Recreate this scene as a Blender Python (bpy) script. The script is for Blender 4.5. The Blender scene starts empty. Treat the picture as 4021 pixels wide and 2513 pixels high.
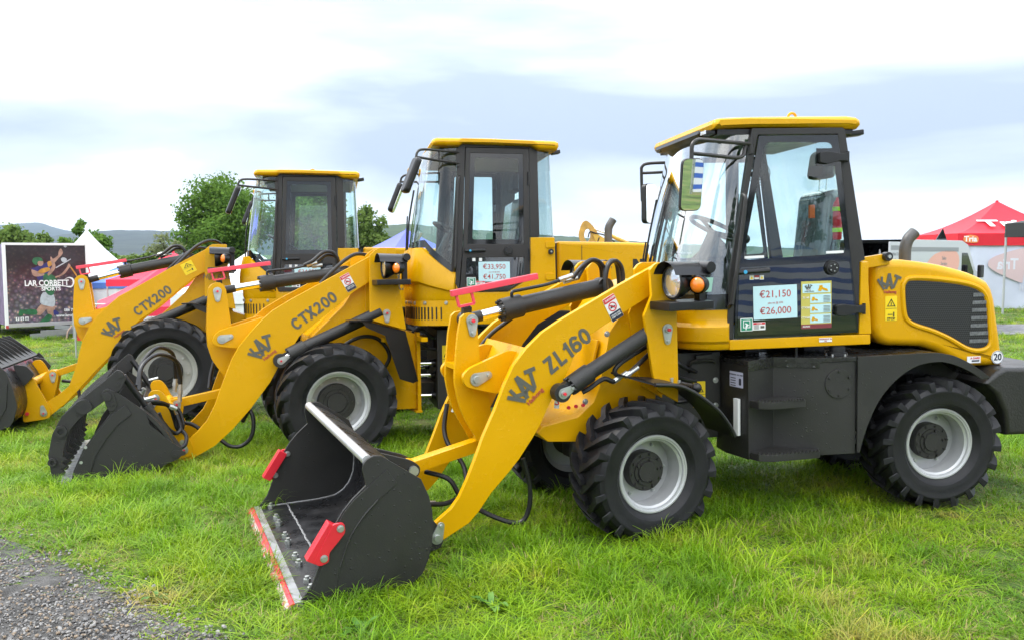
import bpy, bmesh, math, random
import numpy as np
from mathutils import Matrix, Vector, geometry, noise

random.seed(7)
rng = np.random.default_rng(7)
SC = bpy.context.scene
COL = SC.collection
R_ = math.radians

# ------------------------------------------------------------------ camera
cam_d = bpy.data.cameras.new('camera')
cam = bpy.data.objects.new('camera', cam_d)
COL.objects.link(cam)
cam_d.sensor_width = 36.0
cam_d.lens = 36.0 * 3324.5 / 4021.0
cam_d.clip_start = 0.05
cam_d.clip_end = 20000
cam.location = (0, 0, 1.70)
cam.rotation_euler = (R_(90) - math.atan(259.5 / 3324.5), 0, 0)
SC.camera = cam

# ------------------------------------------------------------------ world, sun, exposure
SUN_EL, SUN_AZ = R_(54), R_(-78)          # azimuth from +Y, clockwise
W = bpy.data.worlds.new('World')
SC.world = W
W.use_nodes = True
wn = W.node_tree
wn.nodes.clear()


def N(tree, typ, **kw):
    n = tree.nodes.new(typ)
    for k, v in kw.items():
        if k.startswith('i_'):
            n.inputs[int(k[2:])].default_value = v
        else:
            setattr(n, k, v)
    return n


def sky_world():
    t = wn
    L = t.links.new
    out = N(t, 'ShaderNodeOutputWorld')
    sky = N(t, 'ShaderNodeTexSky', sky_type='NISHITA', sun_disc=False)
    sky.sun_elevation = SUN_EL
    sky.sun_rotation = SUN_AZ
    bg1 = N(t, 'ShaderNodeBackground')
    bg1.inputs[1].default_value = 0.12
    L(sky.outputs[0], bg1.inputs[0])
    tc = N(t, 'ShaderNodeTexCoord')
    sep = N(t, 'ShaderNodeSeparateXYZ')
    L(tc.outputs['Generated'], sep.inputs[0])
    # layered cloud: noise on the view direction, stretched along the horizon
    zc = N(t, 'ShaderNodeMath', operation='MAXIMUM', i_1=0.0)
    L(sep.outputs[2], zc.inputs[0])
    mp = N(t, 'ShaderNodeMapping')
    mp.inputs['Location'].default_value = (CLOUD[0], CLOUD[1], CLOUD[3])
    mp.inputs['Scale'].default_value = (1.15, 1.15, 5.2)
    L(tc.outputs['Generated'], mp.inputs[0])
    nz = N(t, 'ShaderNodeTexNoise')
    nz.inputs['Scale'].default_value = 1.0
    nz.inputs['Detail'].default_value = 8
    nz.inputs['Roughness'].default_value = 0.5
    nz.inputs['Distortion'].default_value = 0.3
    L(mp.outputs[0], nz.inputs[0])
    ramp = N(t, 'ShaderNodeValToRGB')
    e = ramp.color_ramp.elements
    e[0].position = 0.36; e[0].color = (0.32, 0.375, 0.46, 1)
    e[1].position = 0.545; e[1].color = (1.05, 1.05, 1.05, 1)
    m = ramp.color_ramp.elements.new(0.455); m.color = (0.54, 0.59, 0.67, 1)
    L(nz.outputs[0], ramp.inputs[0])
    # overcast luminance: brighter towards the zenith (about 1 + 2 sin h)
    g = N(t, 'ShaderNodeMath', operation='MULTIPLY_ADD', i_1=CLOUD[2], i_2=0.98)
    L(zc.outputs[0], g.inputs[0])
    bg2 = N(t, 'ShaderNodeBackground')
    L(ramp.outputs[0], bg2.inputs[0]); L(g.outputs[0], bg2.inputs[1])
    mx = N(t, 'ShaderNodeMixShader')
    mx.inputs[0].default_value = 0.93
    L(bg1.outputs[0], mx.inputs[1]); L(bg2.outputs[0], mx.inputs[2])
    L(mx.outputs[0], out.inputs[0])


CLOUD = (5.579, -2.839, 2.4, 8.76)
HAZE = 0.00010
sky_world()

sd = bpy.data.lights.new('sun', 'SUN')
sd.energy = 1.5
sd.angle = R_(10)
sd.color = (1.0, 0.96, 0.89)
sun = bpy.data.objects.new('sun', sd)
COL.objects.link(sun)
_sv = Vector((math.sin(SUN_AZ) * math.cos(SUN_EL), math.cos(SUN_AZ) * math.cos(SUN_EL), math.sin(SUN_EL)))
sun.rotation_euler = _sv.to_track_quat('Z', 'Y').to_euler()
sun.location = (0, -20, 30)

SC.view_settings.view_transform = 'Standard'
SC.view_settings.look = 'None'
SC.view_settings.exposure = 0.62
SC.view_settings.gamma = 1.0
SC.view_settings.use_curve_mapping = False
SC.render.engine = 'CYCLES'
SC.cycles.use_denoising = True
SC.cycles.use_adaptive_sampling = True
SC.cycles.adaptive_threshold = 0.02
SC.cycles.max_bounces = 6
SC.cycles.diffuse_bounces = 3
SC.cycles.glossy_bounces = 4
SC.cycles.transparent_max_bounces = 16
SC.cycles.caustics_reflective = False
SC.cycles.caustics_refractive = False

# ------------------------------------------------------------------ helpers: properties, objects


def tag(o, label=None, cat=None, group=None, kind=None):
    if label: o['label'] = label
    if cat: o['category'] = cat
    if group: o['group'] = group
    if kind: o['kind'] = kind
    return o


def empty(name, loc=(0, 0, 0), rz=0.0):
    o = bpy.data.objects.new(name, None)
    COL.objects.link(o)
    o.location = loc
    o.rotation_euler = (0, 0, rz)
    o.empty_display_size = 0.2
    return o


def link(name, mesh, parent=None, M=None):
    o = bpy.data.objects.new(name, mesh)
    COL.objects.link(o)
    if parent: o.parent = parent
    if M is not None: o.matrix_local = M
    return o


def spline(pts, n=6, closed=False):
    """Catmull-Rom through points of any dimension."""
    P = [np.array(p, float) for p in pts]
    m = len(P)
    out = []
    rngs = range(m if closed else m - 1)
    for i in rngs:
        if closed:
            p0, p1, p2, p3 = P[(i - 1) % m], P[i], P[(i + 1) % m], P[(i + 2) % m]
        else:
            p1, p2 = P[i], P[i + 1]
            p0 = P[i - 1] if i > 0 else 2 * p1 - p2
            p3 = P[i + 2] if i + 2 < m else 2 * p2 - p1
        for k in range(n):
            t = k / n
            out.append(0.5 * ((2 * p1) + (-p0 + p2) * t + (2 * p0 - 5 * p1 + 4 * p2 - p3) * t * t + (-p0 + 3 * p1 - 3 * p2 + p3) * t ** 3))
    if not closed: out.append(P[-1])
    return [tuple(q) for q in out]


def rnd(pts, r, n=4):
    """Round the corners of a closed 2-D outline."""
    out = []
    m = len(pts)
    for i in range(m):
        p = Vector(pts[i]); a = Vector(pts[i - 1]); b = Vector(pts[(i + 1) % m])
        da, db = (a - p), (b - p)
        d = min(r, da.length * 0.45, db.length * 0.45)
        s, e = p + da.normalized() * d, p + db.normalized() * d
        for k in range(n + 1):
            t = k / n
            q = s * (1 - t) ** 2 + p * 2 * t * (1 - t) + e * t * t
            out.append((q.x, q.y))
    return out


def inset(pts, d):
    """Offset a closed outline inwards by d (simple vertex-normal offset)."""
    m = len(pts)
    area = sum(pts[i][0] * pts[(i + 1) % m][1] - pts[(i + 1) % m][0] * pts[i][1] for i in range(m))
    s = 1 if area > 0 else -1
    out = []
    for i in range(m):
        p = Vector(pts[i]); a = Vector(pts[i - 1]); b = Vector(pts[(i + 1) % m])
        e1 = (p - a); e2 = (b - p)
        if e1.length < 1e-7: e1 = e2
        if e2.length < 1e-7: e2 = e1
        n1 = Vector((-e1.y, e1.x)).normalized(); n2 = Vector((-e2.y, e2.x)).normalized()
        nn = (n1 + n2)
        if nn.length < 1e-6: nn = n1
        nn.normalize()
        k = 1.0 / max(0.5, nn.dot(n1))
        q = p + nn * d * s * k
        out.append((q.x, q.y))
    return out


def face_weighted(me):
    """Corner normals weighted by face area, so that flat plates stay flat beside their rounded rims."""
    nf = len(me.polygons)
    nl = len(me.loops)
    N_ = np.empty(nf * 3, np.float32); me.polygons.foreach_get('normal', N_); N_ = N_.reshape(-1, 3)
    A = np.empty(nf, np.float32); me.polygons.foreach_get('area', A)
    lt = np.empty(nf, np.int32); me.polygons.foreach_get('loop_total', lt)
    vi = np.empty(nl, np.int32); me.loops.foreach_get('vertex_index', vi)
    fi = np.repeat(np.arange(nf), lt)
    order = np.argsort(vi, kind='stable')
    out = np.zeros((nl, 3), np.float32)
    b = np.flatnonzero(np.diff(vi[order])) + 1
    for grp in np.split(order, b):
        f = fi[grp]
        n = N_[f]
        w = (n @ n.T > .70) * A[f][None, :]
        q = w @ n
        out[grp] = q / np.maximum(np.linalg.norm(q, axis=1, keepdims=True), 1e-9)
    me.normals_split_custom_set(out.tolist())


class MB:
    """Collects shapes into one mesh."""

    def __init__(self):
        self.v = []
        self.f = []
        self.wn = False

    def add(self, vs, fs):
        o = len(self.v)
        self.v += [tuple(map(float, p)) for p in vs]
        self.f += [tuple(i + o for i in f) for f in fs]
        return self

    def box(self, x0, x1, y0, y1, z0, z1):
        return self.add([(x0, y0, z0), (x1, y0, z0), (x1, y1, z0), (x0, y1, z0), (x0, y0, z1), (x1, y0, z1), (x1, y1, z1), (x0, y1, z1)],
                        [(3, 2, 1, 0), (4, 5, 6, 7), (0, 1, 5, 4), (1, 2, 6, 5), (2, 3, 7, 6), (3, 0, 4, 7)])

    def bar(self, p0, p1, w, h, up=(0, 0, 1)):
        """Rectangular bar from p0 to p1, w sideways, h along up."""
        a, b = Vector(p0), Vector(p1)
        d = (b - a).normalized(); u = Vector(up)
        s = d.cross(u)
        if s.length < 1e-5: s = d.cross(Vector((0, 1, 0)))
        s.normalize(); u = s.cross(d).normalized()
        vs = []
        for q in (a, b):
            for (i, j) in ((-1, -1), (1, -1), (1, 1), (-1, 1)):
                vs.append(q + s * (w / 2 * i) + u * (h / 2 * j))
        return self.add(vs, [(3, 2, 1, 0), (4, 5, 6, 7), (0, 1, 5, 4), (1, 2, 6, 5), (2, 3, 7, 6), (3, 0, 4, 7)])

    def cyl(self, p0, p1, r, seg=20, r2=None):
        a, b = Vector(p0), Vector(p1)
        r2 = r if r2 is None else r2
        d = (b - a).normalized()
        s = d.orthogonal().normalized(); u = d.cross(s)
        vs = []
        for q, rr in ((a, r), (b, r2)):
            for k in range(seg):
                t = 2 * math.pi * k / seg
                vs.append(q + s * (rr * math.cos(t)) + u * (rr * math.sin(t)))
        fs = [(k, (k + 1) % seg, seg + (k + 1) % seg, seg + k) for k in range(seg)]
        fs += [tuple(range(seg - 1, -1, -1)), tuple(range(seg, 2 * seg))]
        return self.add(vs, fs)

    def tube(self, pts, r, seg=8, smooth=0, taper=None):
        P = spline(pts, smooth) if smooth else pts
        P = [Vector(p) for p in P]
        vs, fs = [], []
        d0 = (P[1] - P[0]).normalized()
        s = d0.orthogonal().normalized()
        for i, p in enumerate(P):
            d = (P[min(i + 1, len(P) - 1)] - P[max(i - 1, 0)]).normalized()
            s = (s - d * s.dot(d))
            s = s.normalized() if s.length > 1e-6 else d.orthogonal().normalized()
            u = d.cross(s)
            rr = r if taper is None else r + (taper - r) * i / (len(P) - 1)
            for k in range(seg):
                t = 2 * math.pi * k / seg
                vs.append(p + s * (rr * math.cos(t)) + u * (rr * math.sin(t)))
        n = len(P)
        for i in range(n - 1):
            for k in range(seg):
                fs.append((i * seg + k, i * seg + (k + 1) % seg, (i + 1) * seg + (k + 1) % seg, (i + 1) * seg + k))
        fs += [tuple(range(seg - 1, -1, -1)), tuple(range((n - 1) * seg, n * seg))]
        return self.add(vs, fs)

    def prism(self, o, y0, y1):
        """Outline in (x, z), extruded along y."""
        n = len(o)
        vs = [(p[0], y0, p[1]) for p in o] + [(p[0], y1, p[1]) for p in o]
        fs = [tuple(range(n - 1, -1, -1)), tuple(range(n, 2 * n))]
        fs += [(i, (i + 1) % n, n + (i + 1) % n, n + i) for i in range(n)]
        return self.add(vs, fs)

    def plan(self, o, z0, z1):
        """Outline in (x, y), extruded along z."""
        n = len(o)
        vs = [(p[0], p[1], z0) for p in o] + [(p[0], p[1], z1) for p in o]
        fs = [tuple(range(n - 1, -1, -1)), tuple(range(n, 2 * n))]
        fs += [(i, (i + 1) % n, n + (i + 1) % n, n + i) for i in range(n)]
        return self.add(vs, fs)

    def pillow(self, o, half, r, n=4, y0=None):
        """Outline in (x, z) extruded to y = -half..half with rounded rims of radius r."""
        self.wn = True
        secs = []
        for k in range(n + 1):
            a = math.pi / 2 * k / n
            secs.append((-half + r - r * math.cos(a), r - r * math.sin(a)))
        secs = secs + [(-y, i) for (y, i) in reversed(secs)]
        loops = [[(p[0], y, p[1]) for p in inset(o, i)] for (y, i) in secs]
        return self.loft(loops)

    def loft(self, loops, closed=True, caps=True):
        n = len(loops[0])
        vs = [p for l in loops for p in l]
        fs = []
        for j in range(len(loops) - 1):
            for i in range(n if closed else n - 1):
                fs.append((j * n + i, j * n + (i + 1) % n, (j + 1) * n + (i + 1) % n, (j + 1) * n + i))
        if caps and closed:
            fs += [tuple(range(n - 1, -1, -1)), tuple(range((len(loops) - 1) * n, len(loops) * n))]
        return self.add(vs, fs)

    def holed(self, outer, holes, y0, y1):
        """Plate in (x, z) with holes, from y0 to y1."""
        polys = [[Vector((p[0], p[1], 0)) for p in o] for o in [outer] + holes]
        flat = [p for o in polys for p in o]
        tris = geometry.tessellate_polygon(polys)
        n = len(flat)
        vs = [(p.x, y0, p.y) for p in flat] + [(p.x, y1, p.y) for p in flat]
        fs = [tuple(t) for t in tris] + [tuple(i + n for i in reversed(t)) for t in tris]
        o = 0
        for pl in polys:
            m = len(pl)
            for i in range(m):
                a, b = o + i, o + (i + 1) % m
                fs.append((a, b, n + b, n + a))
            o += m
        return self.add(vs, fs)

    def shell(self, grid, th, centre):
        """Solid curved sheet from a grid of points; thickness th towards the upright axis at centre (x, y)."""
        m, n = len(grid), len(grid[0])
        out = [Vector(p) for row in grid for p in row]
        inn = []
        for p in out:
            d = Vector((centre[0] - p.x, centre[1] - p.y, 0))
            inn.append(p + d.normalized() * th)
        fs = []
        k = m * n
        for i in range(m - 1):
            for j in range(n - 1):
                a, b, c, d = i * n + j, i * n + j + 1, (i + 1) * n + j + 1, (i + 1) * n + j
                fs += [(a, b, c, d), (k + d, k + c, k + b, k + a)]
        ring = [j for j in range(n)] + [i * n + n - 1 for i in range(1, m)] + [(m - 1) * n + j for j in range(n - 2, -1, -1)] + [i * n for i in range(m - 2, 0, -1)]
        for i in range(len(ring)):
            a, b = ring[i], ring[(i + 1) % len(ring)]
            fs.append((a, k + a, k + b, b))
        return self.add(out + inn, fs)

    def lathe(self, prof, seg=48, c=(0, 0, 0), closed=False):
        """Profile (r, y) turned about the y axis."""
        vs, fs = [], []
        n = len(prof)
        for k in range(seg):
            t = 2 * math.pi * k / seg
            for (r, y) in prof:
                vs.append((c[0] + r * math.cos(t), c[1] + y, c[2] + r * math.sin(t)))
        for k in range(seg):
            k2 = (k + 1) % seg
            for i in range(n if closed else n - 1):
                i2 = (i + 1) % n
                fs.append((k * n + i, k2 * n + i, k2 * n + i2, k * n + i2))
        return self.add(vs, fs)

    def ball(self, c, r, sx=1, sy=1, sz=1, nu=18, nv=12):
        vs, fs = [], []
        for j in range(nv + 1):
            ph = math.pi * j / nv
            for i in range(nu):
                t = 2 * math.pi * i / nu
                vs.append((c[0] + r * sx * math.sin(ph) * math.cos(t), c[1] + r * sy * math.sin(ph) * math.sin(t), c[2] + r * sz * math.cos(ph)))
        for j in range(nv):
            for i in range(nu):
                fs.append((j * nu + i, j * nu + (i + 1) % nu, (j + 1) * nu + (i + 1) % nu, (j + 1) * nu + i))
        return self.add(vs, fs)

    def xf(self, M):
        self.v = [tuple(M @ Vector(p)) for p in self.v]
        return self

    def mesh(self, name, mat, M=None, bevel=0.0, seg=2, ang=32):
        me = bpy.data.meshes.new(name)
        vs = self.v if M is None else [tuple(M @ Vector(p)) for p in self.v]
        me.from_pydata(vs, [], self.f)
        bm = bmesh.new()
        bm.from_mesh(me)
        bmesh.ops.remove_doubles(bm, verts=bm.verts, dist=1e-6)
        bmesh.ops.recalc_face_normals(bm, faces=bm.faces)
        if bevel:
            ed = [e for e in bm.edges if len(e.link_faces) == 2 and e.calc_face_angle(0) > R_(ang)]
            bmesh.ops.bevel(bm, geom=ed, offset=bevel, segments=seg, profile=0.6, affect='EDGES', clamp_overlap=True)
        bm.to_mesh(me)
        bm.free()
        for p in me.polygons: p.use_smooth = True
        me.set_sharp_from_angle(angle=R_(ang))
        if bevel or self.wn: face_weighted(me)
        if mat: me.materials.append(mat)
        return me

    def build(self, name, mat, parent=None, M=None, bevel=0.0, seg=2, ang=32):
        return link(name, self.mesh(name, mat, M, bevel, seg, ang), parent)


# ------------------------------------------------------------------ materials
MATS = {}


def pmat(name, col, rough=0.5, metal=0.0, coat=0.0, var=0.0, vs=3.0, bump=0.0, bs=200.0, spec=0.5, emit=None, trans=0.0, rvar=0.0, sheen=0.0, alpha=None, ior=None):
    m = bpy.data.materials.new(name)
    m.use_nodes = True
    t = m.node_tree
    b = t.nodes['Principled BSDF']
    L = t.links.new
    b.inputs['Base Color'].default_value = (*col, 1)
    b.inputs['Roughness'].default_value = rough
    b.inputs['Metallic'].default_value = metal
    b.inputs['Coat Weight'].default_value = coat
    b.inputs['Coat Roughness'].default_value = 0.08
    b.inputs['Specular IOR Level'].default_value = spec
    if ior: b.inputs['IOR'].default_value = ior
    if trans: b.inputs['Transmission Weight'].default_value = trans
    if emit:
        b.inputs['Emission Color'].default_value = (*emit[:3], 1)
        b.inputs['Emission Strength'].default_value = emit[3]
    tc = None
    if var or rvar or bump:
        tc = N(t, 'ShaderNodeTexCoord')
    if var or rvar:
        nz = N(t, 'ShaderNodeTexNoise')
        nz.inputs['Scale'].default_value = vs
        nz.inputs['Detail'].default_value = 6
        nz.inputs['Roughness'].default_value = 0.6
        L(tc.outputs['Object'], nz.inputs[0])
        if var:
            mr = N(t, 'ShaderNodeMapRange')
            mr.inputs[1].default_value = 0.3; mr.inputs[2].default_value = 0.7
            mr.inputs[3].default_value = 1 - var; mr.inputs[4].default_value = 1 + var
            L(nz.outputs[0], mr.inputs[0])
            mu = N(t, 'ShaderNodeMix', data_type='RGBA', blend_type='MULTIPLY')
            mu.inputs[0].default_value = 1
            mu.inputs[6].default_value = (*col, 1)
            L(mr.outputs[0], mu.inputs[7])
            L(mu.outputs[2], b.inputs['Base Color'])
        if rvar:
            mr = N(t, 'ShaderNodeMapRange')
            mr.inputs[1].default_value = 0.3; mr.inputs[2].default_value = 0.7
            mr.inputs[3].default_value = max(0.02, rough - rvar); mr.inputs[4].default_value = rough + rvar
            L(nz.outputs[0], mr.inputs[0])
            L(mr.outputs[0], b.inputs['Roughness'])
    if bump:
        n2 = N(t, 'ShaderNodeTexNoise')
        n2.inputs['Scale'].default_value = bs
        n2.inputs['Detail'].default_value = 3
        L(tc.outputs['Object'], n2.inputs[0])
        bp = N(t, 'ShaderNodeBump')
        bp.inputs['Strength'].default_value = bump
        bp.inputs['Distance'].default_value = 0.01
        L(n2.outputs[0], bp.inputs['Height'])
        L(bp.outputs[0], b.inputs['Normal'])
    MATS[name] = m
    return m


def glass_mat(name, tint, refl=1.0, dark=0.0):
    """Thin window glass: tinted straight-through light with a Fresnel reflection on top."""
    m = bpy.data.materials.new(name)
    m.use_nodes = True
    t = m.node_tree
    t.nodes.clear()
    L = t.links.new
    out = N(t, 'ShaderNodeOutputMaterial')
    tr = N(t, 'ShaderNodeBsdfTransparent')
    tr.inputs[0].default_value = (*tint, 1)
    gl = N(t, 'ShaderNodeBsdfGlossy')
    gl.inputs['Roughness'].default_value = 0.01
    gl.inputs[0].default_value = (1, 1, 1, 1)
    fr = N(t, 'ShaderNodeFresnel')
    fr.inputs[0].default_value = 1.55
    mu = N(t, 'ShaderNodeMath', operation='MULTIPLY', i_1=refl)
    mu.use_clamp = True
    L(fr.outputs[0], mu.inputs[0])
    # only the outer face of the pane mirrors (the node would see total reflection inside it)
    ge = N(t, 'ShaderNodeNewGeometry')
    nb = N(t, 'ShaderNodeMath', operation='SUBTRACT', i_0=1.0)
    L(ge.outputs['Backfacing'], nb.inputs[1])
    m3 = N(t, 'ShaderNodeMath', operation='MULTIPLY')
    L(mu.outputs[0], m3.inputs[0]); L(nb.outputs[0], m3.inputs[1])
    mx = N(t, 'ShaderNodeMixShader')
    L(m3.outputs[0], mx.inputs[0]); L(tr.outputs[0], mx.inputs[1]); L(gl.outputs[0], mx.inputs[2])
    L(mx.outputs[0], out.inputs[0])
    MATS[name] = m
    return m


YEL = pmat('yellow_paint', (0.66, 0.345, 0.0015), 0.27, coat=0.0, var=0.05, vs=2.5, rvar=0.08, bump=0.015, bs=90, spec=0.30)
DGR = pmat('dark_grey_paint', (0.020, 0.0195, 0.018), 0.5, var=0.12, vs=3, rvar=0.1, bump=0.06, bs=160)
BLK = pmat('black_paint', (0.006, 0.006, 0.007), 0.35, var=0.1, rvar=0.1, bump=0.02, bs=120)
CAB = pmat('cab_frame_paint', (0.022, 0.020, 0.019), 0.40, var=0.08, bump=0.05, bs=240)
RUB = pmat('tyre_rubber', (0.0105, 0.0105, 0.012), 0.52, var=0.35, vs=9, rvar=0.12, bump=0.12, bs=60, spec=0.35)
HOS = pmat('hose_rubber', (0.009, 0.009, 0.010), 0.42, var=0.15, vs=20)
PLA = pmat('black_plastic', (0.011, 0.011, 0.012), 0.42, bump=0.05, bs=300)
SIL = pmat('silver_rim_paint', (0.46, 0.47, 0.475), 0.38, metal=0.35, var=0.08, vs=8, rvar=0.08)
GAL = pmat('zinc_plate', (0.50, 0.52, 0.50), 0.34, metal=0.75, var=0.15, vs=12, rvar=0.1)
CHR = pmat('chrome', (0.82, 0.83, 0.84), 0.08, metal=1.0)
STE = pmat('bright_steel', (0.36, 0.37, 0.38), 0.38, metal=0.8, var=0.15, vs=14, rvar=0.12)
BARS = pmat('brushed_steel_bar', (0.66, 0.67, 0.68), 0.32, metal=0.7, var=0.05, vs=6)
RED = pmat('red_paint', (0.62, 0.02, 0.035), 0.35, coat=0.2, var=0.08, vs=8)
PNK = pmat('faded_red_paint', (0.80, 0.06, 0.10), 0.35, coat=0.3)
WHT = pmat('white_print', (0.80, 0.81, 0.82), 0.4)
PAP = pmat('paper_white', (0.50, 0.72, 0.78), 0.5)
LET = pmat('grey_lettering', (0.10, 0.10, 0.085), 0.45)
REDP = pmat('red_print', (0.42, 0.05, 0.05), 0.5)
RDC = pmat('red_cap', (0.72, 0.03, 0.05), 0.4)
STY = pmat('yellow_sticker', (0.85, 0.62, 0.01), 0.4)
BKP = pmat('black_print', (0.015, 0.015, 0.015), 0.5)
GRN = pmat('green_print', (0.01, 0.24, 0.14), 0.4)
NAV = pmat('navy_print', (0.02, 0.025, 0.05), 0.4)
ORA = pmat('orange_lens', (0.95, 0.22, 0.01), 0.15, coat=0.6, spec=0.6)
GLS = glass_mat('cab_glass', (0.90, 0.97, 0.965), 1.5)
GLD = glass_mat('dark_glass', (0.07, 0.085, 0.09), 1.5)
GLW = glass_mat('windscreen_glass', (0.90, 0.97, 0.965), 4.5)
MIR = pmat('mirror_glass', (0.9, 0.92, 0.92), 0.01, metal=1.0)
LENS = pmat('lamp_lens', (0.86, 0.88, 0.90), 0.10, metal=0.8, coat=1.0, bump=0.25, bs=45)
SEATF = pmat('seat_fabric', (0.02, 0.02, 0.022), 0.7)
WRAP = pmat('plastic_wrap', (0.10, 0.13, 0.13), 0.12, coat=1.0, bump=0.9, bs=14)
INT = pmat('cab_lining', (0.045, 0.048, 0.05), 0.7)
EXH = pmat('exhaust_grey', (0.09, 0.09, 0.09), 0.45, metal=0.4, var=0.2)
EXS = pmat('exhaust_steel', (0.45, 0.46, 0.47), 0.35, metal=0.8)

BUCKET_IN = pmat('bucket_black', (0.012, 0.012, 0.013), 0.33, var=0.3, vs=7, rvar=0.2, bump=0.05, bs=40)
WELD = pmat('weld_grey', (0.30, 0.30, 0.30), 0.5, metal=0.4, var=0.4, vs=60)
DECK = pmat('wet_deck_paint', (0.018, 0.018, 0.017), 0.25, var=0.2, vs=12, rvar=0.15, bump=0.25, bs=30)
CWT = pmat('casting_paint', (0.020, 0.0195, 0.018), 0.45, var=0.12, rvar=0.1, bump=0.3, bs=70)
FRIT = pmat('black_glass_border', (0.008, 0.009, 0.010), 0.04, coat=0.6)
DOORG = pmat('dark_door_glass', (0.004, 0.005, 0.007), 0.012, coat=1.0, spec=1.0)


def redwhite_mat():
    m = pmat('worn_red_white_edge', (0.75, 0.03, 0.05), 0.4)
    t = m.node_tree
    b = t.nodes['Principled BSDF']
    tc = N(t, 'ShaderNodeTexCoord')
    nz = N(t, 'ShaderNodeTexNoise')
    nz.inputs['Scale'].default_value = 6
    nz.inputs['Detail'].default_value = 8
    nz.inputs['Roughness'].default_value = .75
    t.links.new(tc.outputs['Object'], nz.inputs[0])
    r = N(t, 'ShaderNodeValToRGB')
    r.color_ramp.elements[0].position = .45; r.color_ramp.elements[0].color = (.70, .04, .06, 1)
    r.color_ramp.elements[1].position = .51; r.color_ramp.elements[1].color = (.58, .46, .46, 1)
    t.links.new(nz.outputs[0], r.inputs[0])
    t.links.new(r.outputs[0], b.inputs['Base Color'])
    return m


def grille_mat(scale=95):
    """Perforated black sheet: hexagonal rows of holes, the dark of the bay behind them put into the colour."""
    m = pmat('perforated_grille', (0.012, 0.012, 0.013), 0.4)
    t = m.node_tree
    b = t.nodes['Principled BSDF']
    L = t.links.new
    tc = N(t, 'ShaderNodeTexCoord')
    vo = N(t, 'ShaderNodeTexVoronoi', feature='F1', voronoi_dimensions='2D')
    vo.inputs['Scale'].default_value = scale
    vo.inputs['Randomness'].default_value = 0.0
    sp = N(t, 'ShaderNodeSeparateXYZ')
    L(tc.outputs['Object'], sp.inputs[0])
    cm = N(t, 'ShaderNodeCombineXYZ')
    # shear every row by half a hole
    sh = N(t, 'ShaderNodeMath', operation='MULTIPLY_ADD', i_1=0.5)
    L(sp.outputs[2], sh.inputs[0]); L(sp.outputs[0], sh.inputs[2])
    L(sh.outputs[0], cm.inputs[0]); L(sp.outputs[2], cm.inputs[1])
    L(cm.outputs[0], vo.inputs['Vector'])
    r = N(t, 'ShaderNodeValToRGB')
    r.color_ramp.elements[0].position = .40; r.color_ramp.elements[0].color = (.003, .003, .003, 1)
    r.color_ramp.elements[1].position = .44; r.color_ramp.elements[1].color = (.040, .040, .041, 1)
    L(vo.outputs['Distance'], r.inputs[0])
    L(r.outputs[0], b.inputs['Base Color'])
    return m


GAPLIT = pmat('louvre_gap_light', (0.16, 0.165, 0.17), 0.35, metal=0.3, var=.4, vs=60)  # pale grey stands for daylight showing through the grille gaps


def raindrops(m, scale=46.0, strength=.35):
    """Sparse water drops standing on a painted surface (it has just rained)."""
    t = m.node_tree
    L = t.links.new
    b = t.nodes['Principled BSDF']
    tc = N(t, 'ShaderNodeTexCoord')
    vo = N(t, 'ShaderNodeTexVoronoi', feature='F1')
    vo.inputs['Scale'].default_value = scale
    L(tc.outputs['Object'], vo.inputs['Vector'])
    sp = N(t, 'ShaderNodeSeparateColor')
    L(vo.outputs['Color'], sp.inputs[0])
    th = N(t, 'ShaderNodeMath', operation='GREATER_THAN', i_1=.58)
    L(sp.outputs[0], th.inputs[0])
    mr = N(t, 'ShaderNodeMapRange')
    mr.inputs[1].default_value = .24; mr.inputs[2].default_value = .05
    L(vo.outputs['Distance'], mr.inputs[0])
    mu = N(t, 'ShaderNodeMath', operation='MULTIPLY')
    L(mr.outputs[0], mu.inputs[0]); L(th.outputs[0], mu.inputs[1])
    bp = N(t, 'ShaderNodeBump')
    bp.inputs['Strength'].default_value = strength
    bp.inputs['Distance'].default_value = .004
    L(mu.outputs[0], bp.inputs['Height'])
    if b.inputs['Normal'].is_linked:
        L(b.inputs['Normal'].links[0].from_socket, bp.inputs['Normal'])
    L(bp.outputs[0], b.inputs['Normal'])


raindrops(YEL)
raindrops(DGR, 40, .5)
raindrops(DECK, 26, .8)
REDWHITE = redwhite_mat()
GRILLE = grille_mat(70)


def frame_matrix(yaw, pitch=0.0, roll=0.0):
    return Matrix.Rotation(R_(yaw), 4, 'Z') @ Matrix.Rotation(-R_(pitch), 4, 'Y') @ Matrix.Rotation(-R_(roll), 4, 'X')


def face_m(x, y, z, ang=0.0, s=1.0):
    """Matrix that lays a flat drawing (x right, y up) on a side face looking towards -y."""
    return Matrix.Translation((x, y, z)) @ Matrix(((1, 0, 0, 0), (0, 0, -1, 0), (0, 1, 0, 0), (0, 0, 0, 1))) @ Matrix.Rotation(R_(ang), 4, 'Z') @ Matrix.Scale(s, 4)


TXT = {}


def text_mesh(s, mat, bold=0.0, align='CENTER', depth=0.004, spacing=1.0, shear=0.0):
    key = (s, mat.name, bold, align, depth, spacing, shear)
    if key in TXT: return TXT[key]
    c = bpy.data.curves.new('lettering', 'FONT')
    c.body = s
    c.size = 1.0
    c.align_x = align
    c.align_y = 'CENTER'
    c.offset = bold
    c.extrude = depth
    c.space_character = spacing
    c.shear = shear
    c.resolution_u = 3
    o = bpy.data.objects.new('lettering', c)
    COL.objects.link(o)
    dg = bpy.context.evaluated_depsgraph_get()
    me = bpy.data.meshes.new_from_object(o.evaluated_get(dg))
    bpy.data.objects.remove(o)
    bpy.data.curves.remove(c)
    me.materials.clear()
    me.materials.append(mat)
    me.name = 'lettering'
    TXT[key] = me
    return me


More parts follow.
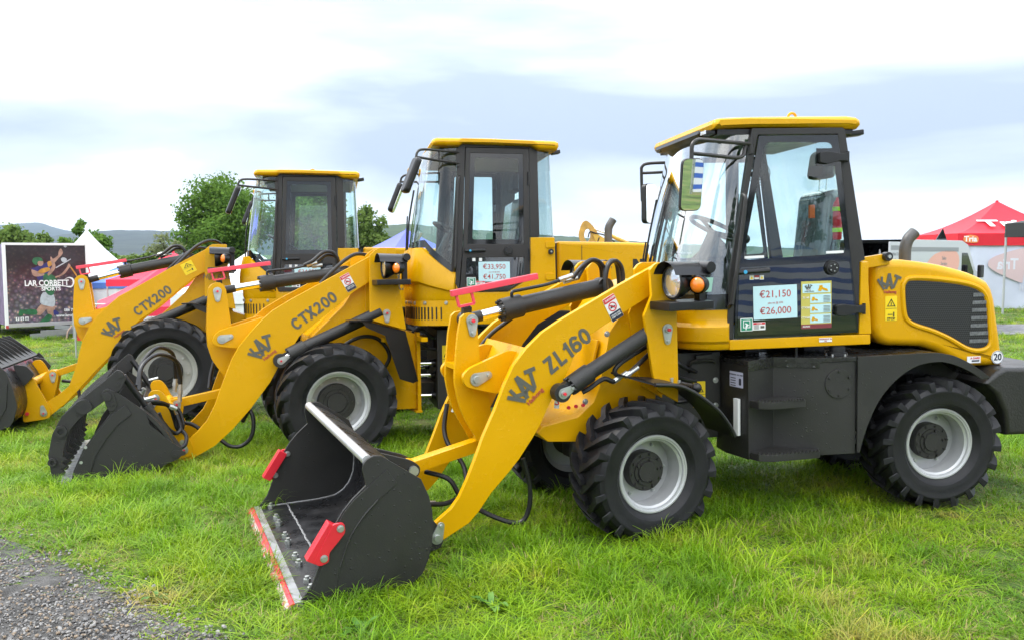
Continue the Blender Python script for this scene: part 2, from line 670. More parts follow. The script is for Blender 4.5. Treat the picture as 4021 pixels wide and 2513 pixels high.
def stroke(b, pts, w, closed=False, th=.0015):
    """Flat ribbon of width w along a 2-D polyline, mitred."""
    n = len(pts)
    P = [Vector(p) for p in pts]
    vs = []
    for i in range(n):
        a = P[i - 1] if (i > 0 or closed) else P[i] * 2 - P[i + 1]
        c = P[(i + 1) % n] if (i < n - 1 or closed) else P[i] * 2 - P[i - 1]
        d1, d2 = (P[i] - a).normalized(), (c - P[i]).normalized()
        n1, n2 = Vector((-d1.y, d1.x)), Vector((-d2.y, d2.x))
        m = (n1 + n2).normalized()
        k = 1 / max(.35, m.dot(n1))
        vs += [P[i] + m * (w / 2 * k), P[i] - m * (w / 2 * k)]
    q = len(vs)
    fs = []
    for i in range(n if closed else n - 1):
        a, c = 2 * i, 2 * ((i + 1) % n)
        fs += [(q + a, q + a + 1, q + c + 1, q + c), (c, c + 1, a + 1, a), (a, q + a, q + c, c), (a + 1, c + 1, q + c + 1, q + a + 1)]
    if not closed: fs += [(0, 1, q + 1, q), (2 * n - 2, q + 2 * n - 2, q + 2 * n - 1, 2 * n - 1)]
    th += .00012 * (len(b.v) % 11)
    b.add([(p.x, p.y, 0) for p in vs] + [(p.x, p.y, th) for p in vs], fs)


def arc_(cx, cy, rx, ry, a0, a1, n=14):
    return [(cx + rx * math.cos(R_(a0 + (a1 - a0) * k / n)), cy + ry * math.sin(R_(a0 + (a1 - a0) * k / n))) for k in range(n + 1)]


def glyph(b, ch, x, w=.19):
    """Heavy grotesque capitals and figures, cap height 1; returns the advance."""
    h = w / 2
    S_ = lambda pts, closed=False, ww=w: stroke(b, [(p[0] + x, p[1]) for p in pts], ww, closed)
    if ch == 'Z': S_([(.03, 1 - h), (.60, 1 - h)]); S_([(.04, h), (.64, h)]); S_([(.50, .87), (.14, .13)], False, w * 1.15); return .74
    if ch == 'L': S_([(.06 + h, 1), (.06 + h, 0)]); S_([(.06 + h, h), (.58, h)]); return .64
    if ch == '1': S_([(.34, 1), (.34, 0)]); S_([(.08, .70), (.20, .74), (.30, .90)], False, w * .8); return .52
    if ch == '0': S_(arc_(.33, .5, .33 - h, .5 - h, 0, 349, 23), True); return .72
    if ch == '6':
        S_(arc_(.34, .32, .33 - h, .32 - h, 0, 345, 20), True)
        S_([(.02 + h, .34), (.02 + h, .55), (.06 + h, .75), (.16 + h, .88), (.38, .90), (.53, .82), (.60, .72)]); return .74
    if ch == '2': S_(arc_(.32, .68, .29 - h, .32 - h, 165, -35, 14) + [(.36, .34), (.13, .12)]); S_([(.03, h), (.64, h)]); return .74
    if ch == 'C': S_(arc_(.40, .5, .40 - h, .5 - h, 38, 322, 22)); return .82
    if ch == 'T': S_([(0, 1 - h), (.66, 1 - h)]); S_([(.33, 1 - w), (.33, 0)]); return .72
    if ch == 'X': S_([(.06, 1), (.62, 0)], False, w * 1.1); S_([(.62, 1), (.06, 0)], False, w * 1.1); return .76
    if ch == 'A': S_([(.02 + h, 0), (.36, 1)], False, w * 1.0); S_([(.70 - h, 0), (.36, 1)], False, w * 1.0); S_([(.18, .27), (.54, .27)], False, w * .75); return .76
    if ch == 'K': S_([(.06 + h, 1), (.06 + h, 0)], False, w * 1.1); S_([(.20, .42), (.58, .96)], False, w * .9); S_([(.30, .58), (.64, 0)], False, w * 1.05); return .72
    return .4


def heavy(s, mat, parent, M, cap, w=.19, stretch=1.0, name='lettering'):
    b = MB()
    x = 0.0
    for ch in s: x += glyph(b, ch, x, w)
    b.v = [((p[0] - x / 2) * cap * stretch, (p[1] - .5) * cap, p[2]) for p in b.v]
    # overlapping strokes: lift every stroke a hair so that no two faces share a plane
    me = b.mesh('lettering', mat, ang=60)
    o = link(name, me, parent, M)
    return o


def text(s, mat, parent, M, size, bold=0.0, name='lettering', **kw):
    o = link(name, text_mesh(s, mat, bold, **kw), parent)
    sx, sy = size if isinstance(size, tuple) else (size, size)
    o.matrix_local = M @ Matrix.Diagonal((sx, sy, 1.0 if not isinstance(size, tuple) else 1.0, 1))
    return o


def flat(outline, th=0.0015):
    """Thin printed film from a 2-D outline (x right, y up), facing +z."""
    n = len(outline)
    b = MB()
    b.add([(p[0], p[1], 0) for p in outline] + [(p[0], p[1], th) for p in outline],
          [tuple(range(n - 1, -1, -1)), tuple(range(n, 2 * n))] + [(i, (i + 1) % n, n + (i + 1) % n, n + i) for i in range(n)])
    return b


def rect(w, h, r=0.0, cx=0, cy=0):
    o = [(cx - w / 2, cy - h / 2), (cx + w / 2, cy - h / 2), (cx + w / 2, cy + h / 2), (cx - w / 2, cy + h / 2)]
    return rnd(o, r, 3) if r else o


def circ(r, n=28, cx=0, cy=0):
    return [(cx + r * math.cos(2 * math.pi * k / n), cy + r * math.sin(2 * math.pi * k / n)) for k in range(n)]


def film(name, outline, mat, parent, M, lift=0.0):
    return flat(outline).build(name, mat, parent, M @ Matrix.Translation((0, 0, lift)))


# ------------------------------------------------------------------ ground shape
GN = [(-50, 0), (0, 0), (5.6, 0), (6.6, -.03), (7.6, -.115), (8.46, -.165), (9.3, -.195), (10.25, -.225), (11.1, -.255), (15, -.35), (25, -.5), (40, -.56), (90, -.6), (9000, -.6)]


def ground_z(x, y):
    x = np.asarray(x, float); y = np.asarray(y, float)
    n = -.28 * x + .96 * y
    g = np.interp(n, [p[0] for p in GN], [p[1] for p in GN])
    t = np.clip((x - 4) / 8, 0, 1)
    t = t * t * (3 - 2 * t)
    return g * (1 - 0.55 * t)


def gz(x, y):
    return float(ground_z(x, y))

# ------------------------------------------------------------------ wheels
WHEELS = {}


def wheel_meshes(key, R, hw, rim, n_lug, lug_w, sweep, lug_h, disc, hub_r, bolts, disc_mat=None):
    """Meshes of a wheel whose axle lies along y, outer side towards -y."""
    f = rim / 0.235
    tw = MB()
    c = R - lug_h
    ro = hw * 0.70
    side = [(rim, -ro), (rim + .012, -ro - .006 * f), (rim + (c - rim) * .22, -hw * .93), (rim + (c - rim) * .24, -hw * .955), (rim + (c - rim) * .45, -hw * 1.0), (rim + (c - rim) * .70, -hw * .985),
            (rim + (c - rim) * .72, -hw * .995), (rim + (c - rim) * .78, -hw * .985), (rim + (c - rim) * .80, -hw * .96), (rim + (c - rim) * .93, -hw * .89), (c, -hw * .72), (c + .006, -hw * .35), (c + .008, 0)]
    prof = side + [(r, -y) for (r, y) in reversed(side[:-1])]
    tw.lathe(prof, 96)
    for s in (-1, 1):
        for k in range(n_lug):
            p0 = 2 * math.pi * (k + (.5 if s > 0 else 0)) / n_lug
            secs = []
            for (t, ysc, dr, wd, rb) in ((-.10, .985, -.075 * f, .60, -.11 * f), (-.04, .99, -.045 * f, .85, -.08 * f), (0, .95, -.012 * f, 1.0, -.05 * f), (.22, .74, -.002, 1.0, -.03), (.5, .46, 0, .92, -.02), (.78, .18, 0, .85, -.02), (1, -.06, -.002, .8, -.02)):
                ph = p0 + sweep * (max(t, 0) ** 0.8)
                y = s * hw * ysc
                hwid = lug_w * wd / 2 / R
                rt = R + dr
                rb_ = c + rb
                tw_ = hwid * 1.18
                secs.append([(rb_ * math.cos(ph - tw_), y * (1.0 if t >= 0 else .97), rb_ * math.sin(ph - tw_)), (rt * math.cos(ph - hwid), y, rt * math.sin(ph - hwid)),
                             (rt * math.cos(ph + hwid), y, rt * math.sin(ph + hwid)), (rb_ * math.cos(ph + tw_), y * (1.0 if t >= 0 else .97), rb_ * math.sin(ph + tw_))])
            tw.loft(secs)
    tyre = tw.mesh('tyre', RUB, bevel=0.0, ang=38)
    rm = MB()
    fl = -ro - .008
    rp = [(rim + .002, fl + .03), (rim + .006, fl + .008), (rim, fl), (rim - .008, fl), (rim - .012, fl + .006), (rim - .02, fl + .008), (rim - .024, fl + .02), (rim - .036 * f, fl + .03), (rim - .042 * f, fl + .10 * f),
          (rim - .034 * f, fl + .11 * f), (rim - .034 * f, disc), (hub_r * .98, disc), (hub_r * .98, disc + .012), (rim - .030 * f, disc + .012), (rim - .03 * f, -fl - .03), (rim, -fl), (rim + .004, -fl - .03)]
    rm.lathe(rp, 64)
    rimm = rm.mesh('wheel', disc_mat or SIL, ang=30)
    hb = MB()
    e = bolts.get('out', -.06)
    hp = [(0.0005, e - .016), (hub_r * .50, e - .016), (hub_r * .52, e - .012), (hub_r * .54, e - .004), (hub_r * .70, e - .004), (hub_r * .72, e + .003), (hub_r * .96, e + .004), (hub_r, e + .010), (hub_r, disc + .02), (hub_r * .6, disc + .05), (0.0005, disc + .05)]
    hb.lathe(hp, 40)
    hub = hb.mesh('hub', DGR, ang=30)
    bo = MB().cyl((0, 0, 0), (0, -.012, 0), bolts.get('r', .009), 6).mesh('bolt', bolts.get('mat', DGR))
    bo2 = MB().cyl((0, 0, 0), (0, -.016, 0), bolts.get('r2', .011), 6).cyl((0, -.016, 0), (0, -.026, 0), bolts.get('r2', .011) * .6, 8).mesh('bolt', bolts.get('mat2', GAL))
    WHEELS[key] = dict(rim=rimm, tyre=tyre, hub=hub, bolt=bo, bolt2=bo2, R=R, hub_r=hub_r, e=e, disc=disc, spec=bolts, rimr=rim, f=f)


def add_wheel(key, parent, M, near, rot=0.0, detail=True):
    w = WHEELS[key]
    Mw = M @ Matrix.Rotation(rot, 4, 'Y')
    if not near: Mw = M @ Matrix.Rotation(math.pi, 4, 'Z') @ Matrix.Rotation(rot, 4, 'Y')
    r = link('wheel', w['rim'], parent, Mw)
    # the tread of both sides points the same way: mirror the tyre of a far wheel instead of turning it
    link('tyre', w['tyre'], r, Matrix.Identity(4) if near else Matrix.Rotation(math.pi, 4, 'Z'))
    link('hub', w['hub'], r, Matrix.Identity(4))
    if detail:
        n = w['spec'].get('n', 8)
        for k in range(n):
            a = 2 * math.pi * (k + .3) / n
            for rr, yy in ((.86, w['e'] + .004), (.61, w['e'] - .004)):
                if rr < .7 and k % 2: continue
                link('bolt', w['bolt'], r, Matrix.Translation((w['hub_r'] * rr * math.cos(a), yy, w['hub_r'] * rr * math.sin(a))))
        for k in range(w['spec'].get('n2', 6)):
            a = 2 * math.pi * (k + .1) / w['spec'].get('n2', 6)
            q = (w['hub_r'] + w['rimr'] - .034 * w['f']) / 2
            link('bolt', w['bolt2'], r, Matrix.Translation((q * math.cos(a), w['disc'], q * math.sin(a))))
    return r


wheel_meshes('small', .440, .168, .235, 20, .042, .30, .044, .03, .122, dict(out=-.045, r=.008, r2=.011, n=10, n2=6))
wheel_meshes('mid', .535, .198, .285, 16, .085, .36, .042, .03, .17, dict(out=-.045, r=.010, r2=.014, n=10, n2=8))
wheel_meshes('big', .61, .23, .342, 21, .060, .30, .042, -.09, .185, dict(out=-.135, r=.012, r2=.015, n=10, n2=8), disc_mat=pmat('cream_rim_paint', (0.36, 0.36, 0.33), 0.45, metal=0.1, var=0.12, vs=6))

# ------------------------------------------------------------------ small shared fittings
def teardrop(L=.075, r1=.038, r2=.022, n=14):
    o = []
    for k in range(n + 1):
        a = math.pi * (k / n) + 0
        o.append((r1 * math.cos(a), r1 * math.sin(a)))
    for k in range(n + 1):
        a = math.pi + math.pi * (k / n)
        o.append((r2 * math.cos(a), -L + r2 * math.sin(a)))
    return o


PINP = MB()
PINP.add(*(lambda b: (b.v, b.f))(flat(teardrop(), .010)))
PINP.cyl((0, 0, .010), (0, 0, .022), .022, 18).cyl((0, -.075, .010), (0, -.075, .020), .012, 6)
PIN_ME = PINP.mesh('pin_plate', GAL, bevel=.002)
CAP_ME = MB().cyl((0, 0, .022), (0, 0, .034), .011, 12).mesh('grease_cap', RDC)
HEX_ME = MB().cyl((0, 0, 0), (0, 0, .012), .014, 6).cyl((0, 0, -.002), (0, 0, .003), .019, 18).mesh('bolt', GAL, bevel=.0015)
HEXD_ME = MB().cyl((0, 0, 0), (0, 0, .010), .012, 6).mesh('bolt', DGR, bevel=.0015)


def pin(parent, F, x, y, z, ang=0.0, s=1.0, red=True):
    p = link('pin_plate', PIN_ME, parent, F @ face_m(x, y, z, ang, s))
    if red: link('grease_cap', CAP_ME, p, Matrix.Identity(4))
    return p


def bolt(parent, M, me=None):
    return link('bolt', me or HEX_ME, parent, M)


def logo(parent, M, w, sub=True):
    """Fanned three-letter emblem of width w, with the small red word under it."""
    k = w
    for ch, x, y, a, s in (('K', -.29, -.03, 34, .66), ('A', 0.0, .03, 0, .80), ('T', .29, .0, -24, .68)):
        heavy(ch, LET, parent, M @ Matrix.Translation((x * k, y * k, .002)) @ Matrix.Rotation(R_(a), 4, 'Z'), s * k * .78, w=.20, stretch=.9)
    if sub:
        text('Haihong', REDP, parent, M @ Matrix.Translation((.03 * k, -.40 * k, .002)), .165 * k, bold=.012, depth=.001)


def warn_sticker(parent, M, w, h, kind='danger'):
    """Small pictogram stickers; (0, 0) is the middle."""
    if kind == 'danger':           # white label, red head, crossed circle, black foot
        s = film('sticker', rect(w, h, .006), WHT, parent, M)
        film('sticker_head', rect(w * .96, h * .20, cy=h * .385), RED, s, M, .0018)
        text('DANGER', WHT, s, M @ Matrix.Translation((w * .06, h * .385, .0036)), h * .12, bold=.02, depth=.0006)
        film('sticker_foot', rect(w * .96, h * .33, cy=-h * .325), NAV, s, M, .0018)
        text('CRUSH RISK\nKEEP CLEAR', WHT, s, M @ Matrix.Translation((0, -h * .30, .0036)), h * .085, bold=.015, depth=.0006)
        b = MB()
        o1 = circ(w * .33, 30, 0, h * .06); o2 = circ(w * .26, 30, 0, h * .06)
        b.holed([(p[0], p[1]) for p in o1], [[(p[0], p[1]) for p in o2]], -.0036, -.002)
        b.xf(Matrix(((1, 0, 0, 0), (0, 0, 1, 0), (0, -1, 0, 0), (0, 0, 0, 1))))
        b.build('prohibition_ring', RED, s, M)
        film('prohibition_bar', [(-w * .22, h * .06 + w * .17), (-w * .17, h * .06 + w * .22), (w * .22, h * .06 - w * .17), (w * .17, h * .06 - w * .22)], RED, s, M, .0028)
        film('pictogram', [(-w * .2, h * .02), (w * .2, h * .02), (w * .2, h * .06), (w * .05, h * .07), (w * .0, h * .13), (-w * .12, h * .12), (-w * .14, h * .07), (-w * .2, h * .06)], BKP, s, M, .0019)
    elif kind == 'yellow':         # yellow two-panel pictogram label
        s = film('sticker', rect(w, h, .006), STY, parent, M)
        tri = [(0, h * .40), (-w * .36, h * .08), (w * .36, h * .08)]
        b = MB().holed(tri, [[(p[0] * .74, (p[1] - h * .19) * .70 + h * .185) for p in tri]], -.0032, -.0018)
        b.xf(Matrix(((1, 0, 0, 0), (0, 0, 1, 0), (0, -1, 0, 0), (0, 0, 0, 1))))
        b.build('pictogram', BKP, s, M)
        film('pictogram', rect(w * .06, h * .12, cy=h * .18), BKP, s, M, .0018)
        film('pictogram', rect(w * .94, h * .012, cy=0), BKP, s, M, .0018)
        film('pictogram', rect(w * .10, h * .20, .004, w * .22, -h * .24), BKP, s, M, .0018)
        film('pictogram', rect(w * .40, h * .03, 0, -w * .08, -h * .24), BKP, s, M, .0018)
    return s


def price_sign(parent, M, w, h, a, b):
    s = film('price_sign', rect(w, h), PAP, parent, M)
    text(a, REDP, s, M @ Matrix.Translation((0, h * .24, .002)), w * .215, bold=.004, depth=.0006)
    text('plus vat @ 23%', REDP, s, M @ Matrix.Translation((0, -h * .02, .002)), w * .055, depth=.0006)
    text(b, REDP, s, M @ Matrix.Translation((0, -h * .26, .002)), w * .215, bold=.004, depth=.0006)
    return s


def exit_sticker(parent, M, s):
    g = film('exit_sticker', rect(s, s, .004), WHT, parent, M)
    film('exit_field', rect(s * .88, s * .88), GRN, g, M, .0018)
    b = MB().holed(rect(s * .58, s * .60, 0, 0, s * .05), [rect(s * .46, s * .48, 0, 0, s * .05)], -.0052, -.0036)
    b.xf(Matrix(((1, 0, 0, 0), (0, 0, 1, 0), (0, -1, 0, 0), (0, 0, 0, 1))))
    b.build('exit_frame', WHT, g, M)
    film('exit_figure', [(-s * .1, -s * .4), (-s * .02, -s * .4), (0, -s * .2), (s * .14, -s * .06), (s * .2, -s * .02), (s * .06, s * .06), (-s * .08, s * .14), (-s * .16, s * .08), (-s * .04, s * .02), (-s * .1, -s * .12)], WHT, g, M, .0036)
    return g


def note_sticker(parent, M, w, h):
    g = film('sticker', rect(w, h, .003), WHT, parent, M)
    film('sticker_head', rect(w * .94, h * .24, cy=h * .34), RED, g, M, .0018)
    text('DANGER', WHT, g, M @ Matrix.Translation((0, h * .34, .0036)), h * .18, bold=.02, depth=.0006)
    for k in range(4):
        film('printed_line', rect(w * .4, h * .05, 0, -w * .22, h * (.10 - k * .14)), LET, g, M, .0018)
    film('printed_book', rect(w * .3, h * .3, .002, w * .25, -h * .12), LET, g, M, .0018)
    return g


# ------------------------------------------------------------------ front half of a loader (lift arms, tower, linkage, lamps)
def mirror_y(o):
    return o


def front_half(P, F, S):
    """P parent, F matrix of the front frame, S dictionary of measured outlines (x rearwards, z up)."""
    aY, th = S['armY'], S.get('arm_th', .04)
    for s in (-1, 1):
        y0, y1 = sorted((s * aY, s * (aY - th)))
        arm = MB().prism(S['arm'], y0, y1).build('lift_arm', YEL, P, F, bevel=.005)
        # tower plates either side of the arm
        tY = S['towerY']
        for (a, b) in ((tY, tY - .025), (aY - th - .04, aY - th - .065)):
            y0, y1 = sorted((s * a, s * b))
            MB().prism(S['tower'], y0, y1).build('tower_plate', YEL, P, F, bevel=.004)
        # rear edge plate of the tower
        tr = S['tower_back']
        y0, y1 = sorted((s * (tY - .025), s * (aY - th - .04)))
        b = MB()
        for i in range(len(tr) - 1):
            b.bar((tr[i][0] - .012, (y0 + y1) / 2, tr[i][1]), (tr[i + 1][0] - .012, (y0 + y1) / 2, tr[i + 1][1]), abs(y1 - y0) - .002, .02, up=(1, 0, 0))
        b.build('tower_web', YEL, P, F)
        # lift cylinder
        p0, g0, g1, p1, rb, cy = S['lift']
        cyy = s * cy
        b = MB().cyl((g1[0], cyy, g1[1]), (p1[0], cyy, p1[1]), rb, 24)
        b.cyl((g0[0], cyy, g0[1]), (g1[0], cyy, g1[1]), rb * 1.25, 24)
        d = Vector((g1[0] - g0[0], 0, g1[1] - g0[1])).normalized()
        lc = b.build('lift_cylinder', DGR, P, F, bevel=.004)
        MB().cyl((p0[0], cyy, p0[1]), (g0[0], cyy, g0[1]), rb * .6, 18).build('piston_rod', CHR, lc, F)
        e = MB().cyl((p0[0], cyy - .035, p0[1]), (p0[0], cyy + .035, p0[1]), rb * 1.15, 24)
        q = Vector((p0[0], cyy, p0[1])) + d * .11
        e.bar((p0[0], cyy, p0[1]), q, .05, rb * 1.7, up=(0, 0, 1))
        e.build('cylinder_eye', DGR, lc, F, bevel=.004)
        for k in range(10):
            a = 2 * math.pi * k / 10
            u = Vector((-d.z, 0, d.x))
            c = Vector((g0[0], cyy, g0[1])) + u * (rb * 1.08 * math.cos(a)) + Vector((0, rb * 1.08 * math.sin(a), 0))
            if s < 0: MB().cyl(c, c - d * .014, .009, 6).build('bolt', DGR, lc, F)
        y = s * S['crankY']
        if s < 0:
            pin(P, F, p0[0], cyy - .036, p0[1], S.get('lift_pin_ang', 115), .85)
            pin(P, F, *(lambda t: (t[0], -tY - .001, t[1]))(S['tower_pin']), 0, .95)
    # front frame body
    MB().prism(S['body'], -S['bodyY'], S['bodyY']).build('front_frame', YEL, P, F, bevel=.01)
    MB().box(S['axle'] - .09, S['axle'] + .09, -S['track'] + .12, S['track'] - .12, S['wr'] - .10, S['wr'] + .09).ball((S['axle'] - .02, 0, S['wr']), .20, 1, .9, 1).build('front_axle', DGR, P, F, bevel=.02)
    MB().ball((S['axle'] - .12, -S['track'] + .22, S['wr'] + .06), .11, 1, 1, 1.15).cyl((S['axle'] - .22, -S['track'] + .22, S['wr'] + .04), (S['axle'] - .26, -S['track'] + .22, S['wr'] + .04), .018, 8).build('wheel_end_housing', DGR, P, F)
    # linkage in the middle
    cY = S['crankY']
    cr = MB()
    for s in (-1, 1):
        y0, y1 = sorted((s * cY, s * (cY - .028)))
        MB().prism(S['crank'], y0, y1).build('bell_crank_plate', YEL, P, F, bevel=.004)
        y0, y1 = sorted((s * S['bracketY'], s * (S['bracketY'] - .035)))
        MB().prism(S['bracket'], y0, y1).build('crank_bracket', YEL, P, F, bevel=.004)
    c0 = S['crank_pins']
    MB().cyl((c0[0][0], -cY + .01, c0[0][1]), (c0[0][0], cY - .01, c0[0][1]), .032, 16).build('crank_pin', YEL, P, F)
    MB().cyl((c0[1][0], -S['bracketY'], c0[1][1]), (c0[1][0], S['bracketY'], c0[1][1]), .04, 16).build('crank_pin', YEL, P, F)
    MB().box(c0[1][0] - .09, c0[1][0] + .02, -cY + .02, cY - .02, c0[1][1] + .05, c0[1][1] + .08).build('crank_stay', YEL, P, F)
    pin(P, F, c0[0][0], -cY - .001, c0[0][1], 0, 1.0)
    pin(P, F, c0[1][0], -S['bracketY'] - .001, c0[1][1], 105, 1.05, red=False)
    MB().prism(S['beam'], -aY + th + .001, aY - th - .001).build('cross_beam', YEL, P, F, bevel=.006)
    # link from crank to bucket
    a, b_ = S['link']
    lk = MB().bar((a[0], 0, a[1]), (b_[0], 0, b_[1]), .09, .075)
    lk.cyl((a[0], -.045, a[1]), (a[0], .045, a[1]), .05, 20).cyl((b_[0], -.045, b_[1]), (b_[0], .045, b_[1]), .05, 20)
    lk.build('bucket_link', YEL, P, F, bevel=.006)
    # tilt cylinder
    p0, g0, g1, p1, rb = S['tilt']
    tc = MB().cyl((g1[0], 0, g1[1]), (p1[0], 0, p1[1]), rb, 28)
    tc.cyl((g0[0], 0, g0[1]), (g1[0], 0, g1[1]), rb * 1.28, 28).cyl((p1[0], -.05, p1[1]), (p1[0], .05, p1[1]), rb * 1.05, 24)
    t_ = tc.build('tilt_cylinder', DGR, P, F, bevel=.004)
    m_ = (p0[0] + (g0[0] - p0[0]) * .42, p0[1] + (g0[1] - p0[1]) * .42)
    MB().cyl((m_[0], 0, m_[1]), (g0[0], 0, g0[1]), rb * .56, 20).build('piston_rod', CHR, t_, F)
    MB().cyl((p0[0], 0, p0[1]), (m_[0], 0, m_[1]), rb * .62, 20).cyl((p0[0], -.05, p0[1]), (p0[0], .05, p0[1]), rb * .8, 20).build('rod_end', DGR, t_, F)
    d = Vector((g1[0] - g0[0], 0, g1[1] - g0[1])).normalized()
    u = Vector((-d.z, 0, d.x))
    for k in range(10):
        a = 2 * math.pi * k / 10
        c = Vector((g0[0], 0, g0[1])) + u * (rb * 1.08 * math.cos(a)) + Vector((0, rb * 1.08 * math.sin(a), 0))
        MB().cyl(c, c - d * .016, .010, 6).build('bolt', DGR, t_, F)
    # steel oil pipes along the barrel and their fittings
    up = Vector((0, 0, rb * 1.5))
    g1v, p1v = Vector((g1[0], 0, g1[1])), Vector((p1[0], 0, p1[1]))
    g0v = Vector((g0[0], 0, g0[1]))
    q0 = (g0v + g1v) / 2
    pipe = [q0 + Vector((0, -.02, rb * .9)), q0 + Vector((0, -.02, rb * 1.75)), q0 + Vector((.05, -.02, rb * 1.95)), q0.lerp(p1v, .35) + Vector((0, -.02, rb * 1.75)), q0.lerp(p1v, .50) + Vector((0, -.02, rb * 1.9))]
    MB().tube(pipe, .011, 8, 4).build('oil_pipe', BLK, P, F)
    f0 = q0.lerp(p1v, .50) + Vector((0, -.02, rb * 1.9))
    f1 = f0 + d * .10 + Vector((0, 0, .012))
    MB().cyl(f0, f0.lerp(f1, .45), .019, 6).cyl(f0.lerp(f1, .45), f1, .015, 12).build('hose_fitting', GAL, P, F)
    f2 = f0 + Vector((.06, .05, -.01)); f3 = f2 + d * .10
    MB().cyl(f2, f2.lerp(f3, .45), .019, 6).cyl(f2.lerp(f3, .45), f3, .015, 12).build('hose_fitting', GAL, P, F)
    for h in S['hoses']:
        MB().tube(h, S.get('hose_r', .017), 10, 8).build('hose', HOS, P, F)
    # level indicator
    a, b_ = S['red']
    ri = MB().bar((a[0], -.06, a[1]), (b_[0], -.06, b_[1]), .038, .038).build('level_indicator', PNK, P, F, bevel=.004)
    g = MB()
    dd = Vector((b_[0] - a[0], 0, b_[1] - a[1])).normalized()
    A = Vector((a[0], -.06, a[1])) + dd * .03; B = A + dd * .10
    lo = Vector((.02, 0, -.085))
    g.bar(A, A + lo, .02, .014, up=(1, 0, 0)).bar(B, B + lo, .02, .014, up=(1, 0, 0)).bar(A + lo, B + lo, .02, .014)
    g.build('indicator_bracket', PNK, ri, F)
    MB().bar((A + B) / 2 + lo + Vector((0, 0, -.008)), (A + B) / 2 + lo + Vector((.0, .02, -.085)), .05, .05, up=(1, 0, 0)).build('indicator_foot', DGR, ri, F)
    # work lamps on both towers
    for s in (-1, 1):
        lx, lz = S['lamp']
        ly = s * S['lampY']
        T = F
        hs = MB()
        # bracket shelf, back post and visor
        hs.box(lx - .115, lx + .20, *sorted((s * (S['towerY'] + .001), ly + s * .09)), lz - .165, lz - .115)
        hs.box(lx + .14, lx + .185, *sorted((ly - s * .03, ly + s * .03)), lz - .12, lz + .09)
        hs.cyl((lx + .16, ly - s * .11, lz + .085), (lx + .16, ly + s * .12, lz + .085), .035, 16)
        ho = hs.build('headlamp', BLK, P, T, bevel=.006)
        vz = MB()
        gr = []
        for i in range(9):
            a = R_(20 + 140 * i / 8)
            gr.append([(lx - .09, ly + .125 * math.cos(a), lz + .005 + .12 * math.sin(a)), (lx + .17, ly + .115 * math.cos(a), lz + .0 + .115 * math.sin(a))])
        vz.shell(gr, .006, (lx, ly))
        vz.build('lamp_visor', BLK, ho, T)
        b = MB().lathe([(.0005, .10), (.06, .10), (.10, .03), (.106, 0), (.106, -.012), (.094, -.016), (.092, -.004)], 32)
        Rl = Matrix.Translation((lx - .02, ly - s * .01, lz)) @ Matrix.Rotation(R_(-90), 4, 'Z')
        b.build('lamp_housing', BLK, ho, T @ Rl)
        MB().lathe([(.0005, -.016), (.04, -.014), (.07, -.009), (.092, -.003), (.092, .02), (.0005, .06)], 32).build('lamp_lens', LENS, ho, T @ Rl)
        R2 = Matrix.Translation((lx + .055, ly + s * .125, lz - .015)) @ Matrix.Rotation(R_(-90 + s * -30), 4, 'Z')
        MB().lathe([(.0005, -.020), (.025, -.018), (.040, -.010), (.046, 0), (.042, .02), (.0005, .03)], 24).build('indicator_lens', ORA, ho, T @ R2)
        MB().lathe([(.050, -.004), (.056, .004), (.056, .02), (.05, .06), (.0005, .08)], 24).build('indicator_housing', BLK, ho, T @ R2)
    for s in (-1, 1):
        add_wheel(S['wheel'], P, F @ Matrix.Translation((S['axle'], s * (S['track']), S['wr'])), s < 0, rot=random.random() * .3, detail=(s < 0))


def shift(o, dx, dz):
    return [(p[0] + dx, p[1] + dz) for p in o]


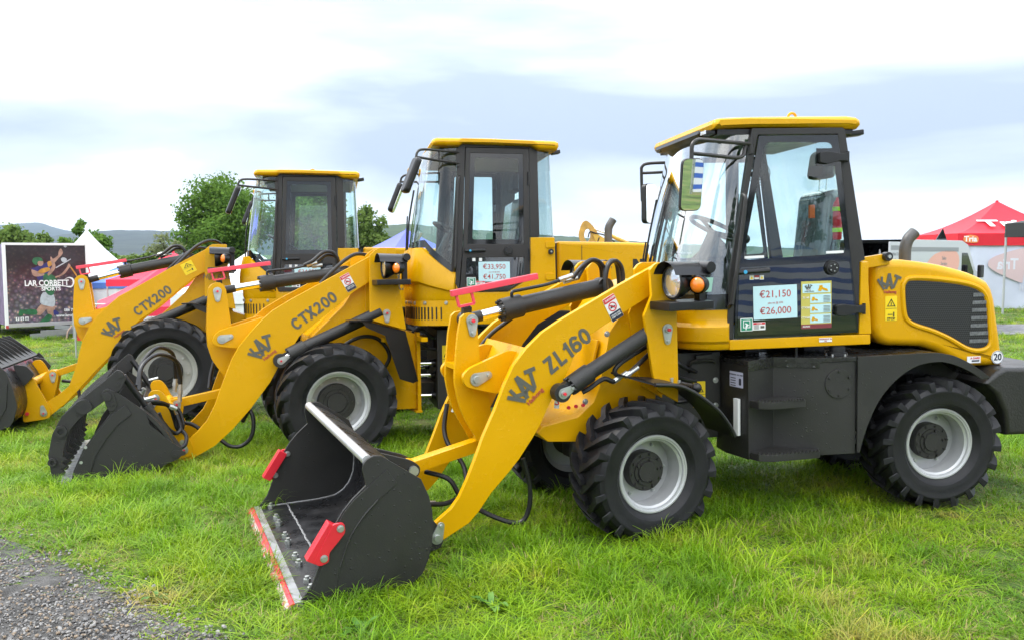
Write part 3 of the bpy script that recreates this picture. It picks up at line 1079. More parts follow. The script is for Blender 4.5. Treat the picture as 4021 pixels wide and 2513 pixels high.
# ------------------------------------------------------------------ small loader in the foreground
S1 = dict(
    armY=.40, towerY=.50, crankY=.10, bracketY=.215, bodyY=.30, track=.527, axle=-1.13, wr=.415, wheel='small',
    arm=[(-.86, 1.655), (-.94, 1.655), (-1.008, 1.628), (-1.22, 1.533), (-1.436, 1.431), (-1.62, 1.345), (-1.731, 1.284), (-1.831, 1.201), (-1.921, 1.101), (-1.981, .99), (-2.046, .847), (-2.121, .702), (-2.172, .581), (-2.225, .464), (-2.277, .368), (-2.327, .309), (-2.415, .248),
         (-2.46, .22), (-2.485, .17), (-2.465, .125), (-2.42, .115), (-2.371, .140), (-2.223, .209), (-2.162, .266), (-2.079, .368), (-1.964, .477), (-1.896, .548), (-1.805, .666), (-1.753, .743), (-1.70, .84), (-1.665, .905), (-1.60, .985), (-1.523, 1.125), (-1.408, 1.252), (-1.206, 1.354), (-.987, 1.465), (-.86, 1.53)],
    tower=[(-1.048, 1.629), (-1.02, 1.658), (-.993, 1.671), (-.872, 1.67), (-.861, 1.66), (-.858, 1.388), (-.850, .951), (-.851, .80), (-1.001, .888), (-1.033, .985), (-1.094, 1.353), (-1.038, 1.471)],
    tower_back=[(-.862, 1.64), (-.858, 1.388), (-.850, .951), (-.851, .83)], tower_pin=(-.931, 1.26),
    lift=((-1.644, .926), (-1.575, .962), (-1.45, 1.03), (-.95, 1.28), .047, .45),
    tilt=((-2.06, 1.35), (-1.823, 1.393), (-1.689, 1.418), (-1.10, 1.512), .056),
    body=[(-.80, 1.55), (-1.02, 1.50), (-1.22, 1.246), (-1.30, .90), (-1.345, .815), (-1.45, .735), (-1.70, .70), (-1.73, .66), (-1.66, .60), (-1.2, .55), (-.90, .52), (-.875, 1.0), (-.86, 1.1)],
    crank=[(-2.04, 1.39), (-2.072, 1.398), (-2.105, 1.393), (-2.131, 1.372), (-2.154, 1.264), (-2.178, 1.06), (-2.182, .988), (-2.165, .884), (-2.145, .81), (-2.111, .729), (-2.065, .65), (-2.02, .56), (-1.985, .515), (-1.945, .53), (-1.94, .60), (-1.946, .749), (-1.96, .90), (-1.987, 1.0), (-2.011, 1.086), (-2.025, 1.311), (-2.028, 1.365)],
    crank_pins=((-2.06, 1.35), (-2.085, 1.01)), bracket=rnd([(-2.175, 1.033), (-2.129, 1.08), (-1.872, 1.17), (-1.78, 1.15), (-1.86, .93), (-1.939, .907), (-2.037, .934), (-2.151, .968)], .03),
    beam=[(-1.80, 1.19), (-1.70, 1.15), (-1.82, .92), (-1.95, .92)],
    link=((-1.985, .57), (-2.455, .473)), red=((-2.175, 1.515), (-1.60, 1.60)), lamp=(-.94, 1.555), lampY=.625,
    hoses=[[(-1.33, -.02, 1.575), (-1.27, -.03, 1.645), (-1.19, -.03, 1.69), (-1.12, -.03, 1.66), (-1.09, -.02, 1.58), (-1.08, 0, 1.44), (-1.07, .02, 1.35)],
           [(-1.27, .03, 1.57), (-1.21, .05, 1.64), (-1.14, .06, 1.685), (-1.07, .08, 1.65), (-1.045, .1, 1.56), (-1.05, .1, 1.40)],
           [(-1.14, -.14, 1.42), (-1.15, -.13, 1.55), (-1.12, -.12, 1.655), (-1.06, -.11, 1.68), (-1.01, -.10, 1.63), (-1.0, -.1, 1.52), (-1.0, -.1, 1.40)],
           [(-1.12, -.10, 1.46), (-1.11, -.06, 1.60), (-1.05, -.02, 1.675), (-.98, .02, 1.66), (-.95, .04, 1.55), (-.95, .04, 1.40)],
           [(-1.72, .25, 1.36), (-1.62, .28, 1.33), (-1.78, .33, 1.20), (-1.92, .33, 1.02), (-1.98, .33, .86)],
           [(-2.10, .30, .78), (-2.13, .28, .62), (-2.12, .22, .52), (-2.06, .12, .40), (-2.10, 0, .28), (-2.25, -.1, .25), (-2.40, -.12, .27)],
           [(-2.34, .05, .42), (-2.22, -.05, .38), (-2.15, -.1, .26), (-2.0, -.2, .16), (-1.86, -.28, .12), (-1.80, -.3, .2), (-1.79, -.3, .35), (-1.83, -.3, .52)],
           [(-1.50, -.45, .915), (-1.46, -.46, .935), (-1.36, -.46, .985), (-1.30, -.46, .965), (-1.27, -.45, .965)],
           [(-1.24, -.44, .98), (-1.27, -.44, 1.02), (-1.24, -.44, 1.06), (-1.15, -.42, 1.10), (-.98, -.40, 1.17)],
           [(-1.16, -.43, 1.0), (-1.05, -.41, 1.07), (-.92, -.38, 1.15)]], hose_r=.015,
)


def loader_small():
    P = empty('wheel_loader', (1.64, 6.03, 0))
    tag(P, 'nearest and smallest yellow loader, black bucket with red corner guards on the grass', 'wheel loader', 'yellow wheel loaders parked in a row')
    F, R = frame_matrix(23.3, 1.45), frame_matrix(8, 1.45)
    front_half(P, F, S1)
    # lower fittings of the lift cylinder hoses
    for (x, z) in ((-1.25, .98), (-1.17, 1.005)):
        MB().cyl((x - .04, -.455, z - .02), (x, -.455, z), .017, 6).cyl((x, -.455, z), (x + .06, -.45, z + .03), .014, 12).build('hose_fitting', GAL, P, F)
    MB().cyl((-2.02, .31, .80), (-2.06, .305, .72), .013, 10).build('hose_fitting', GAL, P, F)
    MB().cyl((-2.40, -.12, .275), (-2.33, -.10, .26), .016, 10).build('hose_fitting', GAL, P, F)
    heavy('ZL160', LET, P, F @ face_m(-1.565, -.4015, 1.168, 34), .105)
    logo(P, F @ face_m(-1.855, -.4015, .975, 41), .235)
    warn_sticker(P, F @ face_m(-1.253, -.4012, 1.403, 27), .088, .155)
    film('sticker', rect(.035, .085, .004), WHT, P, F @ face_m(-1.595, -.3011, .845, -8))
    text('S', RED, P, F @ face_m(-1.595, -.303, .845, -8), .075, bold=.01, depth=.0006)
    for k in range(3): link('grease_nipple', CAP_ME, P, F @ face_m(-1.52 + k * .05, -.30, .80 + k * .003) @ Matrix.Translation((0, 0, -.02)))
    for (x, z) in ((-1.40, .825), (-1.24, 1.235)): bolt(P, F @ face_m(x, -.30, z), HEX_ME)
    # raised plate on the slanted front panel
    MB().bar((-1.255, -.05, 1.19), (-1.335, -.05, .90), .34, .02, up=(1, 0, 0)).build('front_cover', YEL, P, F, bevel=.008)
    # mudguards
    for s in (-1, 1):
        arc = spline([(-1.15, .972), (-.995, .953), (-.90, .915), (-.80, .852), (-.69, .765), (-.61, .665), (-.575, .60)], 5)
        gr = [[(p[0], s * .42, p[1] + .005), (p[0], s * .56, p[1] + .008), (p[0], s * .70, p[1])] for p in arc]
        b = MB()
        m, n = len(gr), 3
        up = [q for row in gr for q in row]
        dn = [(q[0] - .006, q[1], q[2] - .012) for q in up]
        fs = []
        for i in range(m - 1):
            for j in range(n - 1):
                a = i * n + j
                fs += [(a, a + 1, a + n + 1, a + n), (a + m * n + n, a + m * n + n + 1, a + m * n + 1, a + m * n)]
        b.add(up + dn, fs)
        b.tube([(p[0], s * .70, p[1] - .006) for p in arc], .013, 8)
        b.tube([(p[0], s * .42, p[1] - .002) for p in arc], .008, 6)
        b.add([(-1.15, s * .70, .972), (-1.15, s * .42, .977), (-1.29, s * .43, 1.02), (-1.15, s * .70, .96), (-1.15, s * .42, .965), (-1.29, s * .43, 1.008)], [(0, 1, 2), (5, 4, 3), (0, 2, 5, 3), (1, 4, 5, 2), (0, 3, 4, 1)])
        mg = b.build('mudguard', PLA, P, F)
        MB().cyl((-.86, s * .40, .915), (-.80, s * .62, .905), .022, 14).ball((-.80, s * .62, .905), .032).build('mudguard_stay', BLK, mg, F)
        for k in range(2):
            MB().cyl((-.90 + k * .055, s * .50, .93 - k * .02), (-.90 + k * .055, s * .50, .96 - k * .02), .012, 6).build('clamp_bolt', GAL, mg, F)
    # ---- bucket
    W2 = .84
    side = [(-2.93, .72), (-2.925, .745), (-2.907, .765), (-2.875, .781), (-2.834, .776), (-2.633, .632), (-2.595, .54), (-2.579, .462), (-2.576, .378), (-2.585, .287), (-2.605, .215), (-2.641, .14), (-2.70, .095), (-3.10, .088), (-3.25, .092), (-3.262, .106), (-3.20, .18), (-3.14, .32), (-3.077, .463), (-3.035, .525), (-2.986, .578), (-2.915, .638)]
    shell_o = spline([(-3.26, .092), (-3.05, .088), (-2.82, .090), (-2.70, .115), (-2.615, .20), (-2.582, .32), (-2.59, .46), (-2.65, .60), (-2.76, .70), (-2.85, .752), (-2.90, .755)], 5)
    shell_i = [(p[0], p[1]) for p in spline([(-3.26, .106), (-3.05, .108), (-2.84, .112), (-2.725, .135), (-2.645, .21), (-2.612, .32), (-2.62, .45), (-2.675, .575), (-2.775, .675), (-2.86, .728), (-2.905, .735)], 5)]
    bk = MB().prism(shell_o + list(reversed(shell_i)), -W2 + .012, W2 - .012).build('bucket', BUCKET_IN, P, F)
    for s in (-1, 1):
        y0, y1 = sorted((s * W2, s * (W2 - .016)))
        MB().prism(side, y0, y1).build('side_plate', DGR, bk, F, bevel=.003)
    y = -W2 - .006
    doub = [(-2.758, .628), (-2.809, .706), (-2.905, .632), (-2.98, .575), (-3.03, .52), (-3.07, .455), (-3.13, .315), (-3.19, .175), (-3.235, .112), (-3.09, .112), (-3.06, .25), (-3.01, .38), (-2.94, .48), (-2.86, .555)]
    MB().prism(doub, y, -W2 + .001).build('wear_plate', DGR, bk, F, bevel=.003)
    MB().cyl((-2.90, -W2 + .018, .757), (-2.90, W2 - .018, .757), .026, 20).build('top_bar', BARS, bk, F)
    # cutting edge, painted strip, bolts, weld
    MB().prism([(-3.316, .084), (-3.25, .086), (-3.245, .114), (-3.282, .113)], -W2 - .01, W2 + .01).build('cutting_edge', STE, bk, F)
    MB().prism([(-3.342, .080), (-3.318, .083), (-3.296, .101), (-3.308, .105)], -W2 - .012, W2 + .012).build('painted_edge', REDWHITE, bk, F)
    MB().prism([(-3.311, .1065), (-3.295, .1015), (-3.284, .109), (-3.292, .1125)], -W2 - .012, W2 + .012).build('painted_line', RED, bk, F)
    for k in range(10):
        yy = -W2 + .12 + (k // 2) * .375 + (k % 2) * .115
        b = MB().cyl((-3.185, yy, .104), (-3.185, yy, .128), .020, 6).cyl((-3.185, yy, .128), (-3.185, yy, .142), .012, 10)
        b.build('bolt', GAL, bk, F, bevel=.001)
    wv = []
    for k in range(60):
        wv.append((-3.075 + random.uniform(-.004, .004), -W2 + .03 + k * (2 * W2 - .06) / 59, .111))
    MB().tube(wv, .006, 6).build('weld_seam', WELD, bk, F)
    MB().tube([(p[0] + random.uniform(-.003, .003), W2 - .02, p[1] + .004) for p in shell_i[2:]], .006, 6).build('weld_seam', WELD, bk, F)
    MB().tube([(-2.86, y - .001, .56), (-2.94, y - .001, .482), (-3.01, y - .001, .382), (-3.06, y - .001, .252)], .005, 6, 5).build('weld_seam', DGR, bk, F)
    # red corner guards
    for s in (-1, 1):
        yo = s * (W2 + .02)
        b = MB().prism([(-3.108, .482), (-3.062, .452), (-3.178, .285), (-3.224, .312)], *sorted((yo, s * (W2 - .05))))
        g = b.build('corner_guard', RED, bk, F, bevel=.004)
        pl = rnd([(-3.09, .475), (-3.035, .475), (-3.03, .425), (-3.075, .375), (-3.115, .335), (-3.115, .29), (-3.165, .275), (-3.19, .30)], .018)
        MB().prism(pl, *sorted((s * (W2 + .007), s * (W2 + .024)))).build('guard_ear', RED, g, F, bevel=.003)
        for (x, z) in ((-3.055, .448), (-3.14, .312)):
            M = F @ face_m(x, -W2 - .024, z) if s < 0 else F @ Matrix.Translation((x, W2 - .016, z)) @ Matrix.Rotation(R_(90), 4, 'X')
            bolt(bk, M, HEX_ME)
    # bucket ears and pins
    for s in (-1, 1):
        for yy in (.43, .335):
            y0, y1 = sorted((s * yy, s * (yy - .02)))
            MB().prism(rnd([(-2.57, .42), (-2.42, .235), (-2.385, .165), (-2.405, .10), (-2.47, .09), (-2.62, .11)], .03), y0, y1).build('bucket_ear', DGR, bk, F, bevel=.003)
        y0, y1 = sorted((s * .085, s * .06))
        MB().prism(rnd([(-2.70, .62), (-2.46, .535), (-2.405, .49), (-2.42, .43), (-2.50, .41), (-2.62, .42)], .035), y0, y1).build('link_ear', DGR, bk, F, bevel=.003)
    pin(bk, F, -2.43, -.431, .165, 160, .95, red=False)
    MB().cyl((-2.455, -.105, .473), (-2.455, .105, .473), .030, 18).build('link_pin', GAL, bk, F)

    # ================= rear half
    # chassis
    MB().box(-.40, 1.55, -.33, .33, .47, 1.02).box(1.04, 1.22, -.45, .45, .32, .52).build('chassis', DGR, P, R, bevel=.01)
    MB().prism([(-.62, .62), (-.28, .60), (-.28, 1.06), (-.62, 1.06)], -.38, .38).cyl((-.05 - .0, 0, .45), (-.05, 0, 1.0), .06).build('joint_frame', DGR, P, R, bevel=.008)
    MB().box(-.895, -.70, -.24, .24, .50, 1.0).build('joint_block', DGR, P, F, bevel=.01)
    for k in range(4): MB().tube([(-.88, -.20 + .05 * k, .96 - .07 * k), (-.76, -.30 + .03 * k, 1.02 - .08 * k), (-.66, -.30 + .03 * k, .98 - .08 * k), (-.56, -.28, .94 - .06 * k)], .014, 8, 5).build('hose', HOS, P, F)
    MB().box(-.75, -.55, -.10, .10, .50, .62).build('joint_lug', BLK, P, F, bevel=.01)
    MB().box(-.75, -.55, -.10, .10, .88, .98).build('joint_lug', BLK, P, F, bevel=.01)
    for (x, z) in ((-.315, .87), (-.315, .70)): bolt(P, R @ face_m(x, -.382, z), HEX_ME)
    warn_sticker(P, R @ face_m(-.43, -.382, .78), .085, .175, 'yellow')
    MB().bar((-.46, -.40, 1.02), (-.34, -.40, 1.03), .04, .05).build('cab_mount', DGR, P, R, bevel=.006)
    MB().tube([(-.50, -.385, .93), (-.50, -.41, .99), (-.47, -.42, 1.01), (-.36, -.42, 1.01), (-.33, -.42, .99)], .010, 8, 5).build('hook', DGR, P, R)
    for yy in (.2, -.2):
        c = MB().cyl((-1.0 + .55, yy, .70), (-.55 + .5, yy, .72), .032, 16).build('steering_cylinder', BLK, P, R)
        MB().cyl((-.70, yy * .9, .70), (-.44, yy, .70), .018, 12).build('piston_rod', CHR, c, R)
    # tank with step recess (both sides)
    for s in (-1, 1):
        o = [(-.28, s * .46), (-.215, s * .68), (.015, s * .545), (.264, s * .68), (.515, s * .68), (.515, s * .30), (-.28, s * .30)]
        tk = MB().plan(o, .395, 1.0).build('side_tank', DGR, P, R, bevel=.006)
        o2 = [(-.286, s * .455), (-.219, s * .688), (.015, s * .552), (.262, s * .688), (.515, s * .688), (.515, s * .28), (-.286, s * .28)]
        MB().plan(o2, 1.001, 1.030).plan([(p[0], p[1]) for p in o2[1:4]] + [(p[0], p[1] - s * .004) for p in reversed(o2[1:4])], .965, 1.002).build('deck_plate', DECK, tk, R, bevel=.003)
        for zz, x1 in ((.775, .14), (.44, .24)):
            st = MB()
            so = [(-.20, s * .665), (-.17, s * .735), (-.09, s * .77), (x1, s * .74), (x1 + .02, s * .68), (.015, s * .55)]
            st.plan(so, zz - .045, zz)
            step = st.build('step', DGR, tk, R, bevel=.004)
            if s < 0:
                t = MB()
                for k in range(16):
                    f = k / 15
                    px = -.17 + f * (x1 + .15)
                    py = s * (.735 + .03 * math.sin(min(1, f * 3) * 1.57) - .02 * max(0, f - .4))
                    t.add([(px - .008, py, zz), (px + .008, py, zz), (px, py, zz + .014), (px - .008, py + .01, zz), (px + .008, py + .01, zz), (px, py + .01, zz + .014)], [(0, 1, 2), (5, 4, 3), (0, 2, 5, 3), (1, 4, 5, 2), (0, 3, 4, 1)])
                t.build('step_teeth', DGR, step, R)
        if s < 0:
            cv = MB().cyl((.395, -.68, .86), (.395, -.69, .86), .095, 40).build('round_cover', DGR, tk, R, bevel=.003)
            for k in range(6):
                a = 2 * math.pi * (k + .5) / 6
                bolt(cv, R @ face_m(.395 + .078 * math.cos(a), -.69, .86 + .078 * math.sin(a), 0, .75), HEXD_ME)
            # front face: oil label and sight gauge (face turns towards the front)
            a = math.atan2(-.22, .065)
            n = Vector((-.22, -.065, 0)).normalized()
            c = Vector((-.2475, -.57, .90)) + n * .001
            ex = Vector((.065, -.22, 0)).normalized()
            Mf = Matrix(((ex.x, 0, n.x, c.x), (ex.y, 0, n.y, c.y), (ex.z, 1, n.z, c.z), (0, 0, 0, 1)))
            lb = film('tank_label', rect(.13, .10, .004), pmat('label_lilac', (.50, .52, .66), .4), tk, R @ Mf)
            text('HYDRAULIC OIL TANK', NAV, lb, R @ Mf @ Matrix.Translation((0, .030, .002)), .0125, bold=.02, depth=.0006)
            for k in range(4): film('printed_line', rect(.05, .005, 0, -.03, .008 - k * .016), NAV, lb, R @ Mf, .0018)
            film('printed_line', rect(.022, .045, .008, .038, -.012), NAV, lb, R @ Mf, .0018)
            c2 = Vector((-.2475, -.585, .66)) + n * .001
            Mg = Matrix(((ex.x, 0, n.x, c2.x), (ex.y, 0, n.y, c2.y), (ex.z, 1, n.z, c2.z), (0, 0, 0, 1)))
            MB().box(-.015, .03, -.12, .12, 0, .022).build('sight_gauge', WHT, tk, R @ Mg, bevel=.003)
            MB().box(-.026, -.016, -.10, .10, 0, .014).build('gauge_tube', PLA, tk, R @ Mg)
        # rear mudguard
        outer = spline([(.517, 1.03), (.80, 1.032), (1.03, 1.034), (1.13, 1.022), (1.21, 1.0), (1.33, .94), (1.455, .852)], 5)
        inner = spline([(1.392, .843), (1.32, .89), (1.245, .928), (1.17, .956), (1.088, .972), (.97, .962), (.88, .93), (.805, .882), (.73, .815), (.666, .735), (.62, .65), (.586, .57), (.555, .48), (.535, .403)], 4)
        mg = MB().prism(outer + inner + [(.517, .403)], *sorted((s * .700, s * .684))).build('rear_mudguard', DGR, P, R, bevel=.003)
        b = MB()
        for i in range(len(outer) - 1):
            p, q = outer[i], outer[i + 1]
            y0, y1 = sorted((s * .683, s * .30))
            b.add([(p[0], y0, p[1]), (q[0], y0, q[1]), (q[0], y1, q[1]), (p[0], y1, p[1]), (p[0], y0, p[1] - .012), (q[0], y0, q[1] - .012), (q[0], y1, q[1] - .012), (p[0], y1, p[1] - .012)],
                  [(3, 2, 1, 0), (4, 5, 6, 7), (0, 1, 5, 4), (2, 3, 7, 6)])
        b.build('mudguard_top', DECK, mg, R)
    # filler cap
    fc = MB().cyl((.44, -.58, 1.03), (.44, -.58, 1.055), .062, 20).cyl((.44, -.58, 1.055), (.44, -.58, 1.085), .052, 16).cyl((.44, -.58, 1.085), (.44, -.58, 1.092), .045, 16).build('filler_cap', PLA, P, R, bevel=.002)
    for k in range(5):
        a = 2 * math.pi * k / 5
        MB().cyl((.44 + .066 * math.cos(a), -.58 + .066 * math.sin(a), 1.03), (.44 + .066 * math.cos(a), -.58 + .066 * math.sin(a), 1.042), .008, 6).build('bolt', GAL, fc, R)
    # counterweight
    MB().pillow([(1.47, .80), (1.56, .875), (1.62, .90), (2.06, .885), (2.12, .84), (2.12, .46), (2.08, .43), (1.64, .44), (1.62, .60), (1.56, .72)], .63, .03).build('counterweight', CWT, P, R)
    # engine hood
    ho = [(.742, 1.20), (.740, 1.585), (.752, 1.62), (.80, 1.642), (.95, 1.638), (1.093, 1.62), (1.22, 1.598), (1.34, 1.568), (1.44, 1.538), (1.528, 1.502), (1.585, 1.47), (1.62, 1.42), (1.643, 1.35), (1.665, 1.22), (1.688, 1.086), (1.708, .95), (1.712, .905), (1.70, .893), (1.44, .897), (1.36, .925), (1.289, .965), (1.20, 1.015), (1.102, 1.048), (.95, 1.058), (.857, 1.064), (.80, 1.085), (.758, 1.13)]
    hood = MB().pillow(ho, .50, .055, 5).build('engine_hood', YEL, P, R)
    gri = spline([(.962, 1.44), (.975, 1.482), (1.01, 1.499), (1.15, 1.492), (1.342, 1.466), (1.46, 1.437), (1.53, 1.395), (1.565, 1.32), (1.580, 1.18), (1.588, 1.07), (1.565, 1.03), (1.50, 1.018), (1.43, 1.035), (1.36, 1.073), (1.287, 1.114), (1.174, 1.164), (1.06, 1.202), (1.00, 1.235), (.975, 1.29)], 4, closed=True)
    for s in (-1, 1):
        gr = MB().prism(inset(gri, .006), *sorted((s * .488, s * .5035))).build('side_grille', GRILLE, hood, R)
        MB().tube([(p[0], s * .498, p[1]) for p in inset(gri, -.014)] + [(inset(gri, -.014)[0][0], s * .498, inset(gri, -.014)[0][1])], .017, 8).build('grille_bead', YEL, hood, R)
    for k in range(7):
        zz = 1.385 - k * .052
        MB().box(1.462 - .004 * k, 1.556 + .004 * k, -.5075, -.5045, zz - .012, zz + .012).build('lit_louvre_gap', GAPLIT, hood, R, bevel=.001)  # lighter bars painted for the bright see-through gaps between the slats
    M = R @ face_m(.852, -.5012, 1.490)
    logo(hood, M, .165)
    warn_sticker(hood, R @ face_m(.866, -.5012, 1.314), .085, .165, 'yellow')
    text('STOP', BKP, hood, R @ face_m(.866, -.504, 1.245), .024, bold=.02, depth=.0006)
    s20 = film('speed_disc', circ(.046), WHT, hood, R @ face_m(1.655, -.5012, .955))
    b = MB().holed(circ(.043), [circ(.041)], -.003, -.0018)
    b.xf(Matrix(((1, 0, 0, 0), (0, 0, 1, 0), (0, -1, 0, 0), (0, 0, 0, 1)))).build('disc_ring', NAV, s20, R @ face_m(1.655, -.5012, .955))
    text('20', NAV, s20, R @ face_m(1.655, -.504, .955), (.06, .065), bold=.02, depth=.0006)
    ad = film('dealer_sticker', rect(.10, .046), WHT, hood, R @ face_m(1.478, -.5012, .946))
    text('A DARE', RED, ad, R @ face_m(1.486, -.504, .956), .020, bold=.02, depth=.0006)
    film('sticker_bar', rect(.055, .010, 0, .012, -.008), NAV, ad, R @ face_m(1.478, -.5012, .946), .0018)
    # hood hinge arm with rubber stop
    hg = MB().bar((.60, -.50, 1.615), (.84, -.50, 1.645), .04, .075).build('hinge_arm', YEL, P, R, bevel=.006)
    MB().cyl((.815, -.50, 1.66), (.815, -.555, 1.66), .030, 20).build('rubber_stop', PLA, hg, R, bevel=.004)
    MB().cyl((.815, -.555, 1.66), (.815, -.565, 1.66), .012, 10).build('bolt', GAL, hg, R)
    MB().tube([(1.285, 0, 1.55), (1.285, 0, 1.66), (1.29, 0, 1.72), (1.312, 0, 1.775), (1.36, 0, 1.822)], .042, 16, 5).build('exhaust_pipe', EXH, P, R)
    for s in (-1, 1):
        add_wheel('small', P, R @ Matrix.Translation((1.13, s * .527, .415)), s < 0, rot=.11, detail=(s < 0))
    small_cab(P, R)
    return P


def small_cab(P, R):
    C = (.15, 0)
    # plan curves from the near pillar round the front to the far pillar
    def plan(front, side, hw, n=17):
        pts = spline([(side, -hw), (side - (side - front) * .45, -hw * .965), (side - (side - front) * .80, -hw * .80), (front + .015, -hw * .45), (front, 0), (front + .015, hw * .45), (side - (side - front) * .80, hw * .80), (side - (side - front) * .45, hw * .965), (side, hw)], 4)
        return pts
    lo = plan(-.64, -.305, .60)
    n = len(lo)
    grid = []
    for (z, off) in ((1.098, -.012), (1.11, 0), (1.135, .004), (1.155, .028), (1.20, .034), (1.245, .030), (1.27, .006), (1.30, 0), (1.352, 0)):
        row = []
        for (x, y) in lo:
            d = Vector((x - C[0], y, 0)).normalized()
            row.append((x + d.x * off, y + d.y * off, z))
        grid.append(row)
    cb = MB().shell(grid, .03, C).build('cab_base', YEL, P, R)
    MB().box(-.31, .655, -.612, -.585, 1.096, 1.162).box(-.31, .655, .585, .612, 1.096, 1.162).box(.60, .655, -.584, .584, 1.12, 1.635).prism([(.575, 1.163), (.662, 1.163), (.63, 1.632), (.585, 1.632)], -.612, -.50).prism([(.575, 1.163), (.662, 1.163), (.63, 1.632), (.585, 1.632)], .50, .612).build('cab_sill', YEL, cb, R, bevel=.008)
    MB().plan([(p[0] * .97, p[1] * .95) for p in lo] + [(.60, .58), (.60, -.58)], 1.10, 1.14).build('cab_floor', INT, cb, R)
    MB().box(-.05, .05, -.25, .25, 1.0, 1.099).box(.35, .5, -.3, .3, 1.0, 1.099).cyl((.17, -.55, 1.03), (.17, -.55, 1.098), .012, 8).build('cab_mounting', BLK, cb, R)
    st = film('oil_sticker', rect(.088, .027), WHT, cb, R @ face_m(.34, -.6135, 1.137))
    text('HYDRAULIC 46', REDP, st, R @ face_m(.34, -.616, 1.142), .0125, bold=.02, depth=.0006)
    text('OIL', REDP, st, R @ face_m(.34, -.616, 1.130), .0115, bold=.02, depth=.0006)
    # pillars
    for s in (-1, 1):
        y0, y1 = sorted((s * .606, s * .56))
        MB().prism([(-.328, 1.163), (-.283, 1.163), (-.262, 1.646), (-.115, 2.448), (.422, 2.450), (.575, 1.17), (.578, 1.634), (.617, 1.645), (.47, 2.478), (.455, 2.492), (-.155, 2.49), (-.22, 2.05), (-.305, 1.60)], y0, y1).build('side_pillars', CAB, P, R, bevel=.006)
    # door or side window
    out = [(-.279, 1.168), (.568, 1.178), (.418, 2.444), (-.112, 2.441), (-.258, 1.646)]
    up_o = rnd([(-.245, 1.642), (.505, 1.668), (.400, 2.425), (-.098, 2.425)], .02)
    up_i = rnd([(-.222, 1.665), (.478, 1.690), (.378, 2.398), (-.072, 2.400)], .04)
    for s in (-1, 1):
        y0, y1 = sorted((s * .614, s * .607))
        d = MB().holed(out, [up_i], y0, y1).build('door' if s < 0 else 'side_panel', FRIT, P, R)
        pane = MB().prism(inset(up_i, -.004), *sorted((s * .613, s * .608))).build('window_glass', GLS, d, R)
    # the near door, again, for its fittings
    door = [o for o in P.children if o.name.startswith('door')][0]
    lowp = MB().prism(rnd([(-.262, 1.185), (.55, 1.195), (.50, 1.640), (-.245, 1.618)], .02), -.6175, -.6145).build('lower_glass', DOORG, door, R)
    y = -.6185
    for (x, z, w) in ((-.145, 1.682, .13), (.40, 1.700, .12)):
        film('window_strip', rect(w, .016), WHT, door, R @ face_m(x, -.6145, z, 1))
    h = MB()
    h.tube([(-.255, -.632, 1.588), (-.22, -.640, 1.590), (-.12, -.642, 1.594), (-.055, -.634, 1.597)], .017, 10, 4)
    hd = h.build('door_handle', PLA, door, R)
    MB().cyl((-.222, -.655, 1.590), (-.222, -.66, 1.590), .012, 16).build('lock', pmat('lock_blue', (.05, .35, .62), .3), hd, R)
    kn = MB().lathe([(.0005, -.03), (.03, -.03), (.035, -.022), (.043, -.022), (.047, -.012), (.047, 0), (.0005, 0)], 28).build('round_latch', PLA, door, R @ Matrix.Translation((.375, -.618, 1.600)))
    for k in range(5):
        a = 2 * math.pi * k / 5
        MB().cyl((.375 + .022 * math.cos(a), -.648, 1.600 + .022 * math.sin(a)), (.375 + .022 * math.cos(a), -.651, 1.600 + .022 * math.sin(a)), .004, 8).build('screw', GAL, kn, R)
    for (x, z, a) in ((.38, 2.302, 0), (.50, 1.329, 0)):
        b = MB().prism(rnd([(x - .10, z - .035), (x - .04, z - .042), (x + .05, z - .022), (x + .10, z - .030), (x + .10, z + .030), (x + .05, z + .022), (x - .04, z + .036), (x - .10, z + .030)], .016), -.648, -.618)
        hh = b.build('hinge', PLA, door, R, bevel=.006)
        MB().cyl((x + .095, -.632, z - .034), (x + .095, -.632, z + .036), .011, 12).build('hinge_pin', BLK, hh, R)
    MB().box(.27, .43, -.617, -.6145, 2.25, 2.36).build('hinge_patch', FRIT, door, R)
    price_sign(door, R @ face_m(-.006, y, 1.392, 1.2), .295, .212, '€21,150', '€26,000')
    # flyer
    fm = R @ face_m(.273, y, 1.367, .2)
    fl = film('flyer', rect(.208, .30), pmat('flyer_olive', (.52, .46, .10), .45), door, fm)
    film('flyer_panel', rect(.19, .058, 0, 0, .105), PAP, fl, fm, .0018)
    logo(fl, fm @ Matrix.Translation((-.055, .115, .002)), .05)
    text('FARM LOADERS', LET, fl, fm @ Matrix.Translation((-.05, .085, .004)), .009, bold=.01, depth=.0006)
    for k, t_ in enumerate(('ZL160', 'CTX200', 'CTX200')):
        yy = .038 - k * .064
        film('flyer_panel', rect(.142, .056, 0, .028, yy), PAP, fl, fm, .0018)
        text(t_, WHT, fl, fm @ Matrix.Translation((-.073, yy + .008, .003)), .017, bold=.01, depth=.0006)
        for j in range(5): film('printed_line', rect(.045, .003, 0, .07, yy + .016 - j * .009), LET, fl, fm, .0036)
        film('printed_loader', shift([(-.03, -.008), (-.026, -.014), (-.016, -.014), (-.012, -.006), (.004, -.012), (.014, -.014), (.012, -.004), (-.002, .0), (-.008, .002), (-.010, .012), (-.024, .012), (-.025, .002)], -.005, yy), YEL, fl, fm, .0036)
    film('printed_loader', shift([(-.045, -.012), (-.04, -.02), (-.025, -.02), (-.018, -.008), (.006, -.018), (.022, -.022), (.018, -.006), (-.002, .0), (-.012, .004), (-.015, .018), (-.036, .018), (-.038, .002)], .055, .105), YEL, fl, fm, .0036)
    film('flyer_foot', rect(.208, .028, 0, 0, -.138), pmat('flyer_maroon', (.20, .03, .04), .45), fl, fm, .0018)
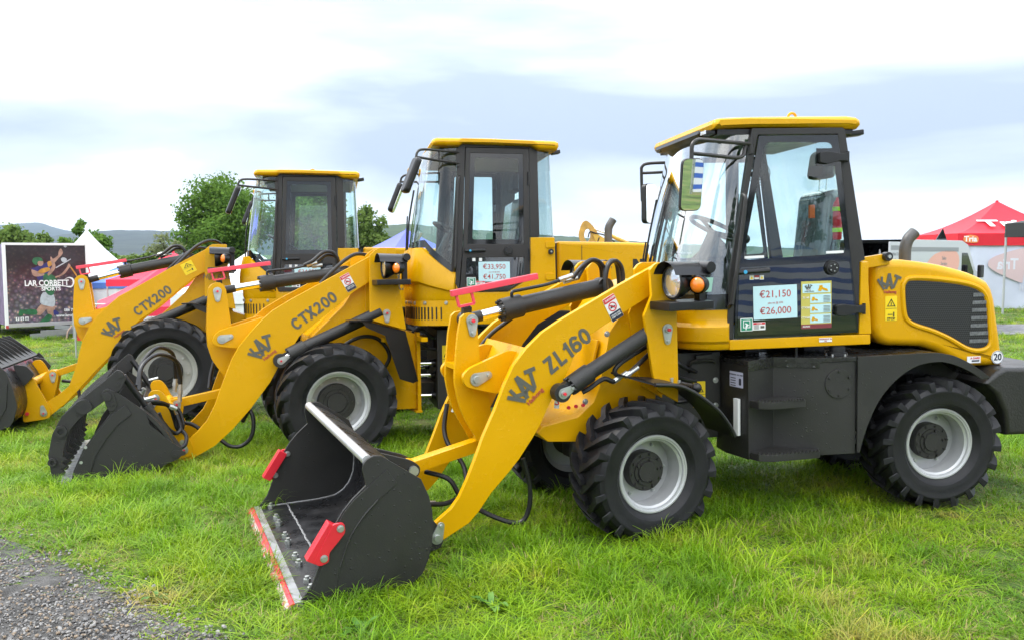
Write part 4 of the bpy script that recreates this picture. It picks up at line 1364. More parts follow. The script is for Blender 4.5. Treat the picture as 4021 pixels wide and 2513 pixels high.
    text('ADARE', WHT, fl, fm @ Matrix.Translation((-.07, -.138, .004)), .016, bold=.01, depth=.0006)
    exit_sticker(door, R @ face_m(-.2, y, 1.255, .5), .082)
    note_sticker(door, R @ face_m(-.115, y, 1.243, .5), .084, .050)
    for x in (-.165, -.097): 
        g = film('sticker', rect(.028, .028, .002), WHT, door, R @ face_m(x, y, 1.552))
        film('pictogram', [(-.010, -.009), (.010, -.009), (0, .010)], STY, g, R @ face_m(x, y, 1.552), .0018)
    g = film('sticker', rect(.032, .024), WHT, door, R @ face_m(-.131, y, 1.553))
    film('sticker_head', rect(.032, .012, 0, 0, .006), REDP, g, R @ face_m(-.131, y, 1.553), .0018)
    # grab rail on the front pillar
    MB().tube([(-.218, -.612, 2.08), (-.216, -.645, 2.06), (-.222, -.65, 2.0), (-.262, -.65, 1.70), (-.305, -.65, 1.42), (-.312, -.645, 1.39), (-.314, -.612, 1.37)], .013, 10, 5).build('grab_rail', CAB, P, R)
    # windscreen
    topc = plan(-.40, -.155, .575)
    grid = []
    for k in range(9):
        t = k / 8
        grid.append([(a[0] * (1 - t) + b[0] * t - .02 * math.sin(math.pi * t), a[1] * (1 - t) + b[1] * t, 1.356 + (2.47 - 1.356) * t) for a, b in zip(lo, topc)])
    ws = MB().shell(grid, .006, C).build('windscreen', GLW, P, R)
    # black band along the foot and the sides of the glass
    fg = []
    for t in (0.0, .03, .06, .085):
        fg.append([(a[0] * (1 - t) + b[0] * t - .02 * math.sin(math.pi * t) - .002, (a[1] * (1 - t) + b[1] * t) * 1.003, 1.357 + (2.47 - 1.356) * t) for a, b in zip(lo, topc)])
    MB().shell(fg, .003, C).build('windscreen_band', FRIT, ws, R)
    c = Vector((-.43, -.578, 1.50))
    wp = [(-.50, -.585, 1.47), (-.425, -.600, 1.47), (-.41, -.596, 1.56), (-.485, -.582, 1.56)]
    MB().add(wp + [(p[0] - .002, p[1] - .003, p[2]) for p in wp], [(3, 2, 1, 0), (4, 5, 6, 7), (0, 1, 5, 4), (1, 2, 6, 5), (2, 3, 7, 6), (3, 0, 4, 7)]).build('windscreen_sticker', pmat('pale_green_paper', (.30, .55, .45), .5), ws, R)
    # price paper behind the windscreen, wiper
    pm = R @ Matrix.Translation((-.49, .12, 1.93)) @ Matrix.Rotation(R_(-90 + 3), 4, 'Z') @ Matrix.Rotation(R_(90 - 12), 4, 'X')
    price_sign(P, pm, .30, .21, '€21,150', '€26,000')
    wi = MB().tube([(-.625, .28, 1.40), (-.60, .26, 1.62), (-.575, .25, 1.78)], .009, 6, 3).tube([(-.64, .22, 1.45), (-.60, .20, 1.75), (-.53, .18, 2.10)], .007, 6, 3).tube([(-.645, .30, 1.43), (-.585, .27, 1.80)], .006, 6).build('wiper', BLK, P, R)
    # rear window
    grid = []
    for k in range(5):
        t = k / 4
        x0, b_ = .625 + (.475 - .625) * t, .07 + .02 * t
        grid.append([(x0 + b_ * (1 - (2 * j / 10 - 1) ** 4), -.57 + 1.14 * j / 10, 1.64 + (2.475 - 1.64) * t) for j in range(11)])
    MB().shell(grid, .006, (0, 0)).build('rear_window', GLS, P, R)
    # roof: slab with rounded rim, front visor a step lower, lining
    ro = [(-.405, 2.488), (-.415, 2.515), (-.40, 2.545), (-.36, 2.556), (-.20, 2.562), (.48, 2.566), (.545, 2.558), (.575, 2.54), (.58, 2.508), (.555, 2.482), (.2, 2.492), (-.2, 2.496)]
    rf = MB().pillow(ro, .63, .05, 5).build('roof', YEL, P, R)
    MB().box(-.37, .54, -.575, .575, 2.455, 2.488).build('roof_lining', BLK, rf, R)
    MB().pillow([(-.40, 2.49), (-.445, 2.50), (-.455, 2.475), (-.42, 2.455), (-.36, 2.455), (-.34, 2.48)], .46, .02, 3).build('front_trim', BLK, rf, R)
    for yy in (-.52, .40):
        lt = MB().box(-.44, -.38, yy - .045, yy + .045, 2.458, 2.486).build('work_light', BLK, rf, R, bevel=.006)
        MB().box(-.446, -.44, yy - .04, yy + .04, 2.462, 2.484).build('light_lens', LENS, lt, R)
    rl = MB().bar((.545, -.48, 2.462), (.645, -.50, 2.472), .10, .035).bar((.50, -.48, 2.48), (.56, -.48, 2.46), .015, .015).build('rear_light', BLK, rf, R, bevel=.008)
    ey = MB()
    ey.tube([(.36 + .028 * math.cos(2 * math.pi * k / 20), -.10, 2.635 + .028 * math.sin(2 * math.pi * k / 20)) for k in range(21)], .009, 8).cyl((.36, -.10, 2.55), (.36, -.10, 2.612), .013, 10)
    ey.build('lifting_eye', YEL, rf, R)
    # mirrors
    ma = MB().tube([(-.15, -.60, 2.39), (-.30, -.68, 2.392), (-.52, -.80, 2.392), (-.60, -.84, 2.388), (-.635, -.85, 2.36), (-.64, -.85, 2.30), (-.645, -.85, 2.20)], .013, 8, 4)
    ma.tube([(-.635, -.85, 2.31), (-.45, -.77, 2.302), (-.30, -.69, 2.298), (-.235, -.655, 2.315), (-.215, -.63, 2.36), (-.20, -.625, 2.39)], .012, 8, 4).cyl((-.165, -.61, 2.33), (-.165, -.61, 2.43), .016, 10)
    mo = ma.build('mirror_arm', CAB, P, R)
    Mm = R @ Matrix.Translation((-.648, -.853, 2.125)) @ Matrix.Rotation(R_(1), 4, 'Z') @ Matrix.Rotation(R_(6), 4, 'X')
    o = rnd([(-.072, -.155), (.062, -.155), (.075, .155), (-.062, .155)], .04, 5)
    MB().pillow(o, .02, .012, 3).build('mirror_shell', PLA, mo, Mm)
    MB().prism(inset(o, .006), -.0225, -.0195).build('mirror_face', MIR, mo, Mm)
    ma = MB().tube([(-.15, .60, 2.40), (-.30, .68, 2.412), (-.42, .74, 2.412), (-.462, .75, 2.39), (-.468, .75, 2.34), (-.465, .75, 2.12)], .012, 8, 4).tube([(-.465, .75, 2.34), (-.30, .68, 2.34), (-.17, .61, 2.35)], .011, 8, 3)
    mo = ma.build('mirror_arm', CAB, P, R)
    Mm = R @ Matrix.Translation((-.42, .735, 2.10)) @ Matrix.Rotation(R_(38), 4, 'Z')
    o = rnd([(-.07, -.155), (.065, -.155), (.075, .155), (-.065, .155)], .04, 5)
    MB().pillow(o, .025, .014, 3).build('mirror_shell', PLA, mo, Mm)
    MB().prism(inset(o, .006), -.0275, -.0245).build('mirror_face', MIR, mo, Mm)
    cab_interior(P, R, .62, 1.14, wrapped=True, small=True)


def cab_interior(P, R, sx, fz, wrapped=False, small=False, sw=(-.16, 1.88)):
    """Seat, steering wheel and a few fittings; sx is the seat back, fz the floor height."""
    fab = WRAP if wrapped else SEATF
    b = MB().pillow(rnd([(sx - .50, fz + .40), (sx - .05, fz + .36), (sx - .02, fz + .50), (sx - .48, fz + .52)], .04), .24, .04)
    seat = b.build('seat', fab, P, R)
    MB().pillow(rnd([(sx - .12, fz + .42), (sx + .03, fz + .42), (sx + .10, fz + .95), (sx + .03, fz + 1.0), (sx - .06, fz + .97)], .05), .23, .06).build('backrest', fab, seat, R)
    MB().pillow(rnd([(sx - .05, fz + 1.08), (sx + .06, fz + 1.07), (sx + .10, fz + 1.24), (sx + .06, fz + 1.29), (sx - .02, fz + 1.27)], .04), .13, .04).build('headrest', SEATF, seat, R)
    MB().cyl((sx + .02, -.05, fz + .95), (sx + .03, -.05, fz + 1.12), .007, 8).cyl((sx + .02, .05, fz + .95), (sx + .03, .05, fz + 1.12), .007, 8).build('headrest_rods', CHR, seat, R)
    MB().box(sx - .42, sx - .04, -.2, .2, fz, fz + .38).build('seat_base', INT, seat, R, bevel=.02)
    # steering
    c = Vector((sw[0], 0, sw[1]))
    ax = Vector((.45, 0, .89)).normalized()
    u = Vector((0, 1, 0)); v = ax.cross(u)
    st = MB().tube([c + u * (.19 * math.cos(2 * math.pi * k / 24)) + v * (.19 * math.sin(2 * math.pi * k / 24)) for k in range(25)], .016, 8)
    for a in (0, 2.1, 4.2):
        st.tube([c - ax * .03, c + u * (.18 * math.cos(a)) + v * (.18 * math.sin(a))], .014, 6)
    sto = st.build('steering_wheel', PLA, P, R)
    MB().tube([c - ax * .02, c - ax * .35, Vector((c.x - .18, 0, fz))], .04, 10).build('steering_column', INT, sto, R)
    MB().box(sw[0] - .24, sw[0] - .10, -.22, .22, fz, sw[1] - .22).build('dashboard', INT, P, R, bevel=.03)
    if small:
        f = MB()
        for k in range(12):
            a = 2 * math.pi * k / 12
            f.tube([(.27 + .0 * k, .22, 2.28), (.27 + .085 * math.cos(a), .235, 2.28 + .085 * math.sin(a))], .0022, 4)
        for rr in (.085, .065, .045):
            f.tube([(.27 + rr * math.cos(2 * math.pi * k / 24), .235, 2.28 + rr * math.sin(2 * math.pi * k / 24)) for k in range(25)], .003, 4)
        fo = f.build('fan', BLK, P, R)
        MB().cyl((.27, .24, 2.28), (.27, .32, 2.28), .03, 14).build('fan_motor', BLK, fo, R)
        ex = MB().lathe([(.0005, -.14), (.026, -.14), (.029, -.13), (.029, .09), (.022, .11), (.012, .12), (.010, .14), (.0005, .14)], 20)
        eo = ex.build('fire_extinguisher', RED, P, R @ Matrix.Translation((.535, -.40, 1.92)) @ Matrix.Rotation(R_(90), 4, 'X'))
        lime = pmat('lime_strap', (.45, .80, .03), .5)
        for z in (1.83, 1.97): MB().cyl((.535, -.40, z), (.535, -.40, z + .028), .032, 20).build('strap', lime, eo, R)
        MB().box(.40, .44, -.28, -.26, 1.93, 2.02).build('belt_buckle', pmat('buckle_orange', (.65, .14, .04), .5), P, R, bevel=.005)
        MB().prism(rnd([(.27, 1.80), (.30, 1.80), (.305, 1.95), (.33, 1.965), (.32, 1.995), (.25, 1.995), (.24, 1.97), (.265, 1.955)], .006), .54, .556).build('emergency_hammer', RED, P, R)
        # far side pillar that shows through the near window
        MB().box(.16, .25, .56, .60, 1.163, 2.45).build('far_pillar', INT, P, R)
        MB().box(-.2, .5, .54, .59, 1.163, 1.62).build('far_lining', INT, P, R)
        MB().ball((-.02, -.18, 1.80), .035).cyl((-.02, -.18, 1.45), (-.02, -.18, 1.78), .012, 8).build('gear_lever', PLA, P, R)


# ------------------------------------------------------------------ the two larger loaders
S2 = dict(
    armY=.45, towerY=.56, crankY=.11, bracketY=.26, bodyY=.36, track=.605, axle=-1.25, wr=.505, wheel='mid',
    arm=[(-.70, 1.895), (-.786, 1.891), (-.877, 1.827), (-1.158, 1.678), (-1.407, 1.545), (-1.59, 1.45), (-1.77, 1.344), (-1.866, 1.262), (-1.967, 1.155), (-2.07, 1.032), (-2.133, .92), (-2.187, .786), (-2.234, .664), (-2.282, .531), (-2.355, .39), (-2.435, .303), (-2.529, .222),
         (-2.585, .175), (-2.605, .115), (-2.58, .065), (-2.53, .05), (-2.49, .063), (-2.293, .166), (-2.14, .30), (-1.985, .469), (-1.806, .702), (-1.735, .83), (-1.665, .88), (-1.62, .98), (-1.539, 1.105), (-1.353, 1.247), (-1.19, 1.375), (-1.024, 1.502), (-.883, 1.588), (-.70, 1.66)],
    tower=[(-.899, 1.836), (-.85, 1.88), (-.809, 1.901), (-.656, 1.901), (-.650, 1.89), (-.648, 1.659), (-.569, 1.138), (-.60, 1.14), (-.913, 1.237), (-.905, 1.587)],
    tower_back=[(-.652, 1.87), (-.648, 1.659), (-.575, 1.16)], tower_pin=(-.753, 1.295),
    lift=((-1.722, .896), (-1.64, .945), (-1.50, 1.01), (-.80, 1.31), .055, .52), lift_pin_ang=118,
    tilt=((-2.219, 1.522), (-1.826, 1.586), (-1.70, 1.606), (-1.03, 1.69), .060),
    body=[(-.64, 1.78), (-.86, 1.75), (-1.117, 1.372), (-1.41, 1.095), (-1.46, .78), (-1.40, .48), (-.62, .36), (-.408, .355), (-.415, 1.08), (-.58, 1.14)],
    crank=[(-2.19, 1.60), (-2.217, 1.605), (-2.26, 1.592), (-2.293, 1.555), (-2.311, 1.339), (-2.32, 1.163), (-2.314, 1.022), (-2.277, .89), (-2.22, .80), (-2.167, .72), (-2.14, .58), (-2.095, .545), (-2.055, .57), (-2.05, .65), (-2.06, .9), (-2.08, 1.1), (-2.104, 1.209), (-2.142, 1.533), (-2.16, 1.58)],
    crank_pins=((-2.219, 1.522), (-2.20, 1.092)), bracket=rnd([(-2.285, 1.06), (-2.272, 1.12), (-2.224, 1.169), (-1.822, 1.286), (-1.76, 1.25), (-1.93, 1.02), (-2.09, 1.005), (-2.24, 1.03)], .03),
    beam=[(-1.82, 1.27), (-1.73, 1.23), (-1.86, 1.04), (-1.97, 1.02)],
    link=((-2.10, .60), (-2.59, .51)), red=((-2.297, 1.708), (-1.736, 1.78)), lamp=(-.77, 1.72), lampY=.68,
    hoses=[[(-1.42, -.02, 1.76), (-1.34, -.03, 1.80), (-1.24, -.03, 1.88), (-1.15, -.03, 1.885), (-1.10, -.03, 1.82), (-1.11, 0, 1.72), (-1.18, 0, 1.62)],
           [(-1.38, .03, 1.75), (-1.30, .03, 1.79), (-1.20, .03, 1.86), (-1.10, .04, 1.84), (-1.08, .05, 1.75), (-1.12, .05, 1.62)],
           [(-1.30, -.20, 1.58), (-1.20, -.2, 1.68), (-1.06, -.18, 1.80), (-.94, -.16, 1.86), (-.82, -.12, 1.84), (-.74, -.1, 1.74)],
           [(-2.23, .36, .90), (-2.28, .34, .72), (-2.30, .30, .60)],
           [(-2.05, -.36, .35), (-1.99, -.40, .45), (-1.96, -.42, .36), (-1.98, -.42, .22), (-2.06, -.40, .14), (-2.16, -.38, .14), (-2.25, -.3, .2)],
           [(-2.60, -.1, .34), (-2.48, -.14, .33), (-2.38, -.18, .25), (-2.34, -.2, .15)],
           [(-1.35, -.45, .80), (-1.15, -.48, 1.0), (-.98, -.5, 1.08), (-.82, -.5, 1.05), (-.72, -.5, .90), (-.78, -.48, .75)]], hose_r=.018,
)
S3 = dict(S2)
S3.update(
    track=.63, wr=.585, wheel='big',
    arm=[(-.60, 2.045), (-.689, 2.044), (-.80, 1.985), (-.917, 1.924), (-1.199, 1.767), (-1.476, 1.602), (-1.748, 1.45), (-1.884, 1.327), (-1.992, 1.213), (-2.074, 1.09), (-2.139, .948), (-2.175, .82), (-2.20, .70), (-2.234, .598), (-2.29, .447), (-2.395, .357), (-2.499, .29), (-2.58, .23),
         (-2.61, .16), (-2.59, .11), (-2.53, .09), (-2.487, .12), (-2.34, .24), (-2.188, .404), (-2.062, .552), (-1.881, .738), (-1.70, .95), (-1.62, 1.07), (-1.542, 1.163), (-1.348, 1.306), (-1.123, 1.499), (-.943, 1.646), (-.839, 1.705), (-.62, 1.80)],
    tower=shift(S2['tower'], .10, .145), tower_back=shift(S2['tower_back'], .10, .145), tower_pin=(-.65, 1.44),
    lift=((-1.66, 1.0), (-1.58, 1.05), (-1.44, 1.115), (-.72, 1.43), .055, .52),
    tilt=((-2.172, 1.628), (-1.768, 1.735), (-1.64, 1.765), (-.98, 1.90), .062),
    body=shift(S2['body'], .08, .11), crank=shift(S2['crank'], .045, .10), crank_pins=((-2.172, 1.625), (-2.155, 1.17)), bracket=shift(S2['bracket'], .045, .08), beam=shift(S2['beam'], .04, .07),
    link=((-2.055, .70), (-2.505, .548)), red=((-2.233, 1.789), (-1.689, 1.876)), lamp=(-.655, 1.885),
    hoses=[[(q[0] + .06, q[1], q[2] + .16) for q in h] for h in S2['hoses'][:3]] + [[(-1.30, -.42, 1.64), (-1.20, -.42, 1.72), (-1.0, -.40, 1.93), (-.88, -.38, 2.04), (-.74, -.34, 2.10), (-.62, -.2, 2.07), (-.55, 0, 1.95)], [(-2.42, -.05, .47), (-2.30, -.1, .45), (-2.24, -.15, .36), (-2.22, -.2, .25)]],
)


def hitch(P, F, dx=0.0, dz=0.0, lug=(-2.51, .548)):
    """Yellow quick-hitch frame on the arm ends."""
    h = MB().cyl((-2.66 + dx, -.43, .50 + dz), (-2.66 + dx, .43, .50 + dz), .045, 20).box(-2.72 + dx, -2.62 + dx, -.41, .41, .12 + dz, .20 + dz).build('quick_hitch', YEL, P, F)
    for s in (-1, 1):
        o = rnd(shift([(-2.826, .64), (-2.80, .684), (-2.73, .69), (-2.685, .638), (-2.50, .24), (-2.476, .19), (-2.489, .10), (-2.55, .085), (-2.759, .062), (-2.753, .39)], dx, dz), .03)
        MB().prism(o, *sorted((s * .475, s * .435))).build('hitch_plate', YEL, h, F, bevel=.004)
        o = rnd([(lug[0] - .05, lug[1] + .05), (lug[0] + .04, lug[1] + .05), (lug[0] + .06, lug[1] - .03), (lug[0] + .0, lug[1] - .30), (lug[0] - .12, lug[1] - .30), (lug[0] - .14, lug[1] - .05)], .03)
        MB().prism(o, *sorted((s * .10, s * .065))).build('hitch_lug', YEL, h, F, bevel=.004)
    pin(h, F, -2.764 + dx, -.476, .62 + dz, -20, .9)
    pin(h, F, -2.55 + dx, -.476, .155 + dz, 190, .95)
    pin(h, F, lug[0], -.101, lug[1], 0, .95)
    MB().cyl((-2.715 + dx, -.476, .158 + dz), (-2.715 + dx, -.492, .158 + dz), .02, 14).build('lock_pin', RDC, h, F)
    return h


def grapple(P, F):
    """Dark grapple bucket: bucket shell, side plates, clamp tines, cylinders."""
    W2 = 1.0
    so = spline([(-3.40, .03), (-3.1, .05), (-2.85, .075), (-2.70, .13), (-2.62, .22), (-2.66, .36), (-2.76, .50), (-2.86, .60)], 5)
    si = spline([(-3.40, .045), (-3.1, .068), (-2.86, .095), (-2.72, .15), (-2.65, .23), (-2.685, .35), (-2.78, .485), (-2.875, .585)], 5)
    g = MB().prism(so + list(reversed(si)), -W2 + .012, W2 - .012).build('grapple_bucket', DGR, P, F)
    side = [(-2.573, .262), (-2.566, .235), (-2.572, .20), (-2.60, .175), (-2.731, .128), (-3.0, .055), (-3.277, .022), (-3.40, .028), (-3.378, .065), (-3.355, .155), (-3.284, .314), (-3.181, .454), (-3.085, .577), (-3.109, .634), (-3.139, .73), (-3.132, .760), (-3.10, .778), (-3.07, .765), (-3.005, .72), (-2.83, .577), (-2.803, .472), (-2.66, .33)]
    for s in (-1, 1):
        MB().prism(side, *sorted((s * W2, s * (W2 - .02)))).build('side_plate', DGR, g, F, bevel=.003)
        MB().prism(shift([(-2.974, .642), (-2.93, .565), (-3.03, .49), (-3.12, .38), (-3.20, .25), (-3.25, .08), (-3.36, .07), (-3.345, .15), (-3.27, .31), (-3.17, .45), (-3.075, .57)], 0, 0), *sorted((s * (W2 + .012), s * (W2 - .001)))).build('wear_plate', DGR, g, F, bevel=.003)
        bo = rnd([(-3.145, .74), (-3.11, .782), (-3.06, .76), (-3.03, .64), (-3.06, .60), (-3.09, .60)], .03)
        MB().prism(bo, *sorted((s * (W2 + .016), s * (W2 - .001)))).build('pivot_boss', DGR, g, F, bevel=.003)
        MB().cyl((-3.102, s * W2, .717), (-3.102, s * (W2 + .035), .717), .034, 20).cyl((-3.07, s * W2, .655), (-3.07, s * (W2 + .025), .655), .016, 12).build('pivot_pin', DGR, g, F, bevel=.002)
        MB().prism(teardrop_xz(-2.618, .222, 90, .8), *sorted((s * (W2 + .010), s * (W2 - .001)))).build('pin_boss', DGR, g, F, bevel=.002)
    for (x, z) in ((-3.30, .215), (-3.265, .33), (-3.37, .05)):
        MB().cyl((x, -W2 - .013, z), (x, -W2 - .018, z), .012, 12).build('bolt', GAL, g, F)
    MB().prism([(-3.535, .050), (-3.36, .040), (-3.36, .072), (-3.40, .080), (-3.515, .066)], -W2 + .02, W2 + .02).build('cutting_edge', PERF, g, F)
    # clamp tines
    tine = [(-3.03, .915), (-3.005, .910), (-2.978, .880), (-2.967, .835), (-3.006, .762), (-3.10, .694), (-3.196, .624), (-3.306, .549), (-3.37, .47), (-3.40, .40), (-3.425, .30), (-3.43, .26), (-3.405, .24), (-3.44, .215), (-3.415, .19), (-3.448, .165), (-3.425, .14), (-3.455, .115), (-3.44, .09), (-3.465, .06), (-3.475, .036), (-3.515, .142), (-3.53, .281), (-3.497, .443), (-3.428, .576), (-3.318, .679), (-3.123, .834)]
    cl = MB().cyl((-3.27, -.99, .643), (-3.27, .97, .643), .044, 20).cyl((-3.436, -.97, .462), (-3.436, .97, .462), .034, 18).cyl((-3.502, -.965, .228), (-3.502, .965, .228), .024, 16).build('clamp_tube', DGR, g, F)
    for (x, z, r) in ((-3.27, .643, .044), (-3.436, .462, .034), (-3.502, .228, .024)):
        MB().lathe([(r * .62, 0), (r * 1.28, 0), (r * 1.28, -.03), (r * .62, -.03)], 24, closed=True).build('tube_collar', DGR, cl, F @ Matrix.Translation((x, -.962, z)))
        MB().cyl((x, -.9905 if r > .04 else -.972, z), (x, -.9925 if r > .04 else -.974, z), r * .62, 18).build('bore_shade_disc', BKP, cl, F)  # black disc stands in for the shade inside the open tube end
    for k in range(9):
        y = -.945 + k * 1.89 / 8
        th = .016
        o = tine if k in (0, 8) else [p for p in tine if p[0] < -3.09]
        MB().prism(o, y - th, y + th).build('clamp_tine', DGR, g, F, bevel=.003)
    for s in (-1, 1):
        MB().cyl((-3.005, s * .93, .879), (-3.005, s * .98, .879), .024, 16).cyl((-3.03, s * .93, .80), (-3.03, s * .975, .80), .014, 12).build('clamp_pin', DGR, g, F)
        a, b = Vector((-2.99, s * .86, .86)), Vector((-2.60, s * .78, .22))
        cy = MB().cyl(a.lerp(b, .42), b, .038, 20).cyl(a.lerp(b, .40), a.lerp(b, .47), .048, 20).build('clamp_cylinder', DGR, g, F)
        MB().cyl(a, a.lerp(b, .42), .026, 16).build('piston_rod', BLK, cy, F)
        MB().cyl(a.lerp(b, .37) + Vector((0, 0, .03)), a.lerp(b, .37) + Vector((.09, 0, .05)), .014, 8).build('hose_fitting', GAL, cy, F)
    hs = [[(-2.88, -.70, .72), (-2.86, -.60, .90), (-2.74, -.45, .99), (-2.60, -.30, .93), (-2.56, -.2, .78), (-2.56, -.18, .70)],
          [(-2.90, -.50, .74), (-2.86, -.40, .92), (-2.74, -.30, 1.04), (-2.62, -.15, .98), (-2.60, -.08, .84), (-2.60, -.05, .74)],
          [(-2.80, -.62, .60), (-2.70, -.60, .58), (-2.62, -.50, .54), (-2.58, -.45, .50)],
          [(-2.86, -.75, .62), (-2.76, -.72, .62), (-2.66, -.60, .56), (-2.62, -.52, .44), (-2.60, -.52, .36), (-2.57, -.5, .33), (-2.55, -.5, .38), (-2.57, -.48, .48), (-2.60, -.48, .52)],
          [(-2.74, -.70, .52), (-2.70, -.68, .42), (-2.62, -.62, .33), (-2.57, -.58, .36), (-2.60, -.56, .48)],
          [(-2.58, -.55, .36), (-2.53, -.62, .30), (-2.54, -.70, .24), (-2.58, -.74, .22)]]
    for h in hs: MB().tube(h, .017, 10, 7).build('hose', HOS, g, F)
    for p, q in (((-2.56, -.18, .70), (-2.57, -.18, .54)), ((-2.60, -.05, .74), (-2.61, -.05, .62)), ((-2.90, -.66, .66), (-2.84, -.68, .73)), ((-2.82, -.60, .61), (-2.76, -.60, .60)), ((-2.86, -.50, .62), (-2.78, -.50, .60)), ((-2.66, -.60, .56), (-2.60, -.58, .53))):
        MB().cyl(p, q, .019, 6).cyl(Vector(p).lerp(Vector(q), .3), Vector(p).lerp(Vector(q), .55), .024, 6).build('hose_fitting', GAL, g, F)
    return g


def teardrop_xz(x, z, ang, s):
    a = R_(ang)
    return [(x + s * (p[0] * math.cos(a) - p[1] * math.sin(a)), z + s * (p[0] * math.sin(a) + p[1] * math.cos(a))) for p in teardrop()]


def plain_bucket(P, F):
    W2 = 1.02
    side = [(-2.872, .724), (-2.848, .745), (-2.791, .678), (-2.729, .478), (-2.70, .309), (-2.739, .163), (-2.776, .10), (-2.871, .07), (-3.30, .05), (-3.60, .05), (-3.58, .09), (-3.50, .32), (-3.38, .55), (-3.22, .73), (-3.24, .95), (-3.17, .965)]
    so = spline([(-3.60, .05), (-3.2, .055), (-2.9, .075), (-2.77, .13), (-2.715, .25), (-2.715, .40), (-2.76, .55), (-2.85, .70)], 5)
    si = spline([(-3.60, .065), (-3.2, .073), (-2.91, .092), (-2.79, .145), (-2.74, .25), (-2.742, .39), (-2.785, .54), (-2.87, .685)], 5)
    g = MB().prism(so + list(reversed(si)), -W2 + .012, W2 - .012).build('bucket', BUCKET_IN, P, F)
    for s in (-1, 1):
        MB().prism(side, *sorted((s * W2, s * (W2 - .018)))).build('side_plate', DGR, g, F, bevel=.003)
    MB().prism([(-3.08, .36), (-3.00, .44), (-2.85, .50), (-2.78, .56), (-2.80, .30), (-2.90, .12), (-3.5, .10), (-3.4, .25)], -W2 - .012, -W2 + .001).build('wear_plate', DGR, g, F, bevel=.003)
    # sloping spill plate on top with ribs
    MB().bar((-2.86, 0, .71), (-3.22, 0, .93), 2 * W2 - .04, .014).build('spill_plate', DGR, g, F)
    for k in range(9):
        y = -W2 + .15 + k * (2 * W2 - .3) / 8
        MB().prism([(-2.90, .748), (-2.862, .716), (-3.22, .936), (-3.22, .975), (-3.08, .915), (-2.97, .83)], y - .006, y + .006).build('rib', DGR, g, F)
    for s in (-1, 1):
        MB().prism(rnd([(-2.83, .72), (-2.70, .70), (-2.62, .60), (-2.70, .50), (-2.76, .45)], .03), *sorted((s * .52, s * .49))).build('bucket_ear', DGR, g, F, bevel=.003)
    return g


PERF = pmat('perforated_steel', (0.55, 0.56, 0.57), 0.35, metal=0.5, var=0.5, vs=30)


